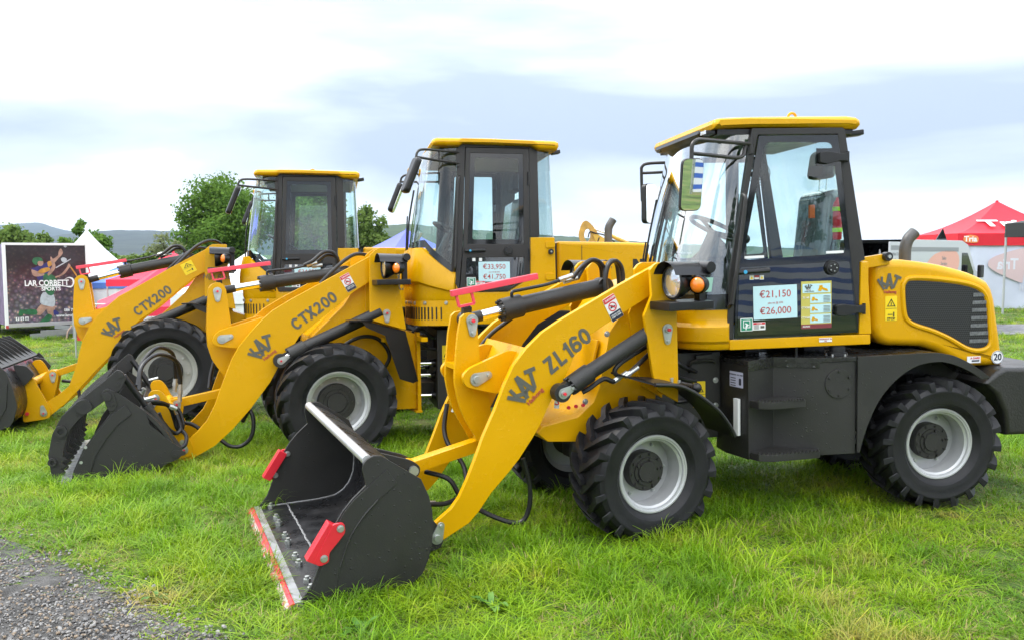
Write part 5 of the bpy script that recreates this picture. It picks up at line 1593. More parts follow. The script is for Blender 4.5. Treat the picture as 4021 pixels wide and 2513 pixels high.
def loader_big(loc, yaw_f, yaw_r, roll, S, label, dx, dzh, price, grap):
    P = empty('wheel_loader', loc)
    tag(P, label, 'wheel loader', 'yellow wheel loaders parked in a row')
    F, R = frame_matrix(yaw_f, 0, roll), frame_matrix(yaw_r, 0, roll)
    front_half(P, F, S)
    a0 = S['arm']
    if grap:
        heavy('CTX200', LET, P, F @ face_m(-1.40, -.4515, 1.335, 35), .108)
        logo(P, F @ face_m(-1.875, -.4515, 1.02, 38), .25)
        warn_sticker(P, F @ face_m(-1.085, -.4512, 1.585, 28), .095, .16)
        hitch(P, F, lug=(-2.595, .51))
        grapple(P, F)
    else:
        heavy('CTX200', LET, P, F @ face_m(-1.385, -.4515, 1.40, 36), .108)
        logo(P, F @ face_m(-1.82, -.4515, 1.095, 38), .25)
        warn_sticker(P, F @ face_m(-.985, -.4512, 1.775, 27), .14, .14, 'yellow')
        text('High Reach', LET, P, F @ face_m(-.66, -S['towerY'] - .0015, 1.665, -2), .075, depth=.001, shear=.3)
        hitch(P, F, 0.0, .0)
        plain_bucket(P, F)
    # lamp-side junction plate and sheet-metal mudguards
    tdx, tdz = (.0, .0) if grap else (.09, .12)
    for s in (-1, 1):
        b = MB()
        pts = [(-1.15 + tdx, 1.245 + tdz), (-1.04 + tdx, 1.247 + tdz), (-.64 + tdx, 1.135 + tdz), (-.53 + tdx, .68 + tdz)]
        for i in range(3):
            p, q = pts[i], pts[i + 1]
            y0, y1 = (s * .44, s * .80)
            y0b = s * .62 if i == 0 else y0
            b.add([(p[0], y0b, p[1]), (q[0], y0, q[1]), (q[0], y1, q[1]), (p[0], y1, p[1]), (p[0], y0b, p[1] - .014), (q[0], y0, q[1] - .014), (q[0], y1, q[1] - .014), (p[0], y1, p[1] - .014)],
                  [(3, 2, 1, 0), (4, 5, 6, 7), (0, 1, 5, 4), (1, 2, 6, 5), (2, 3, 7, 6), (3, 0, 4, 7)])
        y1a, y1b = sorted((s * .80, s * .79))
        b.prism([(-.64 + tdx, 1.135 + tdz), (-.53 + tdx, .68 + tdz), (-.575 + tdx, .655 + tdz), (-.70 + tdx, .70 + tdz), (-.83 + tdx, 1.10 + tdz), (-1.0 + tdx, 1.18 + tdz), (-1.04 + tdx, 1.245 + tdz)], y1a, y1b)
        mg = b.build('mudguard', BLK, P, F)
        MB().box(-.80 + tdx, -.74 + tdx, *sorted((s * .37, s * .62)), 1.03 + tdz, 1.07 + tdz).box(-.44 + tdx, -.38 + tdx, *sorted((s * .37, s * .62)), 1.02 + tdz, 1.06 + tdz).build('mudguard_bracket', YEL, mg, F)
    MB().box(-.43, -.395, -.42, .42, .34, 1.10).box(-.46, -.39, -.44, .44, .325, .345).build('joint_plate', YEL, P, F, bevel=.005)
    # ---- rear half
    MB().box(-.16 + dx, .55 + dx, -.46, .46, .34, 1.12).box(.5 + dx, 2.2 + dx, -.42, .42, .5, 1.25).build('chassis', DGR, P, R, bevel=.015)
    MB().box(-.40 + dx, -.15 + dx, -.16, .16, .42, .58).build('joint_lug', BLK, P, R, bevel=.01)
    MB().box(-.40 + dx, -.15 + dx, -.16, .16, .90, 1.04).build('joint_lug', BLK, P, R, bevel=.01)
    for (yy, zz) in ((-.30, .78), (-.24, .66), (-.28, .46), (.28, .7)):
        c = MB().cyl((-.20 + dx, yy, zz), (.0 + dx, yy, zz), .035, 16).build('steering_cylinder', BLK, P, R)
        MB().cyl((-.42 + dx, yy, zz), (-.20 + dx, yy, zz), .022, 14).build('piston_rod', CHR, c, R)
    for k in range(4):
        MB().tube([(-.44 + dx, -.36 + .05 * k, 1.05 - .1 * k), (-.32 + dx, -.40 + .05 * k, 1.12 - .14 * k), (-.22 + dx, -.38 + .05 * k, 1.06 - .13 * k), (-.14 + dx, -.36, 1.02 - .1 * k)], .016, 8, 5).build('hose', HOS, P, R)
    ws = warn_sticker(P, R @ face_m(-.06 + dx, -.462, .83), .10, .27, 'yellow')
    for (x, z) in ((.10, .90), (.10, .80), (.10, .48)): bolt(P, R @ face_m(x + dx, -.461, z, 0, 1.4), HEX_ME)
    for s in (-1, 1):
        add_wheel(S['wheel'], P, R @ Matrix.Translation((1.30 + dx, s * S['track'], S['wr'])), s < 0, rot=.05, detail=False)
        MB().prism([(.62 + dx, .45), (.70 + dx, .80), (.9 + dx, 1.10), (1.2 + dx, 1.25), (1.9 + dx, 1.22), (1.9 + dx, 1.27), (.6 + dx, 1.30), (.55 + dx, .45)], *sorted((s * .84, s * .45))).build('rear_mudguard', BLK, P, R, bevel=.006)
    big_cab(P, R, dx, price)
    # hood
    ho = [(1.04 + dx, 1.25), (1.04 + dx, 1.955 + dzh), (1.06 + dx, 1.973 + dzh), (1.6 + dx, 1.966 + dzh), (2.12 + dx, 1.955 + dzh), (2.18 + dx, 1.93 + dzh), (2.22 + dx, 1.80 + dzh), (2.24 + dx, 1.25)]
    hood = MB().pillow(ho, .52, .035, 4).build('engine_hood', YEL, P, R)
    MB().box(1.005 + dx, 1.039 + dx, -.50, .50, 1.3, 1.95 + dzh).build('hood_gap', BLK, hood, R)
    MB().box(1.290 + dx, 1.296 + dx, -.522, -.518, 1.35, 1.93 + dzh).box(2.085 + dx, 2.091 + dx, -.522, -.518, 1.35, 1.93 + dzh).build('panel_seam', BKP, hood, R)
    for (a, b_) in ((1.83, 1.87), (1.905, 1.965)):
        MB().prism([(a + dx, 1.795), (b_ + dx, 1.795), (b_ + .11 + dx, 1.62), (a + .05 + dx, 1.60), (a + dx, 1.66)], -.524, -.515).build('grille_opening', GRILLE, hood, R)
    M = R @ face_m(1.60 + dx, -.5212, 1.62)
    heavy('CTX200', LET, hood, R @ face_m(1.50 + dx, -.5215, 1.53), .085)
    logo(hood, R @ face_m(1.50 + dx, -.5212, 1.68), .20)
    MB().tube([(1.745 + dx, 0, 1.95), (1.745 + dx, 0, 2.10), (1.755 + dx, 0, 2.16), (1.80 + dx, 0, 2.235)], .042, 16, 4).build('exhaust_pipe', EXH if grap else EXS, P, R)
    MB().box(2.25 + dx, 2.6 + dx, -.6, .6, .55, 1.15).build('counterweight', DGR, P, R, bevel=.03)
    return P


def big_cab(P, R, dx, price):
    Y = .68
    C = (.45 + dx, 0)
    def plan(front, side, hw):
        return spline([(side, -hw), (side - (side - front) * .55, -hw * .975), (side - (side - front) * .88, -hw * .83), (front + .012, -hw * .45), (front, 0), (front + .012, hw * .45), (side - (side - front) * .88, hw * .83), (side - (side - front) * .55, hw * .975), (side, hw)], 5)
    lo = [(p[0] + dx, p[1]) for p in plan(-.41, .0, Y)]
    lo = [(a[0], a[1]) for a in lo]
    n = len(lo)

    def ztop(i):                # lower edge of the glass: dips towards the pillars
        y = abs(lo[i][1]) / Y
        x = lo[i][0] - dx
        t = max(0, min(1, (x + .31) / .27))
        return 1.90 - .235 * t ** .8
    # yellow cowl
    rows = []
    for (f, off) in ((0, .0), (.06, .012), (.30, .018), (.36, .050), (.50, .052), (.75, .035), (1, .004)):
        row = []
        for i, (x, y) in enumerate(lo):
            d = Vector((x - C[0], y, 0)).normalized()
            row.append((x + d.x * off, y + d.y * off, 1.40 + (ztop(i) - 1.40) * f))
        rows.append(row)
    cb = MB().shell(rows, .03, C).build('cab_cowl', YEL, P, R)
    rows = []
    for z in (1.165, 1.18, 1.25, 1.33, 1.405):
        rows.append([(x - .0, y, z) for (x, y) in lo])
    sk = MB().shell(rows, .03, C).build('cowl_skirt', YEL, cb, R)
    # slots and bolts round the skirt
    for i in range(3, n - 3, 1):
        x, y = lo[i]
        if y > .1: continue
        d = Vector((x - C[0], y, 0)).normalized()
        tdir = Vector((-d.y, d.x, 0))
        Mx = Matrix(((tdir.x, 0, d.x, x + d.x * .002), (tdir.y, 0, d.y, y + d.y * .002), (0, 1, 0, 1.28), (0, 0, 0, 1)))
        film('vent_slot', rnd([(-.009, -.06), (.009, -.06), (.009, .06), (-.009, .06)], .009, 4), BKP, sk, R @ Mx)
    for i in (2, 7, 11, 14, 16, 20):
        x, y = lo[i]
        d = Vector((x - C[0], y, 0)).normalized()
        tdir = Vector((-d.y, d.x, 0))
        Mx = Matrix(((tdir.x, 0, d.x, x + d.x * .001), (tdir.y, 0, d.y, y + d.y * .001), (0, 1, 0, 1.378), (0, 0, 0, 1)))
        bolt(sk, R @ Mx, HEX_ME)
    # side bodies under and behind the door
    for s in (-1, 1):
        y0, y1 = sorted((s * (Y - .003), s * (Y - .06)))
        o = [(.0 + dx, 1.17), (.98 + dx, 1.17), (.985 + dx, 1.60), (.975 + dx, 2.0), (.73 + dx, 2.0), (.726 + dx, 1.612), (.51 + dx, 1.478), (.035 + dx, 1.475), (.0 + dx, 1.60)]
        bd = MB().prism(o, y0, y1).build('cab_side', YEL, P, R, bevel=.012)
        if s < 0:
            for zz in (1.45, 1.62, 1.93):
                MB().prism(rnd([(.88 + dx, zz - .035), (.975 + dx, zz - .03), (.975 + dx, zz + .03), (.88 + dx, zz + .035)], .02), -Y - .010, -Y + .002).build('pressed_rib', YEL, bd, R, bevel=.006)
            MB().cyl((.93 + dx, -Y - .001, 1.86), (.93 + dx, -Y - .03, 1.86), .026, 18).build('rubber_stop', PLA, bd, R)
            MB().cyl((.93 + dx, -Y - .03, 1.86), (.93 + dx, -Y - .036, 1.86), .010, 8).build('bolt', GAL, bd, R)
    MB().box(.92 + dx, .98 + dx, -Y + .07, Y - .07, 1.17, 2.0).box(.0 + dx, .92 + dx, -Y + .07, Y - .07, 1.17, 1.22).build('cab_back', YEL, P, R)
    MB().plan([(p[0] * 1.0 + .02, p[1] * .93) for p in lo] + [(.9 + dx, .6), (.9 + dx, -.6)], 1.40, 1.43).build('cab_floor', INT, P, R)
    # dark frame
    for s in (-1, 1):
        y0, y1 = sorted((s * Y, s * (Y - .055)))
        MB().prism([(-.045 + dx, 1.665), (.03 + dx, 1.48), (.072 + dx, 1.92), (.105 + dx, 2.846), (.722 + dx, 2.852), (.728 + dx, 2.003), (.822 + dx, 2.005), (.805 + dx, 2.87), (.03 + dx, 2.876), (.02 + dx, 2.60)], y0, y1).build('side_pillars', CAB, P, R, bevel=.006)
    out = [(.036, 1.483), (.508, 1.487), (.722, 1.620), (.719, 2.846), (.108, 2.842), (.076, 1.92)]
    up = [(.117, 1.931), (.663, 1.933), (.662, 2.795), (.152, 2.792)]
    lw = rnd([(.088, 1.532), (.560, 1.532), (.660, 1.642), (.668, 1.808), (.106, 1.803)], .015)
    out, up, lw = shift(out, dx, 0), shift(up, dx, 0), shift(lw, dx, 0)
    for s in (-1, 1):
        y0, y1 = sorted((s * (Y + .010), s * (Y - .02)))
        d = MB().holed(out, [up, lw], y0, y1).build('door' if s < 0 else 'side_panel', CAB, P, R, bevel=.004)
        MB().holed(inset(up, -.003), [rnd(inset(up, .045), .02)], *sorted((s * (Y + .003), s * (Y - .001)))).build('glass_border', FRIT, d, R)
        MB().prism(inset(up, .044), *sorted((s * (Y + .002), s * (Y - .002)))).build('window_glass', GLS, d, R)
        lg = MB().prism(inset(lw, -.003), *sorted((s * (Y + .002), s * (Y - .003)))).build('lower_glass', GLD if s > 0 else DOORG, d, R)
        if s < 0: door = d
    yy = -Y - .011
    h = MB().tube([(.09 + dx, yy - .012, 1.868), (.12 + dx, yy - .022, 1.868), (.23 + dx, yy - .022, 1.872), (.28 + dx, yy - .010, 1.872)], .016, 10, 4).box(.085 + dx, .15 + dx, yy - .02, yy, 1.848, 1.888)
    hd = h.build('door_handle', PLA, door, R)
    MB().cyl((.135 + dx, yy - .036, 1.868), (.135 + dx, yy - .041, 1.868), .011, 14).build('lock', MATS['lock_blue'], hd, R)
    kn = MB().lathe([(.0005, -.026), (.028, -.026), (.033, -.018), (.042, -.018), (.045, -.010), (.045, 0), (.0005, 0)], 24).build('round_latch', PLA, door, R @ Matrix.Translation((.51 + dx, yy, 1.868)))
    for zz in (2.56, 1.83): MB().cyl((.712 + dx, yy - .006, zz - .06), (.712 + dx, yy - .006, zz + .06), .011, 10).build('hinge', BLK, door, R)
    ys = -Y - .0028
    price_sign(door, R @ face_m(.372 + dx, ys, 1.67, .3), .305, .19, *price)
    exit_sticker(door, R @ face_m(.148 + dx, ys, 1.574), .085)
    note_sticker(door, R @ face_m(.237 + dx, ys, 1.556), .09, .05)
    for x in (.175, .24):
        film('sticker', rect(.03, .03), WHT, door, R @ face_m(x + dx, ys, 1.785))
    # front quarter and windscreen glass in one wrapped sheet
    tc = [(p[0] + dx, p[1]) for p in plan(-.235, .045, Y - .01)]
    grid = []
    for k in range(9):
        t = k / 8
        row = []
        for i in range(n):
            zb = ztop(i) + .002
            a, b = lo[i], tc[i]
            f = (zb + (2.86 - zb) * t - 1.40) / (2.86 - 1.40)
            row.append((a[0] * (1 - f) + b[0] * f - .015 * math.sin(math.pi * f), (a[1] * (1 - f) + b[1] * f) * .998, zb + (2.86 - zb) * t))
        grid.append(row)
    ws = MB().shell(grid, .006, C).build('windscreen', GLS, P, R)
    fg = [[(p[0] - .002, p[1] * 1.003, p[2]) for p in grid[0]], [((p[0] * .92 + q[0] * .08) - .002, (p[1] * .92 + q[1] * .08) * 1.003, p[2] + .07) for p, q in zip(grid[0], grid[1])]]
    MB().shell(fg, .003, C).build('windscreen_band', FRIT, ws, R)
    # rear quarter and rear window
    rp = spline([(.815, -Y), (.93, -Y + .012), (.985, -Y + .10), (.99, -.3), (.99, 0), (.99, .3), (.985, Y - .10), (.93, Y - .012), (.815, Y)], 5)
    grid = [[(x + dx - .035 * t, y * (1 - .01 * t), 2.003 + (2.85 - 2.003) * t) for (x, y) in rp] for t in (0, .25, .5, .75, 1)]
    rw = MB().shell(grid, .006, C).build('rear_window', GLS, P, R)
    # roof
    ro = [(-.215, 2.842), (-.225, 2.87), (-.207, 2.904), (-.174, 2.916), (.3, 2.924), (.965, 2.916), (1.0, 2.90), (1.005, 2.865), (.985, 2.828), (.80, 2.832), (.735, 2.866), (.075, 2.872), (.04, 2.846)]
    rf = MB().pillow(shift(ro, dx, 0), .765, .04, 4).build('roof', YEL, P, R)
    MB().box(-.13 + dx, .93 + dx, -.62, .62, 2.80, 2.84).build('roof_lining', INT, rf, R)
    for yy2 in (.52,):
        MB().pillow(shift(rnd([(-.33, 2.735), (-.25, 2.73), (-.23, 2.79), (-.30, 2.82), (-.34, 2.80)], .02), dx, 0), .055, .02, 3).xf(Matrix.Translation((0, yy2, 0))).build('work_light', YEL, rf, R)
    MB().bar((.98 + dx, -.55, 2.83), (1.06 + dx, -.55, 2.845), .08, .035).build('rear_light', BLK, rf, R, bevel=.006)
    MB().tube([(.44 + dx + .026 * math.cos(2 * math.pi * k / 20), -.1, 2.985 + .026 * math.sin(2 * math.pi * k / 20)) for k in range(21)], .009, 8).cyl((.44 + dx, -.1, 2.91), (.44 + dx, -.1, 2.962), .012, 10).build('lifting_eye', YEL, rf, R)
    # mirrors and grab rail
    for s in (-1, 1):
        m = MB().tube([(.04 + dx, s * .69, 2.79), (-.10 + dx, s * .76, 2.79), (-.30 + dx, s * .86, 2.785), (-.365 + dx, s * .89, 2.76), (-.385 + dx, s * .90, 2.70)], .012, 8, 4).tube([(.04 + dx, s * .69, 2.69), (-.20 + dx, s * .80, 2.70), (-.385 + dx, s * .90, 2.71)], .012, 8, 3).bar((.03 + dx, s * .69, 2.66), (.03 + dx, s * .69, 2.82), .02, .03, up=(1, 0, 0)).tube([(-.16 + dx, s * .78, 2.79), (-.16 + dx, s * .785, 2.70)], .009, 6)
        mo = m.build('mirror_arm', CAB, P, R)
        Mm = R @ Matrix.Translation((-.435 + dx, s * .945, 2.535)) @ Matrix.Rotation(R_(22), 4, 'Y') @ Matrix.Rotation(R_(100 if s < 0 else 78), 4, 'Z')
        o = rnd([(-.075, -.17), (.075, -.17), (.085, .17), (-.085, .17)], .045, 5)
        MB().pillow(o, .03, .02, 4).build('mirror_shell', PLA, mo, Mm)
        MB().prism(inset(o, .008), -.0325, -.029).build('mirror_face', MIR, mo, Mm)
    MB().tube([(.04 + dx, -Y, 2.57), (.035 + dx, -Y - .045, 2.55), (.025 + dx, -Y - .05, 2.45), (-.005 + dx, -Y - .05, 1.80), (-.012 + dx, -Y - .045, 1.70), (-.012 + dx, -Y, 1.68)], .014, 10, 4).build('grab_rail', CAB, P, R)
    wi = MB().tube([(-.40 + dx, -.05, 1.88), (-.38 + dx, -.08, 2.2), (-.33 + dx, -.10, 2.5)], .009, 6, 4).tube([(-.41 + dx, .05, 1.80), (-.39 + dx, .0, 2.25)], .007, 6).build('wiper', BLK, P, R)
    MB().tube([(-.42 + dx, -.20, 1.76), (-.44 + dx, -.20, 1.70), (-.42 + dx, -.20, 1.66)], .006, 6, 4).build('washer_loop', BLK, P, R)
    cab_interior(P, R, .72 + dx, 1.43, wrapped=True, sw=(.05 + dx, 2.10))
    for (x0, x1) in ((.70, .86),): MB().box(x0 + dx, x1 + dx, Y - .10, Y - .056, 1.5, 2.84).build('far_pillar', INT, P, R)


L1 = loader_small()
L2 = loader_big((-.66, 8.63, -.17), 22, 12, 2.5, S2, 'middle yellow loader with dark toothed grapple bucket and 33,950 price sheet in its door', 0.0, 0.0, ('€33,950', '€41,750'), True)
L3 = loader_big((-3.01, 10.69, -.255), 19, 12, 2.0, S3, 'farthest yellow loader beside the white tent, large cream wheels and ribbed black bucket', .065, .045, ('€34,950', '€43,000'), False)

# ------------------------------------------------------------------ ground, gravel track, path
def mix_mat(name, cols, scale=1.0, rough=0.9, detail=8, bump=0.0, bs=30.0, pos=(0.35, 0.5, 0.65), coord='Object', nrough=.6):
    m = bpy.data.materials.new(name)
    m.use_nodes = True
    t = m.node_tree
    L = t.links.new
    b = t.nodes['Principled BSDF']
    b.inputs['Roughness'].default_value = rough
    b.inputs['Specular IOR Level'].default_value = .3
    tc = N(t, 'ShaderNodeTexCoord')
    nz = N(t, 'ShaderNodeTexNoise')
    nz.inputs['Scale'].default_value = scale
    nz.inputs['Detail'].default_value = detail
    nz.inputs['Roughness'].default_value = nrough
    L(tc.outputs[coord], nz.inputs[0])
    r = N(t, 'ShaderNodeValToRGB')
    e = r.color_ramp.elements
    e[0].position = pos[0]; e[0].color = (*cols[0], 1)
    e[1].position = pos[-1]; e[1].color = (*cols[-1], 1)
    for c, p in zip(cols[1:-1], pos[1:-1]):
        q = e.new(p); q.color = (*c, 1)
    L(nz.outputs[0], r.inputs[0])
    L(r.outputs[0], b.inputs['Base Color'])
    if bump:
        n2 = N(t, 'ShaderNodeTexNoise')
        n2.inputs['Scale'].default_value = bs
        n2.inputs['Detail'].default_value = 6
        L(tc.outputs[coord], n2.inputs[0])
        bp = N(t, 'ShaderNodeBump')
        bp.inputs['Strength'].default_value = bump
        bp.inputs['Distance'].default_value = .03
        L(n2.outputs[0], bp.inputs['Height'])
        L(bp.outputs[0], b.inputs['Normal'])
    MATS[name] = m
    return m


GROUND = mix_mat('turf_soil', [(.035, .055, .012), (.07, .12, .02), (.15, .14, .05)], scale=1.3, bump=.6, bs=25)
GRAVEL = mix_mat('gravel', [(.065, .062, .058), (.115, .112, .106), (.175, .168, .16)], scale=5, bump=1.0, bs=110, pos=(.36, .5, .62), nrough=.75)
ASPH = mix_mat('tarred_path', [(.13, .13, .14), (.18, .18, .19), (.24, .24, .24)], scale=6, bump=.2, bs=80)


def axis(n, a, b, far):
    core = np.linspace(a, b, n)
    neg = a - np.geomspace(2, far, 14)[::-1]
    pos = b + np.geomspace(2, far, 14)
    return np.concatenate([neg, core, pos])


def ground_sheet():
    xs, ys = axis(121, -30, 30, 7000), axis(161, -20, 60, 7000)
    X, Y = np.meshgrid(xs, ys)
    Z = ground_z(X, Y)
    v = np.stack([X.ravel(), Y.ravel(), Z.ravel()], 1)
    n, m = len(xs), len(ys)
    f = [(j * n + i, j * n + i + 1, (j + 1) * n + i + 1, (j + 1) * n + i) for j in range(m - 1) for i in range(n - 1)]
    me = bpy.data.meshes.new('ground')
    me.from_pydata(v.tolist(), [], f)
    me.materials.append(GROUND)
    for p in me.polygons: p.use_smooth = True
    tag(link('ground', me), kind='structure')


ground_sheet()

TRACK = [(-60, 9), (-20, 6.6), (-9, 5.7), (-4.5, 5.25), (-3.054, 4.933), (-2.861, 4.83), (-2.574, 4.60), (-2.349, 4.43), (-2.04, 4.17), (-1.828, 4.0), (-1.614, 3.83), (-1.433, 3.70), (-1.214, 3.56), (-.7, 3.25), (0, 2.85), (1.5, 2.2), (6, .8), (20, -2), (60, -8), (60, -14), (20, -6.5), (6, -2.6), (-3, .2), (-9, 1.8), (-20, 2.8), (-60, 4)]


def inside(px, py, poly):
    px = np.asarray(px); py = np.asarray(py)
    c = np.zeros(px.shape, bool)
    n = len(poly)
    for i in range(n):
        x1, y1 = poly[i]; x2, y2 = poly[(i + 1) % n]
        k = ((y1 > py) != (y2 > py)) & (px < (x2 - x1) * (py - y1) / ((y2 - y1) + 1e-12) + x1)
        c ^= k
    return c


def poly_sheet(name, pts, dz, mat, kind='structure'):
    v = [(x, y, gz(x, y) + dz) for (x, y) in pts]
    tri = geometry.tessellate_polygon([[Vector((p[0], p[1], 0)) for p in pts]])
    me = bpy.data.meshes.new(name)
    me.from_pydata(v, [], [tuple(t) for t in tri])
    bm = bmesh.new(); bm.from_mesh(me)
    for _ in range(5):
        ed = [q for q in bm.edges if q.calc_length() > .9]
        if ed: bmesh.ops.subdivide_edges(bm, edges=ed, cuts=1); bmesh.ops.triangulate(bm, faces=bm.faces)
    for q in bm.verts: q.co.z = gz(q.co.x, q.co.y) + dz
    bmesh.ops.recalc_face_normals(bm, faces=bm.faces)
    if bm.faces[0].normal.z < 0: bmesh.ops.reverse_faces(bm, faces=bm.faces)
    bm.to_mesh(me); bm.free()
    me.materials.append(mat)
    return tag(link(name, me), kind=kind)


poly_sheet('gravel_track', TRACK, .012, GRAVEL)


def strip(name, line, w, dz, mat):
    """A path strip following a line of (x, y), laid on the ground."""
    P = spline(line, 8)
    L_, R2_ = [], []
    for i, p in enumerate(P):
        a = P[max(i - 1, 0)]; b = P[min(i + 1, len(P) - 1)]
        d = Vector((b[0] - a[0], b[1] - a[1])).normalized()
        n = Vector((-d.y, d.x)) * (w / 2)
        L_.append((p[0] + n.x, p[1] + n.y)); R2_.append((p[0] - n.x, p[1] - n.y))
    v = [(x, y, gz(x, y) + dz) for (x, y) in L_ + R2_]
    n = len(P)
    me = bpy.data.meshes.new(name)
    me.from_pydata(v, [], [(i, n + i, n + i + 1, i + 1) for i in range(n - 1)])
    me.materials.append(mat)
    return tag(link(name, me), kind='structure')


PATHL = [(4, 20.0), (9, 20.4), (13, 21.0), (20, 22.0), (45, 25)]
strip('path', PATHL, 2.6, .02, ASPH)

# ------------------------------------------------------------------ grass, gravel stones (scattered)


def scatter(name, pts, scale, rotz, tilt, idx, sources, kind='stuff'):
    """One object that sets small source meshes on points (geometry nodes)."""
    me = bpy.data.meshes.new(name)
    me.vertices.add(len(pts))
    me.vertices.foreach_set('co', np.asarray(pts, np.float32).ravel())
    a = me.attributes.new('sc', 'FLOAT_VECTOR', 'POINT'); a.data.foreach_set('vector', np.asarray(scale, np.float32).ravel())
    r = np.stack([tilt[:, 0], tilt[:, 1], rotz], 1)
    a = me.attributes.new('rot', 'FLOAT_VECTOR', 'POINT'); a.data.foreach_set('vector', r.astype(np.float32).ravel())
    a = me.attributes.new('pick', 'INT', 'POINT'); a.data.foreach_set('value', idx.astype(np.int32))
    o = tag(link(name, me), kind=kind)
    c = bpy.data.collections.new(name + '_sources')
    for i, s in enumerate(sources):
        so = bpy.data.objects.new('%s_source_%02d' % (name, i), s)
        c.objects.link(so)
    ng = bpy.data.node_groups.new(name, 'GeometryNodeTree')
    ng.interface.new_socket('Geometry', in_out='INPUT', socket_type='NodeSocketGeometry')
    ng.interface.new_socket('Geometry', in_out='OUTPUT', socket_type='NodeSocketGeometry')
    gi, go = ng.nodes.new('NodeGroupInput'), ng.nodes.new('NodeGroupOutput')
    ci = ng.nodes.new('GeometryNodeCollectionInfo')
    ci.inputs['Collection'].default_value = c
    ci.inputs['Separate Children'].default_value = True
    ci.inputs['Reset Children'].default_value = True
    ip = ng.nodes.new('GeometryNodeInstanceOnPoints')
    ip.inputs['Pick Instance'].default_value = True

    def attr(n, t):
        q = ng.nodes.new('GeometryNodeInputNamedAttribute')
        q.data_type = t
        q.inputs['Name'].default_value = n
        return q.outputs[0]
    ng.links.new(gi.outputs[0], ip.inputs['Points'])
    ng.links.new(ci.outputs[0], ip.inputs['Instance'])
    ng.links.new(attr('pick', 'INT'), ip.inputs['Instance Index'])
    e2r = ng.nodes.new('FunctionNodeEulerToRotation')
    ng.links.new(attr('rot', 'FLOAT_VECTOR'), e2r.inputs[0])
    ng.links.new(e2r.outputs[0], ip.inputs['Rotation'])
    ng.links.new(attr('sc', 'FLOAT_VECTOR'), ip.inputs['Scale'])
    ng.links.new(ip.outputs[0], go.inputs[0])
    md = o.modifiers.new(name, 'NODES')
    md.node_group = ng
    return o


def grass_mat():
    m = bpy.data.materials.new('grass_blades')
    m.use_nodes = True
    t = m.node_tree
    t.nodes.clear()
    L = t.links.new
    out = N(t, 'ShaderNodeOutputMaterial')
    geo = N(t, 'ShaderNodeNewGeometry')
    oi = N(t, 'ShaderNodeObjectInfo')
    n1 = N(t, 'ShaderNodeTexNoise'); n1.inputs['Scale'].default_value = .9; n1.inputs['Detail'].default_value = 4; n1.inputs['Roughness'].default_value = .65
    L(geo.outputs['Position'], n1.inputs[0])
    r1 = N(t, 'ShaderNodeValToRGB')
    e = r1.color_ramp.elements
    e[0].position = .30; e[0].color = (.080, .22, .004, 1)
    e[1].position = .66; e[1].color = (.40, .37, .10, 1)
    q = e.new(.46); q.color = (.175, .37, .005, 1)
    q = e.new(.58); q.color = (.28, .44, .012, 1)
    L(n1.outputs[0], r1.inputs[0])
    # random tuft tone and stray straw-coloured blades
    r2 = N(t, 'ShaderNodeValToRGB')
    e = r2.color_ramp.elements
    e[0].position = 0; e[0].color = (.50, .62, .5, 1)
    e[1].position = 1; e[1].color = (1.35, 1.2, .9, 1)
    L(oi.outputs['Random'], r2.inputs[0])
    mu = N(t, 'ShaderNodeMix', data_type='RGBA', blend_type='MULTIPLY'); mu.inputs[0].default_value = 1
    L(r1.outputs[0], mu.inputs[6]); L(r2.outputs[0], mu.inputs[7])
    at = N(t, 'ShaderNodeAttribute', attribute_name='straw')
    m2 = N(t, 'ShaderNodeMix', data_type='RGBA'); m2.inputs[7].default_value = (.42, .34, .15, 1)
    L(at.outputs['Fac'], m2.inputs[0]); L(mu.outputs[2], m2.inputs[6])
    d = N(t, 'ShaderNodeBsdfPrincipled')
    d.inputs['Roughness'].default_value = .40; d.inputs['Specular IOR Level'].default_value = .22
    tr = N(t, 'ShaderNodeBsdfTranslucent')
    L(m2.outputs[2], d.inputs['Base Color']); L(m2.outputs[2], tr.inputs[0])
    mx = N(t, 'ShaderNodeMixShader'); mx.inputs[0].default_value = .38
    L(d.outputs[0], mx.inputs[1]); L(tr.outputs[0], mx.inputs[2])
    L(mx.outputs[0], out.inputs[0])
    return m


GRASS = grass_mat()


def clump(n, rad, h0, h1, w, lean, straw, seed):
    r = np.random.default_rng(seed)
    vs, fs, st = [], [], []
    for i in range(n):
        a = r.uniform(0, 6.283); q = rad * math.sqrt(r.uniform())
        bx, by = q * math.cos(a), q * math.sin(a)
        d = a + r.normal(0, .9)
        h = r.uniform(h0, h1) * (1 - .35 * q / rad)
        ln = abs(r.normal(lean, lean * .5)) * h
        ww = w * r.uniform(.7, 1.3)
        px, py = -math.sin(d) * ww / 2, math.cos(d) * ww / 2
        dx, dy = math.cos(d), math.sin(d)
        k = len(vs)
        droop = min(.45, ln / h * .35)
        for (t, f, wd) in ((0, 0, 1), (.45, .25, .9), (.8, .62, .6)):
            z = h * t * (1 - droop * t * .5)
            x, y = bx + dx * ln * f, by + dy * ln * f
            vs += [(x - px * wd, y - py * wd, z), (x + px * wd, y + py * wd, z)]
        vs.append((bx + dx * ln, by + dy * ln, h * (1 - droop)))
        fs += [(k, k + 1, k + 3, k + 2), (k + 2, k + 3, k + 5, k + 4), (k + 4, k + 5, k + 6)]
        st += [1.0 if r.uniform() < straw else r.uniform(0, .12)] * 7
    me = bpy.data.meshes.new('grass_tuft')
    me.from_pydata(vs, [], fs)
    a = me.attributes.new('straw', 'FLOAT', 'POINT')
    a.data.foreach_set('value', np.asarray(st, np.float32))
    for p in me.polygons: p.use_smooth = True
    me.materials.append(GRASS)
    return me


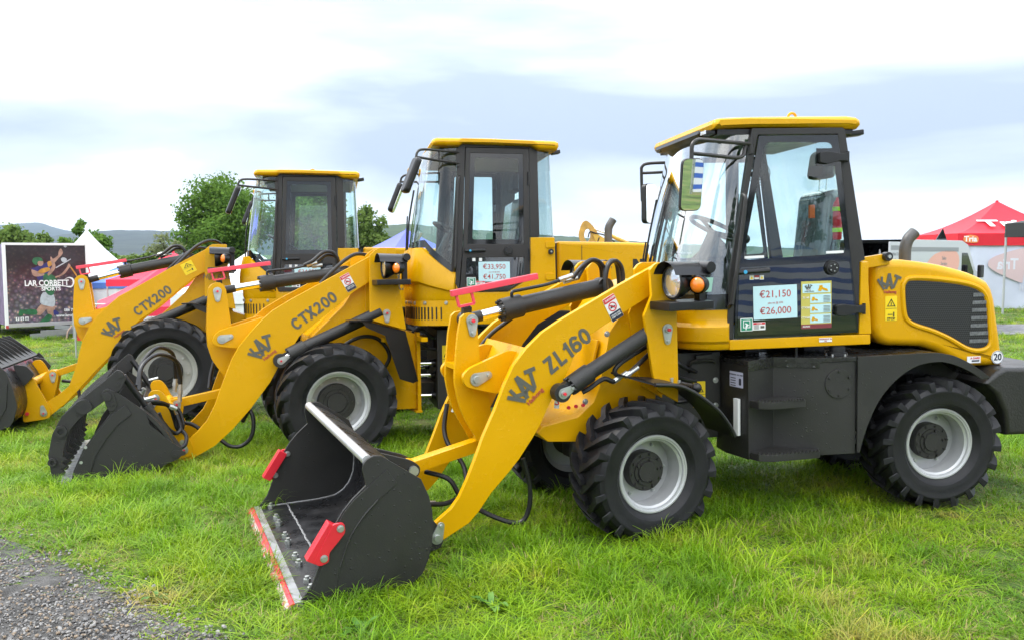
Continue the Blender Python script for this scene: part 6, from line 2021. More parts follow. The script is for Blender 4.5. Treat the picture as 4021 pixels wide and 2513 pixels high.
def vnoise(x, y, s, o=0.0):
    return np.array([noise.noise(Vector((a * s + o, b * s - o, o * .37))) for a, b in zip(x, y)])


def frame_pts(M, loc, pts):
    out = []
    for (x, y) in pts:
        p = M @ Vector((x, y, 0))
        out.append((p.x + loc[0], p.y + loc[1]))
    return out


F1m, R1m = frame_matrix(23.3), frame_matrix(8)
F2m, R2m = frame_matrix(22), frame_matrix(12)
F3m = frame_matrix(19)
KEEP = [frame_pts(F1m, (1.64, 6.03), [(-3.31, -.83), (-2.62, -.83), (-2.62, .83), (-3.31, .83)]),
        frame_pts(F2m, (-.66, 8.63), [(-3.53, -1.0), (-2.62, -1.0), (-2.62, .98), (-3.53, .98)]),
        frame_pts(F3m, (-3.01, 10.69), [(-3.55, -1.0), (-2.72, -1.0), (-2.72, 1.0), (-3.55, 1.0)])]
for (M, loc, x, tr, hw) in ((F1m, (1.64, 6.03), -1.13, .527, .15), (R1m, (1.64, 6.03), 1.13, .527, .15), (F2m, (-.66, 8.63), -1.25, .605, .18), (F3m, (-3.01, 10.69), -1.25, .63, .2), (R2m, (-.66, 8.63), 1.3, .605, .18)):
    for s in (-1, 1):
        KEEP.append(frame_pts(M, loc, [(x - .14, s * tr - hw), (x + .14, s * tr - hw), (x + .14, s * tr + hw), (x - .14, s * tr + hw)]))


def grass():
    P, SCL, RZ, TL, IX = [], [], [], [], []
    bands = [(2.4, 4.2, 500, 1.0), (4.2, 6.2, 400, 1.05), (6.2, 9, 250, 1.15), (9, 14, 100, 1.35), (14, 24, 30, 1.9), (24, 40, 8, 2.8)]
    for (y0, y1, dens, sc) in bands:
        x0 = -.66 * y1 - .4
        x1 = .66 * y1 + .4
        n = int((x1 - x0) * (y1 - y0) * dens)
        x = rng.uniform(x0, x1, n); y = rng.uniform(y0, y1, n)
        ok = np.abs(x) < .66 * y + .5
        x, y = x[ok], y[ok]
        nz = vnoise(x, y, 2.2, 3.1)
        n2 = vnoise(x, y, .55, 7.7)
        # ragged edge of the gravel
        jx = x + .22 * vnoise(x, y, 3.2, 1.0) + .16 * vnoise(x, y, 11.0, 4.0)
        jy = y + .30 * vnoise(x, y, 3.2, 9.0) + .18 * vnoise(x, y, 11.0, 6.0)
        ok = ~inside(jx, jy, TRACK)
        inn = ~ok & ~inside(x, y + .28, TRACK) & (rng.uniform(size=len(x)) < .22)
        ok = ok | inn | (rng.uniform(size=len(x)) < .010)
        for k in KEEP: ok &= ~inside(x, y, k)
        for i in range(len(PATHL) - 1):
            a, b = np.array(PATHL[i]), np.array(PATHL[i + 1])
            t = np.clip(((x - a[0]) * (b[0] - a[0]) + (y - a[1]) * (b[1] - a[1])) / ((b - a) ** 2).sum(), 0, 1)
            ok &= np.hypot(x - a[0] - t * (b[0] - a[0]), y - a[1] - t * (b[1] - a[1])) > 1.25
        x, y, nz, n2 = x[ok], y[ok], nz[ok], n2[ok]
        # height: lush tufts, short worn places; short next to the track and far away
        h = np.clip(.66 + .60 * nz + .30 * n2, .28, 1.35) * sc
        edge = np.clip((y - np.interp(x, [p[0] for p in TRACK[:19]], [p[1] for p in TRACK[:19]])) / 1.1, 0, 1)
        h *= .45 + .55 * edge
        if y0 >= 9: h *= .55
        # worn short turf on the right side of the picture
        wn_ = np.clip((x - .40 * y) / .6, 0, 1) * (y < 6.5)
        h *= 1 - .45 * wn_
        wd = sc * rng.uniform(.85, 1.25, len(x))
        z = ground_z(x, y)
        P.append(np.stack([x, y, z - .004], 1))
        SCL.append(np.stack([wd, wd, h], 1))
        RZ.append(rng.uniform(0, 6.283, len(x)))
        TL.append(rng.normal(0, .10, (len(x), 2)))
        dry = (vnoise(x, y, 1.1, 21.0) > .18) | (edge < .35) | (wn_ > .6)
        ix = rng.integers(0, 6, len(x))
        ix = np.where(dry & (rng.uniform(size=len(x)) < .5), 6 + rng.integers(0, 2, len(x)), ix)
        IX.append(ix)
    src = [clump(20, .045, .07, .17, .0042, .55, .03, 11 + i) for i in range(4)] + [clump(26, .05, .05, .11, .004, .8, .06, 21), clump(15, .05, .10, .24, .0045, .75, .04, 22), clump(22, .05, .03, .10, .0038, 1.0, .55, 23), clump(20, .05, .04, .12, .0036, 1.1, .35, 24)]
    scatter('grass', np.concatenate(P), np.concatenate(SCL), np.concatenate(RZ), np.concatenate(TL), np.concatenate(IX), src)


grass()


def stones():
    src = []
    r = np.random.default_rng(5)
    cols = [(.17, .165, .16), (.27, .26, .245), (.10, .095, .09), (.26, .20, .14)]
    for i in range(8):
        b = MB().ball((0, 0, 0), 1.0, nu=6, nv=4)
        v = np.array(b.v)
        v *= r.uniform(.7, 1.25, v.shape)
        b.v = [tuple(p) for p in v * np.array([1, .75, .55])]
        m = MATS.get('stone_%d' % (i % 4)) or pmat('stone_%d' % (i % 4), cols[i % 4], .75)
        src.append(b.mesh('stone', m, ang=20))
    n = 70000
    x = rng.uniform(-5.0, 1.2, n); y = rng.uniform(2.7, 5.6, n)
    ok = inside(x + .08 * rng.normal(size=n), y + .10 * rng.normal(size=n), TRACK) & (np.abs(x) < .66 * y + .3)
    x, y = x[ok], y[ok]
    m = len(x)
    s = np.clip(rng.lognormal(math.log(.0066), .38, m), .003, .014)
    und = .010 * vnoise(x, y, 3.0, 2.0) + .006 * vnoise(x, y, 9.0, 5.0)
    keep = und > -.0045
    x, y, s, und = x[keep], y[keep], s[keep], und[keep]
    m = len(x)
    scatter('gravel_stones', np.stack([x, y, ground_z(x, y) + .013 + np.maximum(und, 0) + s * .25], 1), np.stack([s, s, s], 1), rng.uniform(0, 6.28, m), rng.normal(0, .5, (m, 2)), rng.integers(0, 8, m), src)


stones()


# broad-leaved weeds
LEAF = mix_mat('dock_leaf', [(.04, .12, .012), (.07, .17, .018), (.11, .22, .03)], scale=9, rough=.45)


def weed(x, y, n, L0, label, seed):
    r = np.random.default_rng(seed)
    P = empty('dock_plant', (x, y, gz(x, y)))
    tag(P, label, 'weed', 'broad-leaved weeds in the grass')
    for k in range(n):
        a = 6.283 * k / n + r.normal(0, .3)
        L = L0 * r.uniform(.65, 1.15); w = L * r.uniform(.22, .32)
        el = r.uniform(.35, 1.0)
        grid = []
        for i in range(7):
            t = i / 6
            q = L * t
            zz = L * (math.sin(el) * t - .55 * t * t * math.cos(el) * .9)
            rr = q * math.cos(el) * .95 + .01
            hw = w * math.sin(math.pi * min(.97, t * .9 + .08)) ** .7 * .5
            row = []
            for j in (-1, 0, 1):
                wob = .12 * w * math.sin(t * 14 + k) * abs(j)
                row.append((rr * math.cos(a) - hw * j * math.sin(a), rr * math.sin(a) + hw * j * math.cos(a), zz + abs(j) * hw * .35 + wob + .01))
            grid.append(row)
        vs = [p for row in grid for p in row]
        fs = [(i * 3 + j, i * 3 + j + 1, (i + 1) * 3 + j + 1, (i + 1) * 3 + j) for i in range(6) for j in range(2)]
        MB().add(vs, fs).build('leaf', LEAF, P, ang=60)


weed(-.68, 3.68, 8, .12, 'leafy dock plant at the edge of the gravel in front of the bucket', 1)
weed(-.10, 3.95, 11, .12, 'broad dock plant in the grass right of the near bucket', 2)
weed(.62, 5.6, 7, .12, 'dock leaves under the near loader arm beside the hose loop', 3)
weed(-1.75, 4.05, 5, .08, 'small low weed on the gravel edge, nearest the picture corner', 4)

# ------------------------------------------------------------------ hills
HILL = mix_mat('hill_moor', [(.018, .026, .026), (.027, .038, .032), (.04, .052, .042)], scale=.012, rough=1.0, pos=(.35, .5, .65))
WOOD = mix_mat('hill_woodland', [(.018, .035, .016), (.035, .06, .022), (.05, .08, .03)], scale=.03, rough=1.0)


def ridge(name, D, prof, depth, mat, seed, rough):
    """A hill range: prof is (picture column in 2419ths, height over the horizon in 2419-px); D the distance in metres."""
    cols = np.linspace(prof[0][0], prof[-1][0], 160)
    hh = np.interp(cols, [p[0] for p in prof], [p[1] for p in prof])
    k = np.array([1, 2, 3, 2, 1]) / 9
    hh = np.convolve(np.pad(hh, 2, 'edge'), k, 'valid')
    hh = hh + rough * np.array([noise.noise(Vector((c * .06, seed, 0))) + .6 * noise.noise(Vector((c * .21, seed, 4))) for c in cols])
    rows = []
    for j in range(14):
        t = j / 13
        d = D - depth * .9 * (1 - t) if t <= 1 else D
        f = math.sin(t * math.pi / 2) ** 1.4
        row = []
        for i, c in enumerate(cols):
            x = (c - 1209.5) / 2000 * d
            top = hh[i] / 2000 * D
            und = .06 * top * noise.noise(Vector((c * .03, t * 5, seed)))
            row.append((x, d, -1.2 + max(0.0, (top + 1.7) * f + und * math.sin(math.pi * t))))
        rows.append(row)
    for q in (1.15, 1.5):
        rows.append([((c - 1209.5) / 2000 * D * q, D * q, -1.2) for c in cols])
    vs = [p for r in rows for p in r]
    n = len(cols)
    fs = [(j * n + i, j * n + i + 1, (j + 1) * n + i + 1, (j + 1) * n + i) for j in range(len(rows) - 1) for i in range(n - 1)]
    me = bpy.data.meshes.new(name)
    me.from_pydata(vs, [], fs)
    me.materials.append(mat)
    for p in me.polygons: p.use_smooth = True
    tag(link(name, me), kind='structure')


ridge('hills', 4200, [(-900, 30), (-400, 50), (-100, 64), (40, 68), (85, 73), (110, 70), (140, 58), (190, 50), (300, 46), (420, 40), (700, 30)], 1500, HILL, 1.0, 1.2)
ridge('hillside', 2700, [(-300, 20), (100, 36), (190, 48), (270, 53), (360, 53), (450, 50), (560, 54), (700, 58), (800, 60), (1000, 46), (1300, 30)], 1600, HILL, 2.0, 1.0)
ridge('wooded_hill', 1300, [(650, 10), (820, 40), (880, 64), (920, 67), (965, 70), (1010, 66), (1100, 58), (1200, 52), (1310, 43), (1400, 37), (1480, 31), (1600, 24), (1900, 14), (2300, 8)], 500, WOOD, 3.0, 1.6)

# ------------------------------------------------------------------ trees
def leaf_mat(name, cols):
    m = bpy.data.materials.new(name)
    m.use_nodes = True
    t = m.node_tree
    t.nodes.clear()
    L = t.links.new
    out = N(t, 'ShaderNodeOutputMaterial')
    geo = N(t, 'ShaderNodeNewGeometry')
    nz = N(t, 'ShaderNodeTexNoise'); nz.inputs['Scale'].default_value = 1.6; nz.inputs['Detail'].default_value = 5; nz.inputs['Roughness'].default_value = .7
    L(geo.outputs['Position'], nz.inputs[0])
    r = N(t, 'ShaderNodeValToRGB')
    e = r.color_ramp.elements
    e[0].position = .33; e[0].color = (*cols[0], 1)
    e[1].position = .68; e[1].color = (*cols[1], 1)
    L(nz.outputs[0], r.inputs[0])
    d = N(t, 'ShaderNodeBsdfDiffuse'); tr = N(t, 'ShaderNodeBsdfTranslucent')
    L(r.outputs[0], d.inputs[0]); L(r.outputs[0], tr.inputs[0])
    mx = N(t, 'ShaderNodeMixShader'); mx.inputs[0].default_value = .35
    L(d.outputs[0], mx.inputs[1]); L(tr.outputs[0], mx.inputs[2])
    L(mx.outputs[0], out.inputs[0])
    return m


LEAFA = leaf_mat('ash_leaves', ((.07, .15, .03), (.19, .31, .06)))
LEAFB = leaf_mat('hedge_leaves', ((.08, .15, .035), (.22, .30, .08)))
LEAFC = leaf_mat('thin_leaves', ((.16, .20, .09), (.28, .30, .15)))
LEAFP = leaf_mat('poplar_leaves', ((.03, .06, .02), (.07, .11, .04)))
BARK = pmat('bark', (.045, .038, .03), .9, var=.3, vs=8, bump=.5, bs=20)


def tree(name, x, y, top, rx, low, label, leaves, mat, seed, size=.24, blobs=16, ry=None, group='trees beyond the tents', gaps=.0, column=False):
    r = np.random.default_rng(seed)
    g0 = gz(x, y)
    P = empty(name, (x, y, g0))
    tag(P, label, 'tree', group)
    H = top - g0
    lo = low - g0
    cz, rz = (H + lo) / 2, (H - lo) / 2
    ry = ry or rx
    bl = []
    for k in range(blobs):
        while True:
            q = r.uniform(-1, 1, 3)
            if (q ** 2).sum() < 1: break
        q *= .80
        s = r.uniform(.15, .30) if blobs >= 28 else r.uniform(.26, .42)
        bl.append((q[0] * rx, q[1] * ry, cz + q[2] * rz, s * min(rx, rz) * (1.15 if not column else .9)))
    bl.append((0, 0, H - .30 * rx, .30 * rx))
    # trunk and limbs to the blobs
    t = MB().tube([(0, 0, -.2), (.05 * rx, 0, lo * .6), (0, .04 * rx, max(lo, H * .35)), (0, 0, cz + .3 * rz)], .075 * rx + .06, 8, 4, taper=.03)
    t.build('trunk', BARK, P)
    lim = MB()
    for b in bl:
        z0 = r.uniform(max(.3, lo * .7), cz)
        p0 = Vector((0, 0, z0)); p1 = Vector(b[:3])
        m = p0.lerp(p1, .5) + Vector((r.normal(0, .12), r.normal(0, .12), .12 * rz))
        lim.tube([p0, m, p1], .03 * rx + .012, 5, 4, taper=.008)
        for _ in range(3):
            e = p1 + Vector(np.clip(r.normal(0, .6, 3), -.8, .8)) * b[3]
            lim.tube([p1.lerp(m, .3), e], .012 * rx + .006, 4, 0, taper=.004)
    lim.build('limbs', BARK, P)
    # leaves: small quads on and in the blobs
    w = np.array([b[3] ** 2 for b in bl]); w /= w.sum()
    pick = r.choice(len(bl), leaves, p=w)
    B = np.array(bl)[pick]
    d = r.normal(size=(leaves, 3)); d /= np.linalg.norm(d, axis=1)[:, None]
    rad = B[:, 3:4] * (r.uniform(.25, 1, (leaves, 1)) ** .45) * (1 + .22 * r.normal(size=(leaves, 1)))
    c = B[:, :3] + d * rad
    nn = d * .7 + r.normal(0, .7, (leaves, 3)); nn[:, 2] += .35
    nn /= np.linalg.norm(nn, axis=1)[:, None]
    u = np.cross(nn, r.normal(size=(leaves, 3))); u /= np.linalg.norm(u, axis=1)[:, None]
    v = np.cross(nn, u)
    s = size * r.uniform(.5, 1.15, (leaves, 1))
    a, b_ = u * s * .5, v * s * .32
    V = np.stack([c - a, c - b_ * 1.0, c + a, c + b_ * 1.0], 1).reshape(-1, 3)
    me = bpy.data.meshes.new('crown')
    me.vertices.add(len(V)); me.vertices.foreach_set('co', V.astype(np.float32).ravel())
    me.loops.add(leaves * 4); me.loops.foreach_set('vertex_index', np.arange(leaves * 4, dtype=np.int32))
    me.polygons.add(leaves); me.polygons.foreach_set('loop_start', np.arange(0, leaves * 4, 4, dtype=np.int32))
    me.update(calc_edges=True)
    me.materials.append(mat)
    link('crown', me, P)
    return P


def atpx(u, v, d):
    """World point seen at picture position (u, v) of a 2419-wide frame, at distance d; used to read positions off the survey."""
    p = math.atan(259.5 / 3324.5)
    x = (u - 1209.5) / 2000; yd = (v - 756) / 2000
    r = (x, math.cos(p) - yd * math.sin(p), -math.sin(p) - yd * math.cos(p))
    t = d / r[1]
    return (r[0] * t, d, 1.70 + r[2] * t)


for (nm, u, vt, rpx, vlow, d, lab, nl, mt, sd, bl) in (
        ('ash_tree', 528, 408, 140, 660, 52, 'tallest leafy ash tree behind the farthest loader', 27000, LEAFA, 3, 64),
        ('ash_tree', 745, 430, 90, 640, 56, 'ash tree seen through the door glass of the farthest loader', 14000, LEAFA, 4, 44),
        ('ash_tree', 868, 488, 62, 640, 54, 'round tree just right of the farthest cab', 8000, LEAFB, 5, 28),
        ('hawthorn_tree', 388, 548, 40, 640, 46, 'thin sparse tree left of the tall ash', 900, LEAFC, 6, 14),
        ('hedge_tree', 28, 533, 66, 640, 46, 'broad tree behind the left end of the sports trailer', 5000, LEAFB, 7, 16),
        ('hedge_tree', 98, 552, 46, 640, 48, 'lower tree behind the middle of the sports trailer', 3500, LEAFB, 8, 12),
        ('hedge_tree', 150, 562, 32, 640, 44, 'low hedge tree behind the right half of the trailer', 1800, LEAFA, 9, 8),
        ('young_tree', 193, 521, 32, 640, 42, 'slim upright tree rising over the right end of the trailer', 3200, LEAFA, 10, 12),
        ('hedge_tree', 238, 552, 42, 660, 40, 'bushy tree right of the trailer beside the white tent peak', 3500, LEAFA, 11, 12),
        ('hedge_tree', 345, 598, 42, 660, 44, 'low bush over the red tents', 2500, LEAFB, 12, 10),
        ('hedge_tree', 300, 606, 30, 660, 46, 'smallest bush between the trailer tent and the red tents', 1500, LEAFB, 13, 8)):
    c = atpx(u, 600, d)
    tree(nm, c[0], d, atpx(u, vt, d)[2], rpx / 2000 * d, atpx(u, vlow, d)[2], lab, nl, mt, sd, size=.26 if rpx > 60 else .22, blobs=bl)
# poplars far behind the photographer; they show in the door glass and the mirrors
for k in range(7):
    x = 27 + k * 6.0 + random.uniform(-1, 1)
    tree('poplar_tree', x, -62 + random.uniform(-4, 4), 11.0 + random.uniform(-2, 2), 1.9, .8, ['first', 'second', 'third', 'fourth', 'fifth', 'sixth', 'seventh'][k] + ' poplar in the mirrored row behind the photographer, counted from the track', 2200, LEAFP, 40 + k, size=.5, blobs=16, group='row of poplars behind the photographer', column=True)

# ------------------------------------------------------------------ striped tarpaulin fence behind the photographer
def tarp_mat():
    m = pmat('striped_tarpaulin', (.7, .72, .75), .45)
    t = m.node_tree
    b = t.nodes['Principled BSDF']
    L = t.links.new
    tc = N(t, 'ShaderNodeTexCoord')
    sp = N(t, 'ShaderNodeSeparateXYZ'); L(tc.outputs['Object'], sp.inputs[0])
    nz = N(t, 'ShaderNodeTexNoise'); nz.inputs['Scale'].default_value = .7; L(tc.outputs['Object'], nz.inputs[0])
    ad = N(t, 'ShaderNodeMath', operation='MULTIPLY_ADD', i_1=.35); L(nz.outputs[0], ad.inputs[0]); L(sp.outputs[2], ad.inputs[2])
    mo = N(t, 'ShaderNodeMath', operation='MULTIPLY', i_1=3.6); L(ad.outputs[0], mo.inputs[0])
    fr = N(t, 'ShaderNodeMath', operation='FRACT'); L(mo.outputs[0], fr.inputs[0])
    r = N(t, 'ShaderNodeValToRGB')
    r.color_ramp.interpolation = 'CONSTANT'
    r.color_ramp.elements[0].color = (.05, .13, .48, 1)
    r.color_ramp.elements[1].position = .42; r.color_ramp.elements[1].color = (.72, .74, .78, 1)
    L(fr.outputs[0], r.inputs[0]); L(r.outputs[0], b.inputs['Base Color'])
    return m


def tarp():
    P = empty('tarpaulin_fence', (9.2, -8.8, 0))
    tag(P, 'blue and white striped tarpaulin fence behind the photographer', 'fence')
    rows = []
    for j in range(9):
        row = []
        for i in range(80):
            x = i * .16
            top = 1.82 + .12 * math.cos((x % 2.5) / 2.5 * 6.283) + .05 * noise.noise(Vector((x, 3, 0)))
            z = .05 + (top - .05) * j / 8
            y = .07 * noise.noise(Vector((x * 1.2, z * 1.3, 1))) + .05 * math.sin(x * 2.5) * (1 - j / 8)
            row.append((x, y - .10 * x, z))
        rows.append(row)
    vs = [p for r in rows for p in r]
    fs = [(j * 80 + i, j * 80 + i + 1, (j + 1) * 80 + i + 1, (j + 1) * 80 + i) for j in range(8) for i in range(79)]
    MB().add(vs, fs).build('sheet', tarp_mat(), P, ang=70)
    for k in range(6):
        x = k * 2.5
        MB().cyl((x, -.10 * x - .08, -.2), (x, -.10 * x - .08, 1.9), .03, 8).build('post', GAL, P)


tarp()


# ------------------------------------------------------------------ tents
def cloth(name, col, rough=.7):
    m = pmat(name, col, rough, var=.06, vs=1.5, bump=.25, bs=5)
    return m


C_WHITE = cloth('white_canvas', (.78, .79, .82)); C_BLUE = cloth('blue_canvas', (.10, .22, .62)); C_RED = cloth('red_canvas', (.72, .03, .07)); C_INDIGO = cloth('indigo_canvas', (.13, .15, .60)); C_BLACK = cloth('black_canvas', (.02, .02, .022))
ALU = pmat('aluminium_pole', (.55, .56, .58), .4, metal=.6)


def gazebo(name, x, y, rz, w, dpt, eave, peak, val, mat, label, walls=(), wall_mat=None, pole=.02, curve=.25, group=None, vmat=None):
    """Peaked canopy on four legs; walls lists the sides (0 front -y, 1 right, 2 back, 3 left) that carry a curtain."""
    g0 = gz(x, y)
    P = empty(name, (x, y, g0), rz)
    tag(P, label, 'tent', group)
    hw, hd = w / 2, dpt / 2
    cs = [(-hw, -hd), (hw, -hd), (hw, hd), (-hw, hd)]
    for k in range(4):
        a, b = cs[k], cs[(k + 1) % 4]
        n = 8
        vs, fs = [], []
        for i in range(n + 1):
            t = i / n
            f = t + curve * math.sin(math.pi * t) * -.5 * 1.0
            z = eave + (peak - eave) * (t ** (1 + curve * 1.6))
            for j in range(n + 1):
                s = j / n
                px = (a[0] + (b[0] - a[0]) * s) * (1 - t); py = (a[1] + (b[1] - a[1]) * s) * (1 - t)
                vs.append((px, py, z - .03 * math.sin(math.pi * s) * math.sin(math.pi * t)))
        for i in range(n):
            for j in range(n):
                q = i * (n + 1) + j
                fs.append((q, q + 1, q + n + 2, q + n + 1))
        MB().add(vs, fs).build('roof_panel', mat, P, ang=60)
        vs, fs = [], []
        for j in range(n + 1):
            s = j / n
            px = a[0] + (b[0] - a[0]) * s; py = a[1] + (b[1] - a[1]) * s
            o = .01 * math.sin(s * 20)
            vs += [(px * 1.004, py * 1.004, eave + .002), (px * 1.004 + o, py * 1.004 + o, eave - val)]
        for j in range(n): fs.append((2 * j, 2 * j + 1, 2 * j + 3, 2 * j + 2))
        MB().add(vs, fs).build('valance', vmat or mat, P, ang=60)
        MB().cyl((a[0] * .985, a[1] * .985, 0), (a[0] * .985, a[1] * .985, eave - .01), pole, 8).build('leg', ALU, P)
        if k in walls:
            vs, fs = [], []
            nj = 24
            for i in range(7):
                z = .03 + (eave - val * .3 - .03) * i / 6
                for j in range(nj + 1):
                    s = j / nj
                    px = a[0] + (b[0] - a[0]) * s; py = a[1] + (b[1] - a[1]) * s
                    o = .035 * noise.noise(Vector((s * 7, i * .5, k))) + .01 * math.sin(s * 60)
                    nx, ny = (b[1] - a[1]) / w, -(b[0] - a[0]) / w
                    vs.append((px * .97 + nx * o, py * .97 + ny * o, z))
            for i in range(6):
                for j in range(nj):
                    q = i * (nj + 1) + j
                    fs.append((q, q + 1, q + nj + 2, q + nj + 1))
            MB().add(vs, fs).build('side_wall', wall_mat or C_WHITE, P, ang=60)
    MB().cyl((0, 0, peak - .08), (0, 0, peak + .02), .05, 10).build('peak_cap', mat, P)
    return P


c = atpx(200, 600, 29)
gazebo('pagoda_tent', c[0] + .1, 29, .1, 3.6, 3.6, 1.35, 3.05, .2, C_WHITE, 'white pagoda tent peak beside the sports trailer', walls=(0, 1), curve=.5)
c = atpx(272, 600, 24)
gazebo('gazebo_tent', c[0], 24.6, .25, 2.2, 2.2, 1.40, 1.92, .16, C_BLUE, 'blue gazebo with white walls between the trailer and the red tents', walls=(0, 3), curve=.1)
c = atpx(330, 600, 18.5)
red1 = gazebo('gazebo_tent', -7.45, 18.6, .45, 3.0, 3.0, 1.05, 2.0, .18, C_RED, 'red gazebo with white lettering behind the farthest loader arm', walls=(), curve=.12)
sl = math.atan2(2.0 - 1.05, 1.5)
lm = Matrix.Translation((-.55, -1.16, 1.235)) @ Matrix.Rotation(sl - .05, 4, 'X')
text('LARCO', WHT, red1, lm, .26, bold=.02, depth=.004)
b = MB().holed(circ(.20), [circ(.16)], -.004, 0)
b.xf(Matrix(((1, 0, 0, 0), (0, 0, 1, 0), (0, -1, 0, 0), (0, 0, 0, 1)))).build('emblem', WHT, red1, Matrix.Translation((.05, -.62, 1.60)) @ Matrix.Rotation(sl, 4, 'X'))
gazebo('gazebo_tent', -8.6, 21.5, .1, 2.4, 2.4, 1.55, 2.22, .16, C_RED, 'small red gazebo top behind the lettered red tent', curve=.15)
c = atpx(541, 600, 17.5)
gazebo('gazebo_tent', c[0] + .35, 17.9, .3, 3.0, 3.0, 1.35, 2.2, .22, C_WHITE, 'white gazebo with hanging walls right of the farthest loader tower', walls=(0, 1, 3), curve=.15)
c = atpx(961, 600, 34)
gazebo('gazebo_tent', c[0], 34, .6, 2.6, 2.6, 2.35, 3.2, .2, C_INDIGO, 'blue-violet gazebo peak between the two far cabs', curve=.1)

# colourful wares at the foot of the white gazebo
for k in range(9):
    c_ = [(.02, .16, .45), (.62, .02, .06), (.70, .70, .74), (.05, .30, .12)][k % 4]
    x, y = -5.35 + .13 * k + random.uniform(-.05, .05), 16.0 + random.uniform(-.15, .15)
    m = MATS.get('wares_%d' % (k % 4)) or pmat('wares_%d' % (k % 4), c_, .5)
    b = MB().pillow(rnd([(-.09, 0), (.09, 0), (.08, .22 + .12 * random.random()), (-.07, .24 + .1 * random.random())], .05), .08, .04, 3)
    o = b.build('toy_bag', m)
    o.location = (x, y, gz(x, y) + .005 + (0 if k % 2 else 0.0))
    o.rotation_euler = (0, random.uniform(-.3, .3), random.uniform(0, 3))
    tag(o, ['first', 'second', 'third', 'fourth', 'fifth', 'sixth', 'seventh', 'eighth', 'ninth'][k] + ' from the left of the coloured toy bags at the white gazebo, ' + ['blue', 'red', 'white', 'green'][k % 4], 'bag', 'toy bags heaped by the white gazebo')

# big red tent on the right
TRI = cloth('magenta_canvas', (.66, .012, .030))
tr_ = gazebo('gazebo_tent', 17.85, 31.4, -.10, 4.4, 4.4, 2.62, 3.85, .42, TRI, 'large red and magenta tent with white lettering at the right edge', walls=(0,), wall_mat=cloth('pale_lilac_canvas', (.62, .66, .80)), curve=.30, pole=.025)
sl2 = math.atan2(3.85 - 2.62, 2.2)
text('Tria', WHT, tr_, Matrix.Translation((-.25, -1.40, 2.985)) @ Matrix.Rotation(sl2 - .10, 4, 'X'), (1.10, .80), bold=.03, depth=.004)
text('Tria', WHT, tr_, Matrix.Translation((-1.80, -2.225, 2.42)) @ Matrix.Rotation(R_(90), 4, 'X'), .26, bold=.03, depth=.003)
flat(spline([(-.24, 0), (-.16, -.10), (.22, -.12), (.24, .08), (.0, .15), (-.18, .10)], 4, closed=True), .004).build('emblem', pmat('emblem_orange', (.80, .25, .08), .6), tr_, Matrix.Translation((-1.80, -2.222, 2.42)) @ Matrix.Rotation(R_(90), 4, 'X'))
em = Matrix.Translation((-.55, -2.18, 1.55)) @ Matrix.Rotation(R_(90), 4, 'X')
flat(spline([(-.62, .05), (-.45, -.20), (.40, -.60), (.55, -.50), (.58, .45), (.45, .55), (-.40, .28)], 5, closed=True), .004).build('emblem', pmat('emblem_faded', (.66, .50, .52), .7), tr_, em)
text('Tria', pmat('print_faded', (.70, .70, .78), .7), tr_, em @ Matrix.Translation((.02, 0, .006)) @ Matrix.Scale(-1, 4, (1, 0, 0)), (.42, .52), bold=.03, depth=.001)
text('Tria Oil', MATS['print_faded'], tr_, Matrix.Translation((.45, -2.18, .75)) @ Matrix.Rotation(R_(90), 4, 'X') @ Matrix.Scale(-1, 4, (1, 0, 0)), .36, depth=.002)
# black canopy corner of the next stand
bk_ = gazebo('gazebo_tent', 17.02, 24.5, -.02, 3.6, 3.6, 2.80, 3.4, .42, C_BLACK, 'black canopy corner on a silver pole at the right edge', curve=.1, pole=.035)
text('www.tria.ie', WHT, tr_, Matrix.Translation((1.5, -2.225, 2.32)) @ Matrix.Rotation(R_(90), 4, 'X'), .16, depth=.003)

# ------------------------------------------------------------------ sports trailer with a printed front
def mural_mat():
    m = pmat('crowd_print', (.05, .04, .05), .35, coat=.3)
    t = m.node_tree
    b = t.nodes['Principled BSDF']
    L = t.links.new
    tc = N(t, 'ShaderNodeTexCoord')
    vo = N(t, 'ShaderNodeTexVoronoi', feature='F1'); vo.inputs['Scale'].default_value = 12.0
    L(tc.outputs['Object'], vo.inputs['Vector'])
    hs = N(t, 'ShaderNodeMix', data_type='RGBA', blend_type='MULTIPLY'); hs.inputs[0].default_value = 1
    r = N(t, 'ShaderNodeValToRGB')
    e = r.color_ramp.elements
    e[0].position = .0; e[0].color = (.20, .12, .09, 1)
    e[1].position = .75; e[1].color = (.018, .017, .020, 1)
    q = e.new(.3); q.color = (.05, .045, .055, 1)
    L(vo.outputs['Distance'], r.inputs[0])
    sat = N(t, 'ShaderNodeMix', data_type='RGBA'); sat.inputs[0].default_value = .25
    sat.inputs[6].default_value = (1, .9, .95, 1)
    L(vo.outputs['Color'], sat.inputs[7])
    L(r.outputs[0], hs.inputs[6]); L(sat.outputs[2], hs.inputs[7])
    # printed stand: dark above, people below (part of the print itself)
    sp = N(t, 'ShaderNodeSeparateXYZ'); L(tc.outputs['Object'], sp.inputs[0])
    mr = N(t, 'ShaderNodeMapRange'); mr.inputs[1].default_value = 1.9; mr.inputs[2].default_value = .7; mr.inputs[3].default_value = .25; mr.inputs[4].default_value = 4.2
    L(sp.outputs[2], mr.inputs[0])
    m2 = N(t, 'ShaderNodeMix', data_type='RGBA', blend_type='MULTIPLY'); m2.inputs[0].default_value = 1
    L(hs.outputs[2], m2.inputs[6]); L(mr.outputs[0], m2.inputs[7])
    L(m2.outputs[2], b.inputs['Base Color'])
    return m


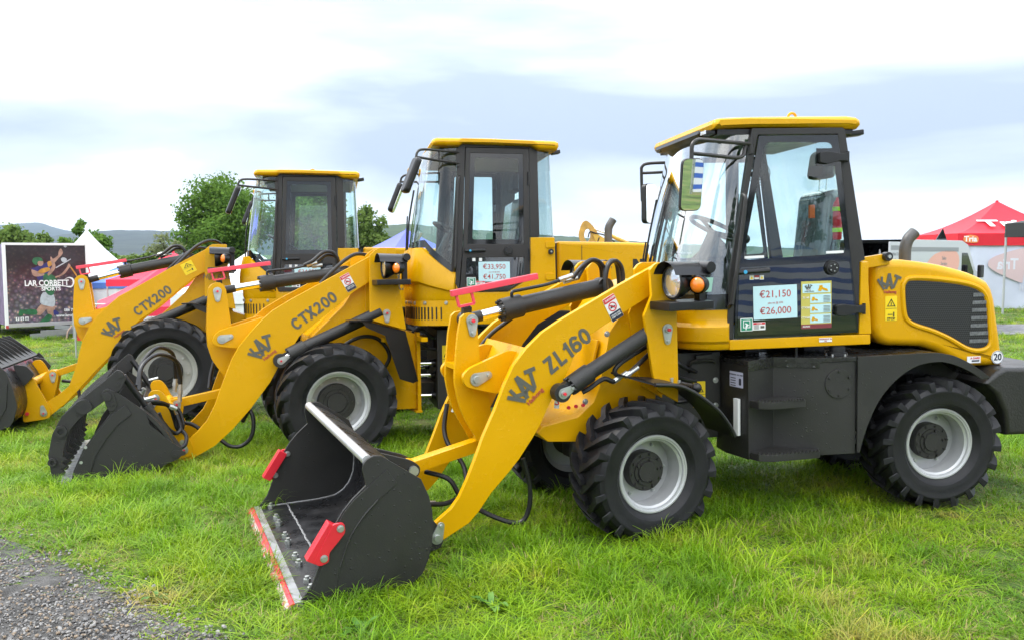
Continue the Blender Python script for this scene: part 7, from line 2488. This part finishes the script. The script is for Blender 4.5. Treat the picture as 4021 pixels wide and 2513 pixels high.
def trailer():
    d = 21.6
    a, b_ = atpx(7, 600, d), atpx(207, 600, d)
    g0 = gz(-11.9, d)
    P = empty('exhibition_trailer', (a[0], d, g0), R_(41))
    tag(P, 'exhibition trailer with a printed sports picture on its front, left edge', 'trailer')
    Wd = 1.98
    z0, z1 = .30, 2.46
    MB().box(.05, Wd - .05, .02, 4.2, z0 + .03, z1 - .03).build('body', pmat('trailer_side_print', (.16, .10, .22), .4, var=.5, vs=6), P)
    MB().box(.06, Wd - .06, -.004, .018, z0 + .10, z1 - .06).build('printed_panel', mural_mat(), P)
    frm = [((0, 0), (.07, z1)), ]
    for (x0, x1, zz0, zz1, nm) in ((-.02, .055, z0 - .02, z1, 'corner_post'), (Wd - .055, Wd + .02, z0 - .02, z1, 'corner_post'), (.056, Wd - .056, z1 - .06, z1, 'top_rail'), (.056, Wd - .056, z0, z0 + .10, 'bottom_rail')):
        MB().box(x0, x1, -.03, .05, zz0, zz1).build(nm, WHT if nm != 'bottom_rail' else ALU, P, bevel=.006)
    MB().box(-.015, .05, -.034, -.030, z0 - .02, z0 + .06).build('reflector', REDP, P)
    # drawbar, jack and hitch in front
    dm = pmat('galvanised_grey', (.30, .31, .32), .5, metal=.4, var=.15)
    MB().bar((Wd * .30, -.9, z0 - .10), (Wd * .86, -.9, z0 - .10), .06, .12).build('drawbar', dm, P)
    MB().bar((Wd * .25, -.2, z0 - .26), (Wd * .70, -.2, z0 - .22), .10, .16).bar((Wd * .55, -.2, z0 - .02), (Wd * .86, -.9, z0 - .06), .07, .09).build('drawbar', dm, P)
    MB().cyl((Wd * .68, -.95, -.0), (Wd * .68, -.95, .65), .03, 10).cyl((Wd * .68, -.95, .0), (Wd * .68, -.95, .03), .07, 12).build('jack', ALU, P)
    MB().cyl((Wd * .78, -1.0, z0 - .10), (Wd * .90, -1.0, z0 - .10), .08, 14).box(Wd * .80, Wd * .92, -1.1, -.95, z0 - .08, z0 + .02).build('coupling', BLK, P)
    MB().tube([(Wd * .66, -.98, z0 + .05), (Wd * .60, -1.0, z0 - .1), (Wd * .58, -1.0, z0 - .3), (Wd * .55, -1.0, -.0)], .018, 6, 4).build('rope', pmat('rope', (.5, .35, .28), .8), P)
    for s in (.12, Wd - .12):
        MB().lathe([(.12, -.08), (.30, -.09), (.32, 0), (.30, .09), (.12, .08)], 24, c=(0, 0, 0)).build('tyre', RUB, P, Matrix.Translation((s, 2.2, .31)) @ Matrix.Rotation(R_(90), 4, 'Z'))
    # print: two hurlers, a ball, lettering
    M0 = Matrix(((1, 0, 0, 0), (0, 0, -1, -.006), (0, 1, 0, 0), (0, 0, 0, 1)))
    sx = 2.2 / 1000.0           # picture units: 0..1000 across, from 1000 px of survey; y down
    def px(q): return [((p[0] - 40) * Wd / 1000.0, z1 - (p[1] - 185) * sx) for p in q]
    skin = pmat('print_skin', (.36, .22, .165), .4, var=.35, vs=7); navy = pmat('print_navy', (.025, .03, .15), .4, var=.4, vs=9); gold = pmat('print_gold', (.48, .24, .04), .4, var=.3, vs=9); green = pmat('print_green', (.02, .12, .05), .4, var=.4, vs=8); pw = pmat('print_white', (.42, .46, .50), .4, var=.25, vs=8)
    def pr(nm, pts, mat, l=0.0, sm=True):
        q = px(pts)
        film(nm, spline(q, 3, closed=True) if sm else q, mat, P, M0, .002 + l)
    pr('printed_leg', [(470, 900), (390, 980), (380, 1020), (440, 1035), (520, 960), (560, 930)], skin)
    pr('printed_sock', [(385, 970), (240, 965), (215, 990), (240, 1015), (390, 1030)], green, .001)
    pr('printed_boot', [(245, 985), (205, 960), (185, 1030), (230, 1035)], green, .002)
    pr('printed_leg', [(520, 930), (530, 1030), (580, 1060), (610, 1000), (610, 920)], skin, .001)
    pr('printed_sock', [(530, 1025), (470, 1080), (400, 1130), (440, 1140), (520, 1120), (580, 1060)], green, .002)
    pr('printed_sock', [(600, 980), (655, 1010), (650, 1040), (600, 1040)], navy, .002)
    pr('printed_shorts', [(480, 770), (440, 890), (520, 930), (610, 935), (605, 800)], pw, .003)
    pr('printed_shirt', [(500, 560), (490, 640), (520, 780), (600, 800), (640, 640), (640, 590), (560, 550)], green, .004)
    pr('printed_arm', [(560, 570), (640, 480), (620, 390), (590, 345), (585, 380), (600, 460), (545, 545)], skin, .005)
    pr('printed_arm', [(640, 600), (740, 560), (800, 490), (825, 455), (800, 430), (775, 480), (700, 560), (640, 580)], skin, .005)
    pr('printed_shirt', [(355, 490), (400, 560), (430, 620), (500, 640), (560, 560), (590, 440), (560, 410), (480, 440), (400, 470)], navy, .002)
    pr('printed_hoop', [(430, 530), (470, 550), (570, 510), (560, 475), (470, 490)], gold, .003)
    pr('printed_arm', [(355, 500), (375, 570), (440, 580), (520, 560), (480, 540), (400, 510)], skin, .003)
    pr('printed_arm', [(560, 410), (590, 455), (680, 370), (735, 310), (730, 270), (710, 250), (685, 290), (670, 340)], skin, .003)
    pr('printed_sleeve', [(545, 415), (560, 470), (600, 440), (580, 400)], gold, .004)
    pr('printed_face', [(430, 400), (440, 450), (480, 455), (500, 420), (480, 385)], skin, .003)
    pr('printed_helmet', [(370, 400), (385, 365), (430, 352), (480, 365), (495, 400), (440, 400), (420, 445), (385, 430)], green, .004)
    pr('printed_stick', [(830, 370), (640, 475), (650, 485), (832, 382)], pw, .004, False)
    pr('printed_stick', [(815, 470), (880, 570), (905, 605), (895, 560), (830, 465)], gold, .004, False)
    pr('printed_paddle', [(710, 375), (740, 355), (780, 375), (770, 405), (730, 412)], pw, .004)
    pr('printed_ball', [(750, 220), (770, 205), (790, 220), (770, 238)], pw, .002)
    # lettering
    def wr(s, u, v, size, **k):
        q = px([(u, v)])[0]
        text(s, WHT, P, M0 @ Matrix.Translation((q[0], q[1], .010)), (size[0] * Wd / 1000.0 * .86, size[1] * sx) if isinstance(size, tuple) else (size * Wd / 1000.0 * .9, size * sx * .9), depth=.001, **k)
    wr('LAR CORBETT', 530, 662, (95, 92), bold=.03)
    wr('SPORTS', 578, 732, (78, 62), bold=.03)
    pr('printed_swoosh', [(380, 705), (700, 700), (820, 720), (862, 660), (850, 610), (800, 592), (740, 622), (800, 604), (842, 640), (820, 700), (700, 690), (540, 692)], WHT, .008)
    wr('086 784', 800, 990, 52, bold=.02)
    wr('www.larcorb', 750, 1052, 52, bold=.02)
    for k in range(3): pr('printed_icon', [(150 + 54 * k, 1050), (190 + 54 * k, 1050), (190 + 54 * k, 1090), (150 + 54 * k, 1090)], WHT, .006, False)
    for k, ch in enumerate('fto'):
        q = px([(170 + 54 * k, 1070)])[0]
        text(ch, NAV, P, M0 @ Matrix.Translation((q[0], q[1], .012)), 46 * sx, bold=.03, depth=.001)


trailer()

# banner barrier with red cloth
c = atpx(236, 718, 17.2)
bp = empty('crowd_barrier', (c[0], 17.2, gz(c[0], 17.2)), .1)
tag(bp, 'crowd barrier with a red banner beside the farthest loader arm', 'barrier')
MB().tube([(-.5, 0, 0), (-.5, 0, 1.0), (-.42, 0, 1.08), (.42, 0, 1.08), (.5, 0, 1.0), (.5, 0, 0)], .018, 8).build('frame', ALU, bp)
MB().box(-.46, .46, -.02, -.012, .35, 1.02).build('banner', RED, bp)
text('aulis', WHT, bp, Matrix.Translation((0, -.022, .84)) @ Matrix.Rotation(R_(90), 4, 'X'), .26, bold=.03, depth=.002, shear=.2)


# ------------------------------------------------------------------ vehicles in the background
def car(name, x, y, rz, L, Wd, H, col, label, rack=False, hood=.95, cat='car'):
    """Simple estate or off-roader body: lower body, glasshouse, wheels, lamps; front towards -y of its own frame."""
    P = empty(name, (x, y, gz(x, y)), rz)
    tag(P, label, cat)
    m = pmat(name + '_paint_%d' % int(x * 10), col, .3, coat=.6)
    low = [(0, .35), (0, .70), (.06, hood - .12), (.9, hood), (1.25, hood + .03), (L - .05, hood + .05), (L, .8), (L, .35)]
    # profile in (length, height) -> extruded across the width
    b = MB().pillow(low, Wd / 2, .10, 4)
    T = Matrix.Rotation(R_(90), 4, 'Z') @ Matrix.Translation((-L / 2, 0, 0))
    b.build('body', m, P, T)
    top = [(1.15, hood + .01), (1.75, H - .05), (2.0, H), (L - .35, H), (L - .15, H - .08), (L - .04, hood + .04)]
    MB().pillow(top, Wd / 2 - .10, .10, 4).build('roof', m, P, T)
    for s in (-1, 1):
        MB().prism([(1.42, hood + .08), (1.82, H - .10), (L - .45, H - .10), (L - .25, hood + .08)], *sorted((s * (Wd / 2 - .10), s * (Wd / 2 - .092)))).build('side_window', FRIT, P, T)
        for xx in (.8, L - .8):
            MB().lathe([(.18, -.1), (.33, -.11), (.35, 0), (.33, .11), (.18, .1)], 24, closed=True).build('wheel', RUB, P, T @ Matrix.Translation((xx, s * (Wd / 2 - .10), .35)))
        MB().ball((.06, s * (Wd / 2 - .28), .74), .13, .5, 1.1, .8).build('headlamp', LENS, P, T)
    MB().bar((1.24, 0, hood + .10), (1.74, 0, H - .10), Wd - .42, .02, up=(0, 1, 0)).build('windscreen', FRIT, P, T)
    MB().box(-.01, .02, -.35, .35, .5, .72).build('grille', BLK, P, T)
    if rack:
        for s in (-1, 1): MB().tube([(1.9, s * (Wd / 2 - .2), H + .06), (L - .3, s * (Wd / 2 - .2), H + .06)], .02, 6).build('roof_rail', BLK, P, T)
        MB().box(1.7, 2.6, -Wd / 2 + .15, Wd / 2 - .15, H + .05, H + .075).build('roof_rack', ALU, P, T)
    return P


car('off_roader', 2.75, 15.6, R_(75), 4.4, 1.85, 1.98, (.05, .055, .06), 'dark off-roader with roof rack beyond the middle loader hood', rack=True, hood=1.25)
car('estate_car', -6.5, 19.6, R_(35), 4.3, 1.75, 1.5, (.55, .56, .58), 'silver car nose behind the farthest loader, under the red tent', hood=.95)
car('dark_car', 7.35, 17.2, R_(150), 4.2, 1.75, 1.62, (.10, .02, .03), 'dark red car behind the near loader cab', hood=1.05)


def van():
    P = empty('panel_van', (8.25, 19.8, gz(8.25, 19.8)), R_(40))
    tag(P, 'silver panel van with its rear doors open and printed text, behind the near loader hood', 'van')
    m = pmat('van_silver', (.50, .53, .55), .35, coat=.4)
    z0, z1 = .5, 2.28
    # own frame: x runs from the open rear (0) to the nose, y across
    prof = [(0, z0), (0, z1 - .04), (.08, z1), (3.0, z1), (3.35, z1 - .10), (3.85, 1.55), (4.4, 1.35), (4.6, 1.0), (4.6, z0)]
    for s in (-1, 1):
        MB().prism(prof, *sorted((s * .92, s * .88))).build('side_panel', m, P, bevel=.01)
    b = MB()
    for i in range(2, 8):
        p, q = prof[i], prof[i + 1]
        b.add([(p[0], -.88, p[1]), (q[0], -.88, q[1]), (q[0], .88, q[1]), (p[0], .88, p[1]), (p[0], -.88, p[1] - .03), (q[0], -.88, q[1] - .03), (q[0], .88, q[1] - .03), (p[0], .88, p[1] - .03)], [(3, 2, 1, 0), (4, 5, 6, 7), (0, 1, 5, 4), (2, 3, 7, 6)])
    b.build('roof', m, P)
    MB().box(0, 4.55, -.88, .88, z0, z0 + .06).box(2.5, 2.54, -.88, .88, z0, z1 - .05).build('load_floor', BLK, P)
    MB().box(.02, 2.5, -.875, -.87, z0, z1 - .05).box(.02, 2.5, .87, .875, z0, z1 - .05).box(.02, 2.5, -.87, .87, z1 - .06, z1 - .05).build('load_lining', BLK, P)
    MB().box(.4, .9, -.8, .8, z0 + .07, 1.5).build('cargo_shelf', pmat('van_shelf', (.06, .045, .03), .7), P)
    # doors: near side swung wide, far side folded
    dr = MB().box(-.80, 0, -.955, -.92, z0, z1 - .06).build('rear_door', m, P, bevel=.01)
    M = Matrix.Translation((-.40, -.956, 0)) @ Matrix(((1, 0, 0, 0), (0, 0, -1, 0), (0, 1, 0, 0), (0, 0, 0, 1)))
    MB().box(-.74, -.06, -.958, -.956, 2.04, 2.14).build('door_banner', pmat('van_print_grey', (.25, .27, .28), .5), dr)
    for k, s in enumerate(('Mini Diggers', 'Rollers', 'Dumpers', 'Lasers', 'Tractor Parts', 'Bale Wrap', 'Quick Hitches', 'Fork Tines')):
        text(s, MATS['van_print_grey'], dr, Matrix.Translation((-.68, -.958, 1.95 - k * .13)) @ Matrix.Rotation(R_(90), 4, 'X'), .10, depth=.001, align='LEFT')
    MB().box(-.02, 0, .93, 1.7, z0, z1 - .06).build('rear_door', m, P, bevel=.01)
    # side print
    sm = lambda x, z: Matrix.Translation((x, -.922, z)) @ Matrix.Rotation(R_(90), 4, 'X')
    film('side_banner', rect(2.6, .10, 0, 1.5, 2.06), MATS['van_print_grey'], P, sm(0, 0))
    film('side_print', spline([(.9, 1.5), (1.5, 1.95), (2.7, 2.0), (2.75, 1.55), (1.8, 1.45)], 4, closed=True), pmat('van_print_salmon', (.70, .38, .30), .5), P, sm(0, 0))
    film('side_print', circ(.22, 20, .75, 1.55), pmat('van_print_green', (.35, .62, .33), .5), P, sm(0, 0), .001)
    film('side_print', [(.62, 1.3), (.62, 1.52), (.68, 1.56), (.69, 1.75), (.73, 1.75), (.74, 1.56), (.80, 1.56), (.82, 1.75), (.86, 1.75), (.87, 1.55), (.92, 1.5), (.92, 1.3)], BKP, P, sm(0, 0), .003)
    for k in range(4): text(('Sales', 'Service', 'Parts', 'Repairs')[k], MATS['van_print_grey'], P, sm(2.0, 1.85 - k * .13) @ Matrix.Translation((0, 0, .004)), .12, depth=.001)
    for s in (-1, 1):
        MB().prism([(3.0, 1.4), (3.0, 1.98), (3.32, 1.98), (3.72, 1.5), (3.72, 1.4)], *sorted((s * .925, s * .92))).build('cab_window', FRIT, P)
        mm = MB().pillow(rnd([(-.10, -.16), (.10, -.16), (.10, .16), (-.10, .16)], .04), .05, .03, 3).xf(Matrix.Translation((3.65, s * 1.12, 1.52)))
        mm.build('wing_mirror', PLA, P)
        for xx in (.8, 3.8):
            MB().lathe([(.18, -.1), (.31, -.11), (.33, 0), (.31, .11), (.18, .1)], 24, closed=True).build('wheel', RUB, P, Matrix.Translation((xx, s * .80, .33)))
    MB().bar((3.40, 0, 2.12), (3.84, 0, 1.58), 1.6, .02, up=(0, 1, 0)).build('windscreen', FRIT, P)


van()


def digger():
    """Yellow excavator beyond the middle loader: boom and dipper raised, body below."""
    P = empty('excavator', (3.6, 24.5, gz(3.6, 24.5)), R_(0))
    tag(P, 'older yellow excavator boom rising beyond the middle loader hood', 'excavator')
    m = pmat('old_yellow_paint', (.62, .36, .05), .5, var=.2, vs=4)
    m2 = pmat('old_yellow_paint_worn', (.55, .30, .06), .55, var=.3, vs=5)
    boom = [(0.2, 1.45), (-.25, 1.95), (-1.0, 2.72), (-1.18, 2.78), (-1.22, 2.60), (-.35, 1.75), (-.05, 1.25)]
    bo = [(.30, 1.55), (-.20, 2.15), (-1.15, 2.72), (-1.28, 2.70), (-1.22, 2.52), (-.30, 1.90), (.0, 1.45)]
    MB().prism(bo, -.12, .12).build('boom', m, P, bevel=.015)
    dip = spline([(-1.10, 2.62), (-1.20, 2.85), (-1.38, 3.05), (-1.50, 3.10), (-1.60, 3.0), (-1.68, 2.70), (-1.60, 2.45), (-1.52, 2.30), (-1.50, 1.9), (-1.48, 1.3), (-1.30, 1.3), (-1.20, 1.9), (-1.14, 2.3)], 4, closed=True)
    hole = spline([(-1.38, 2.86), (-1.50, 2.82), (-1.52, 2.62), (-1.42, 2.50), (-1.34, 2.66)], 4, closed=True)
    MB().holed(dip, [hole], -.09, .09).build('dipper', m2, P, bevel=.008)
    c = MB().cyl((-1.30, 0, 2.90), (-.55, 0, 2.62), .03, 10).build('dipper_cylinder', CHR, P)
    MB().cyl((-.85, 0, 2.72), (-.10, 0, 2.38), .055, 12).build('cylinder_barrel', m, c)
    MB().tube([(-1.42, -.1, 2.62), (-1.36, -.11, 2.78), (-1.2, -.12, 2.74), (-.9, -.12, 2.66), (-.4, -.12, 2.3)], .018, 6, 5).build('hose', HOS, P)
    MB().tube([(-1.24, -.1, 2.2), (-1.18, -.12, 2.4), (-1.1, -.12, 2.62)], .018, 6, 4).build('hose', HOS, P)
    MB().box(-.2, 1.8, -.7, .7, .75, 1.45).box(.9, 1.8, -.68, .1, 1.45, 1.85).build('body', m, P, bevel=.06)
    for s in (-1, 1):
        MB().prism(rnd([(-.6, .1), (1.9, .1), (2.05, .4), (1.85, .70), (-.5, .70), (-.75, .4)], .2, 5), *sorted((s * .95, s * .60))).build('track', RUB, P)
    MB().prism(rnd([(-1.45, 1.35), (-1.30, 1.35), (-1.15, 1.0), (-1.3, .75), (-1.7, .85), (-1.75, 1.1)], .05), -.3, .3).build('bucket', DGR, P, bevel=.01)


digger()

# ------------------------------------------------------------------ haze
hz = MB().box(-7200, 7200, -7200, 7200, -2.5, 330).build('haze', None)
tag(hz, kind='stuff')
hm = bpy.data.materials.new('haze')
hm.use_nodes = True
hm.node_tree.nodes.clear()
ho_ = N(hm.node_tree, 'ShaderNodeOutputMaterial')
pv = N(hm.node_tree, 'ShaderNodeVolumePrincipled')
pv.inputs['Color'].default_value = (.60, .78, 1.0, 1)
pv.inputs['Density'].default_value = HAZE
hm.node_tree.links.new(pv.outputs[0], ho_.inputs['Volume'])
hz.data.materials.append(hm)
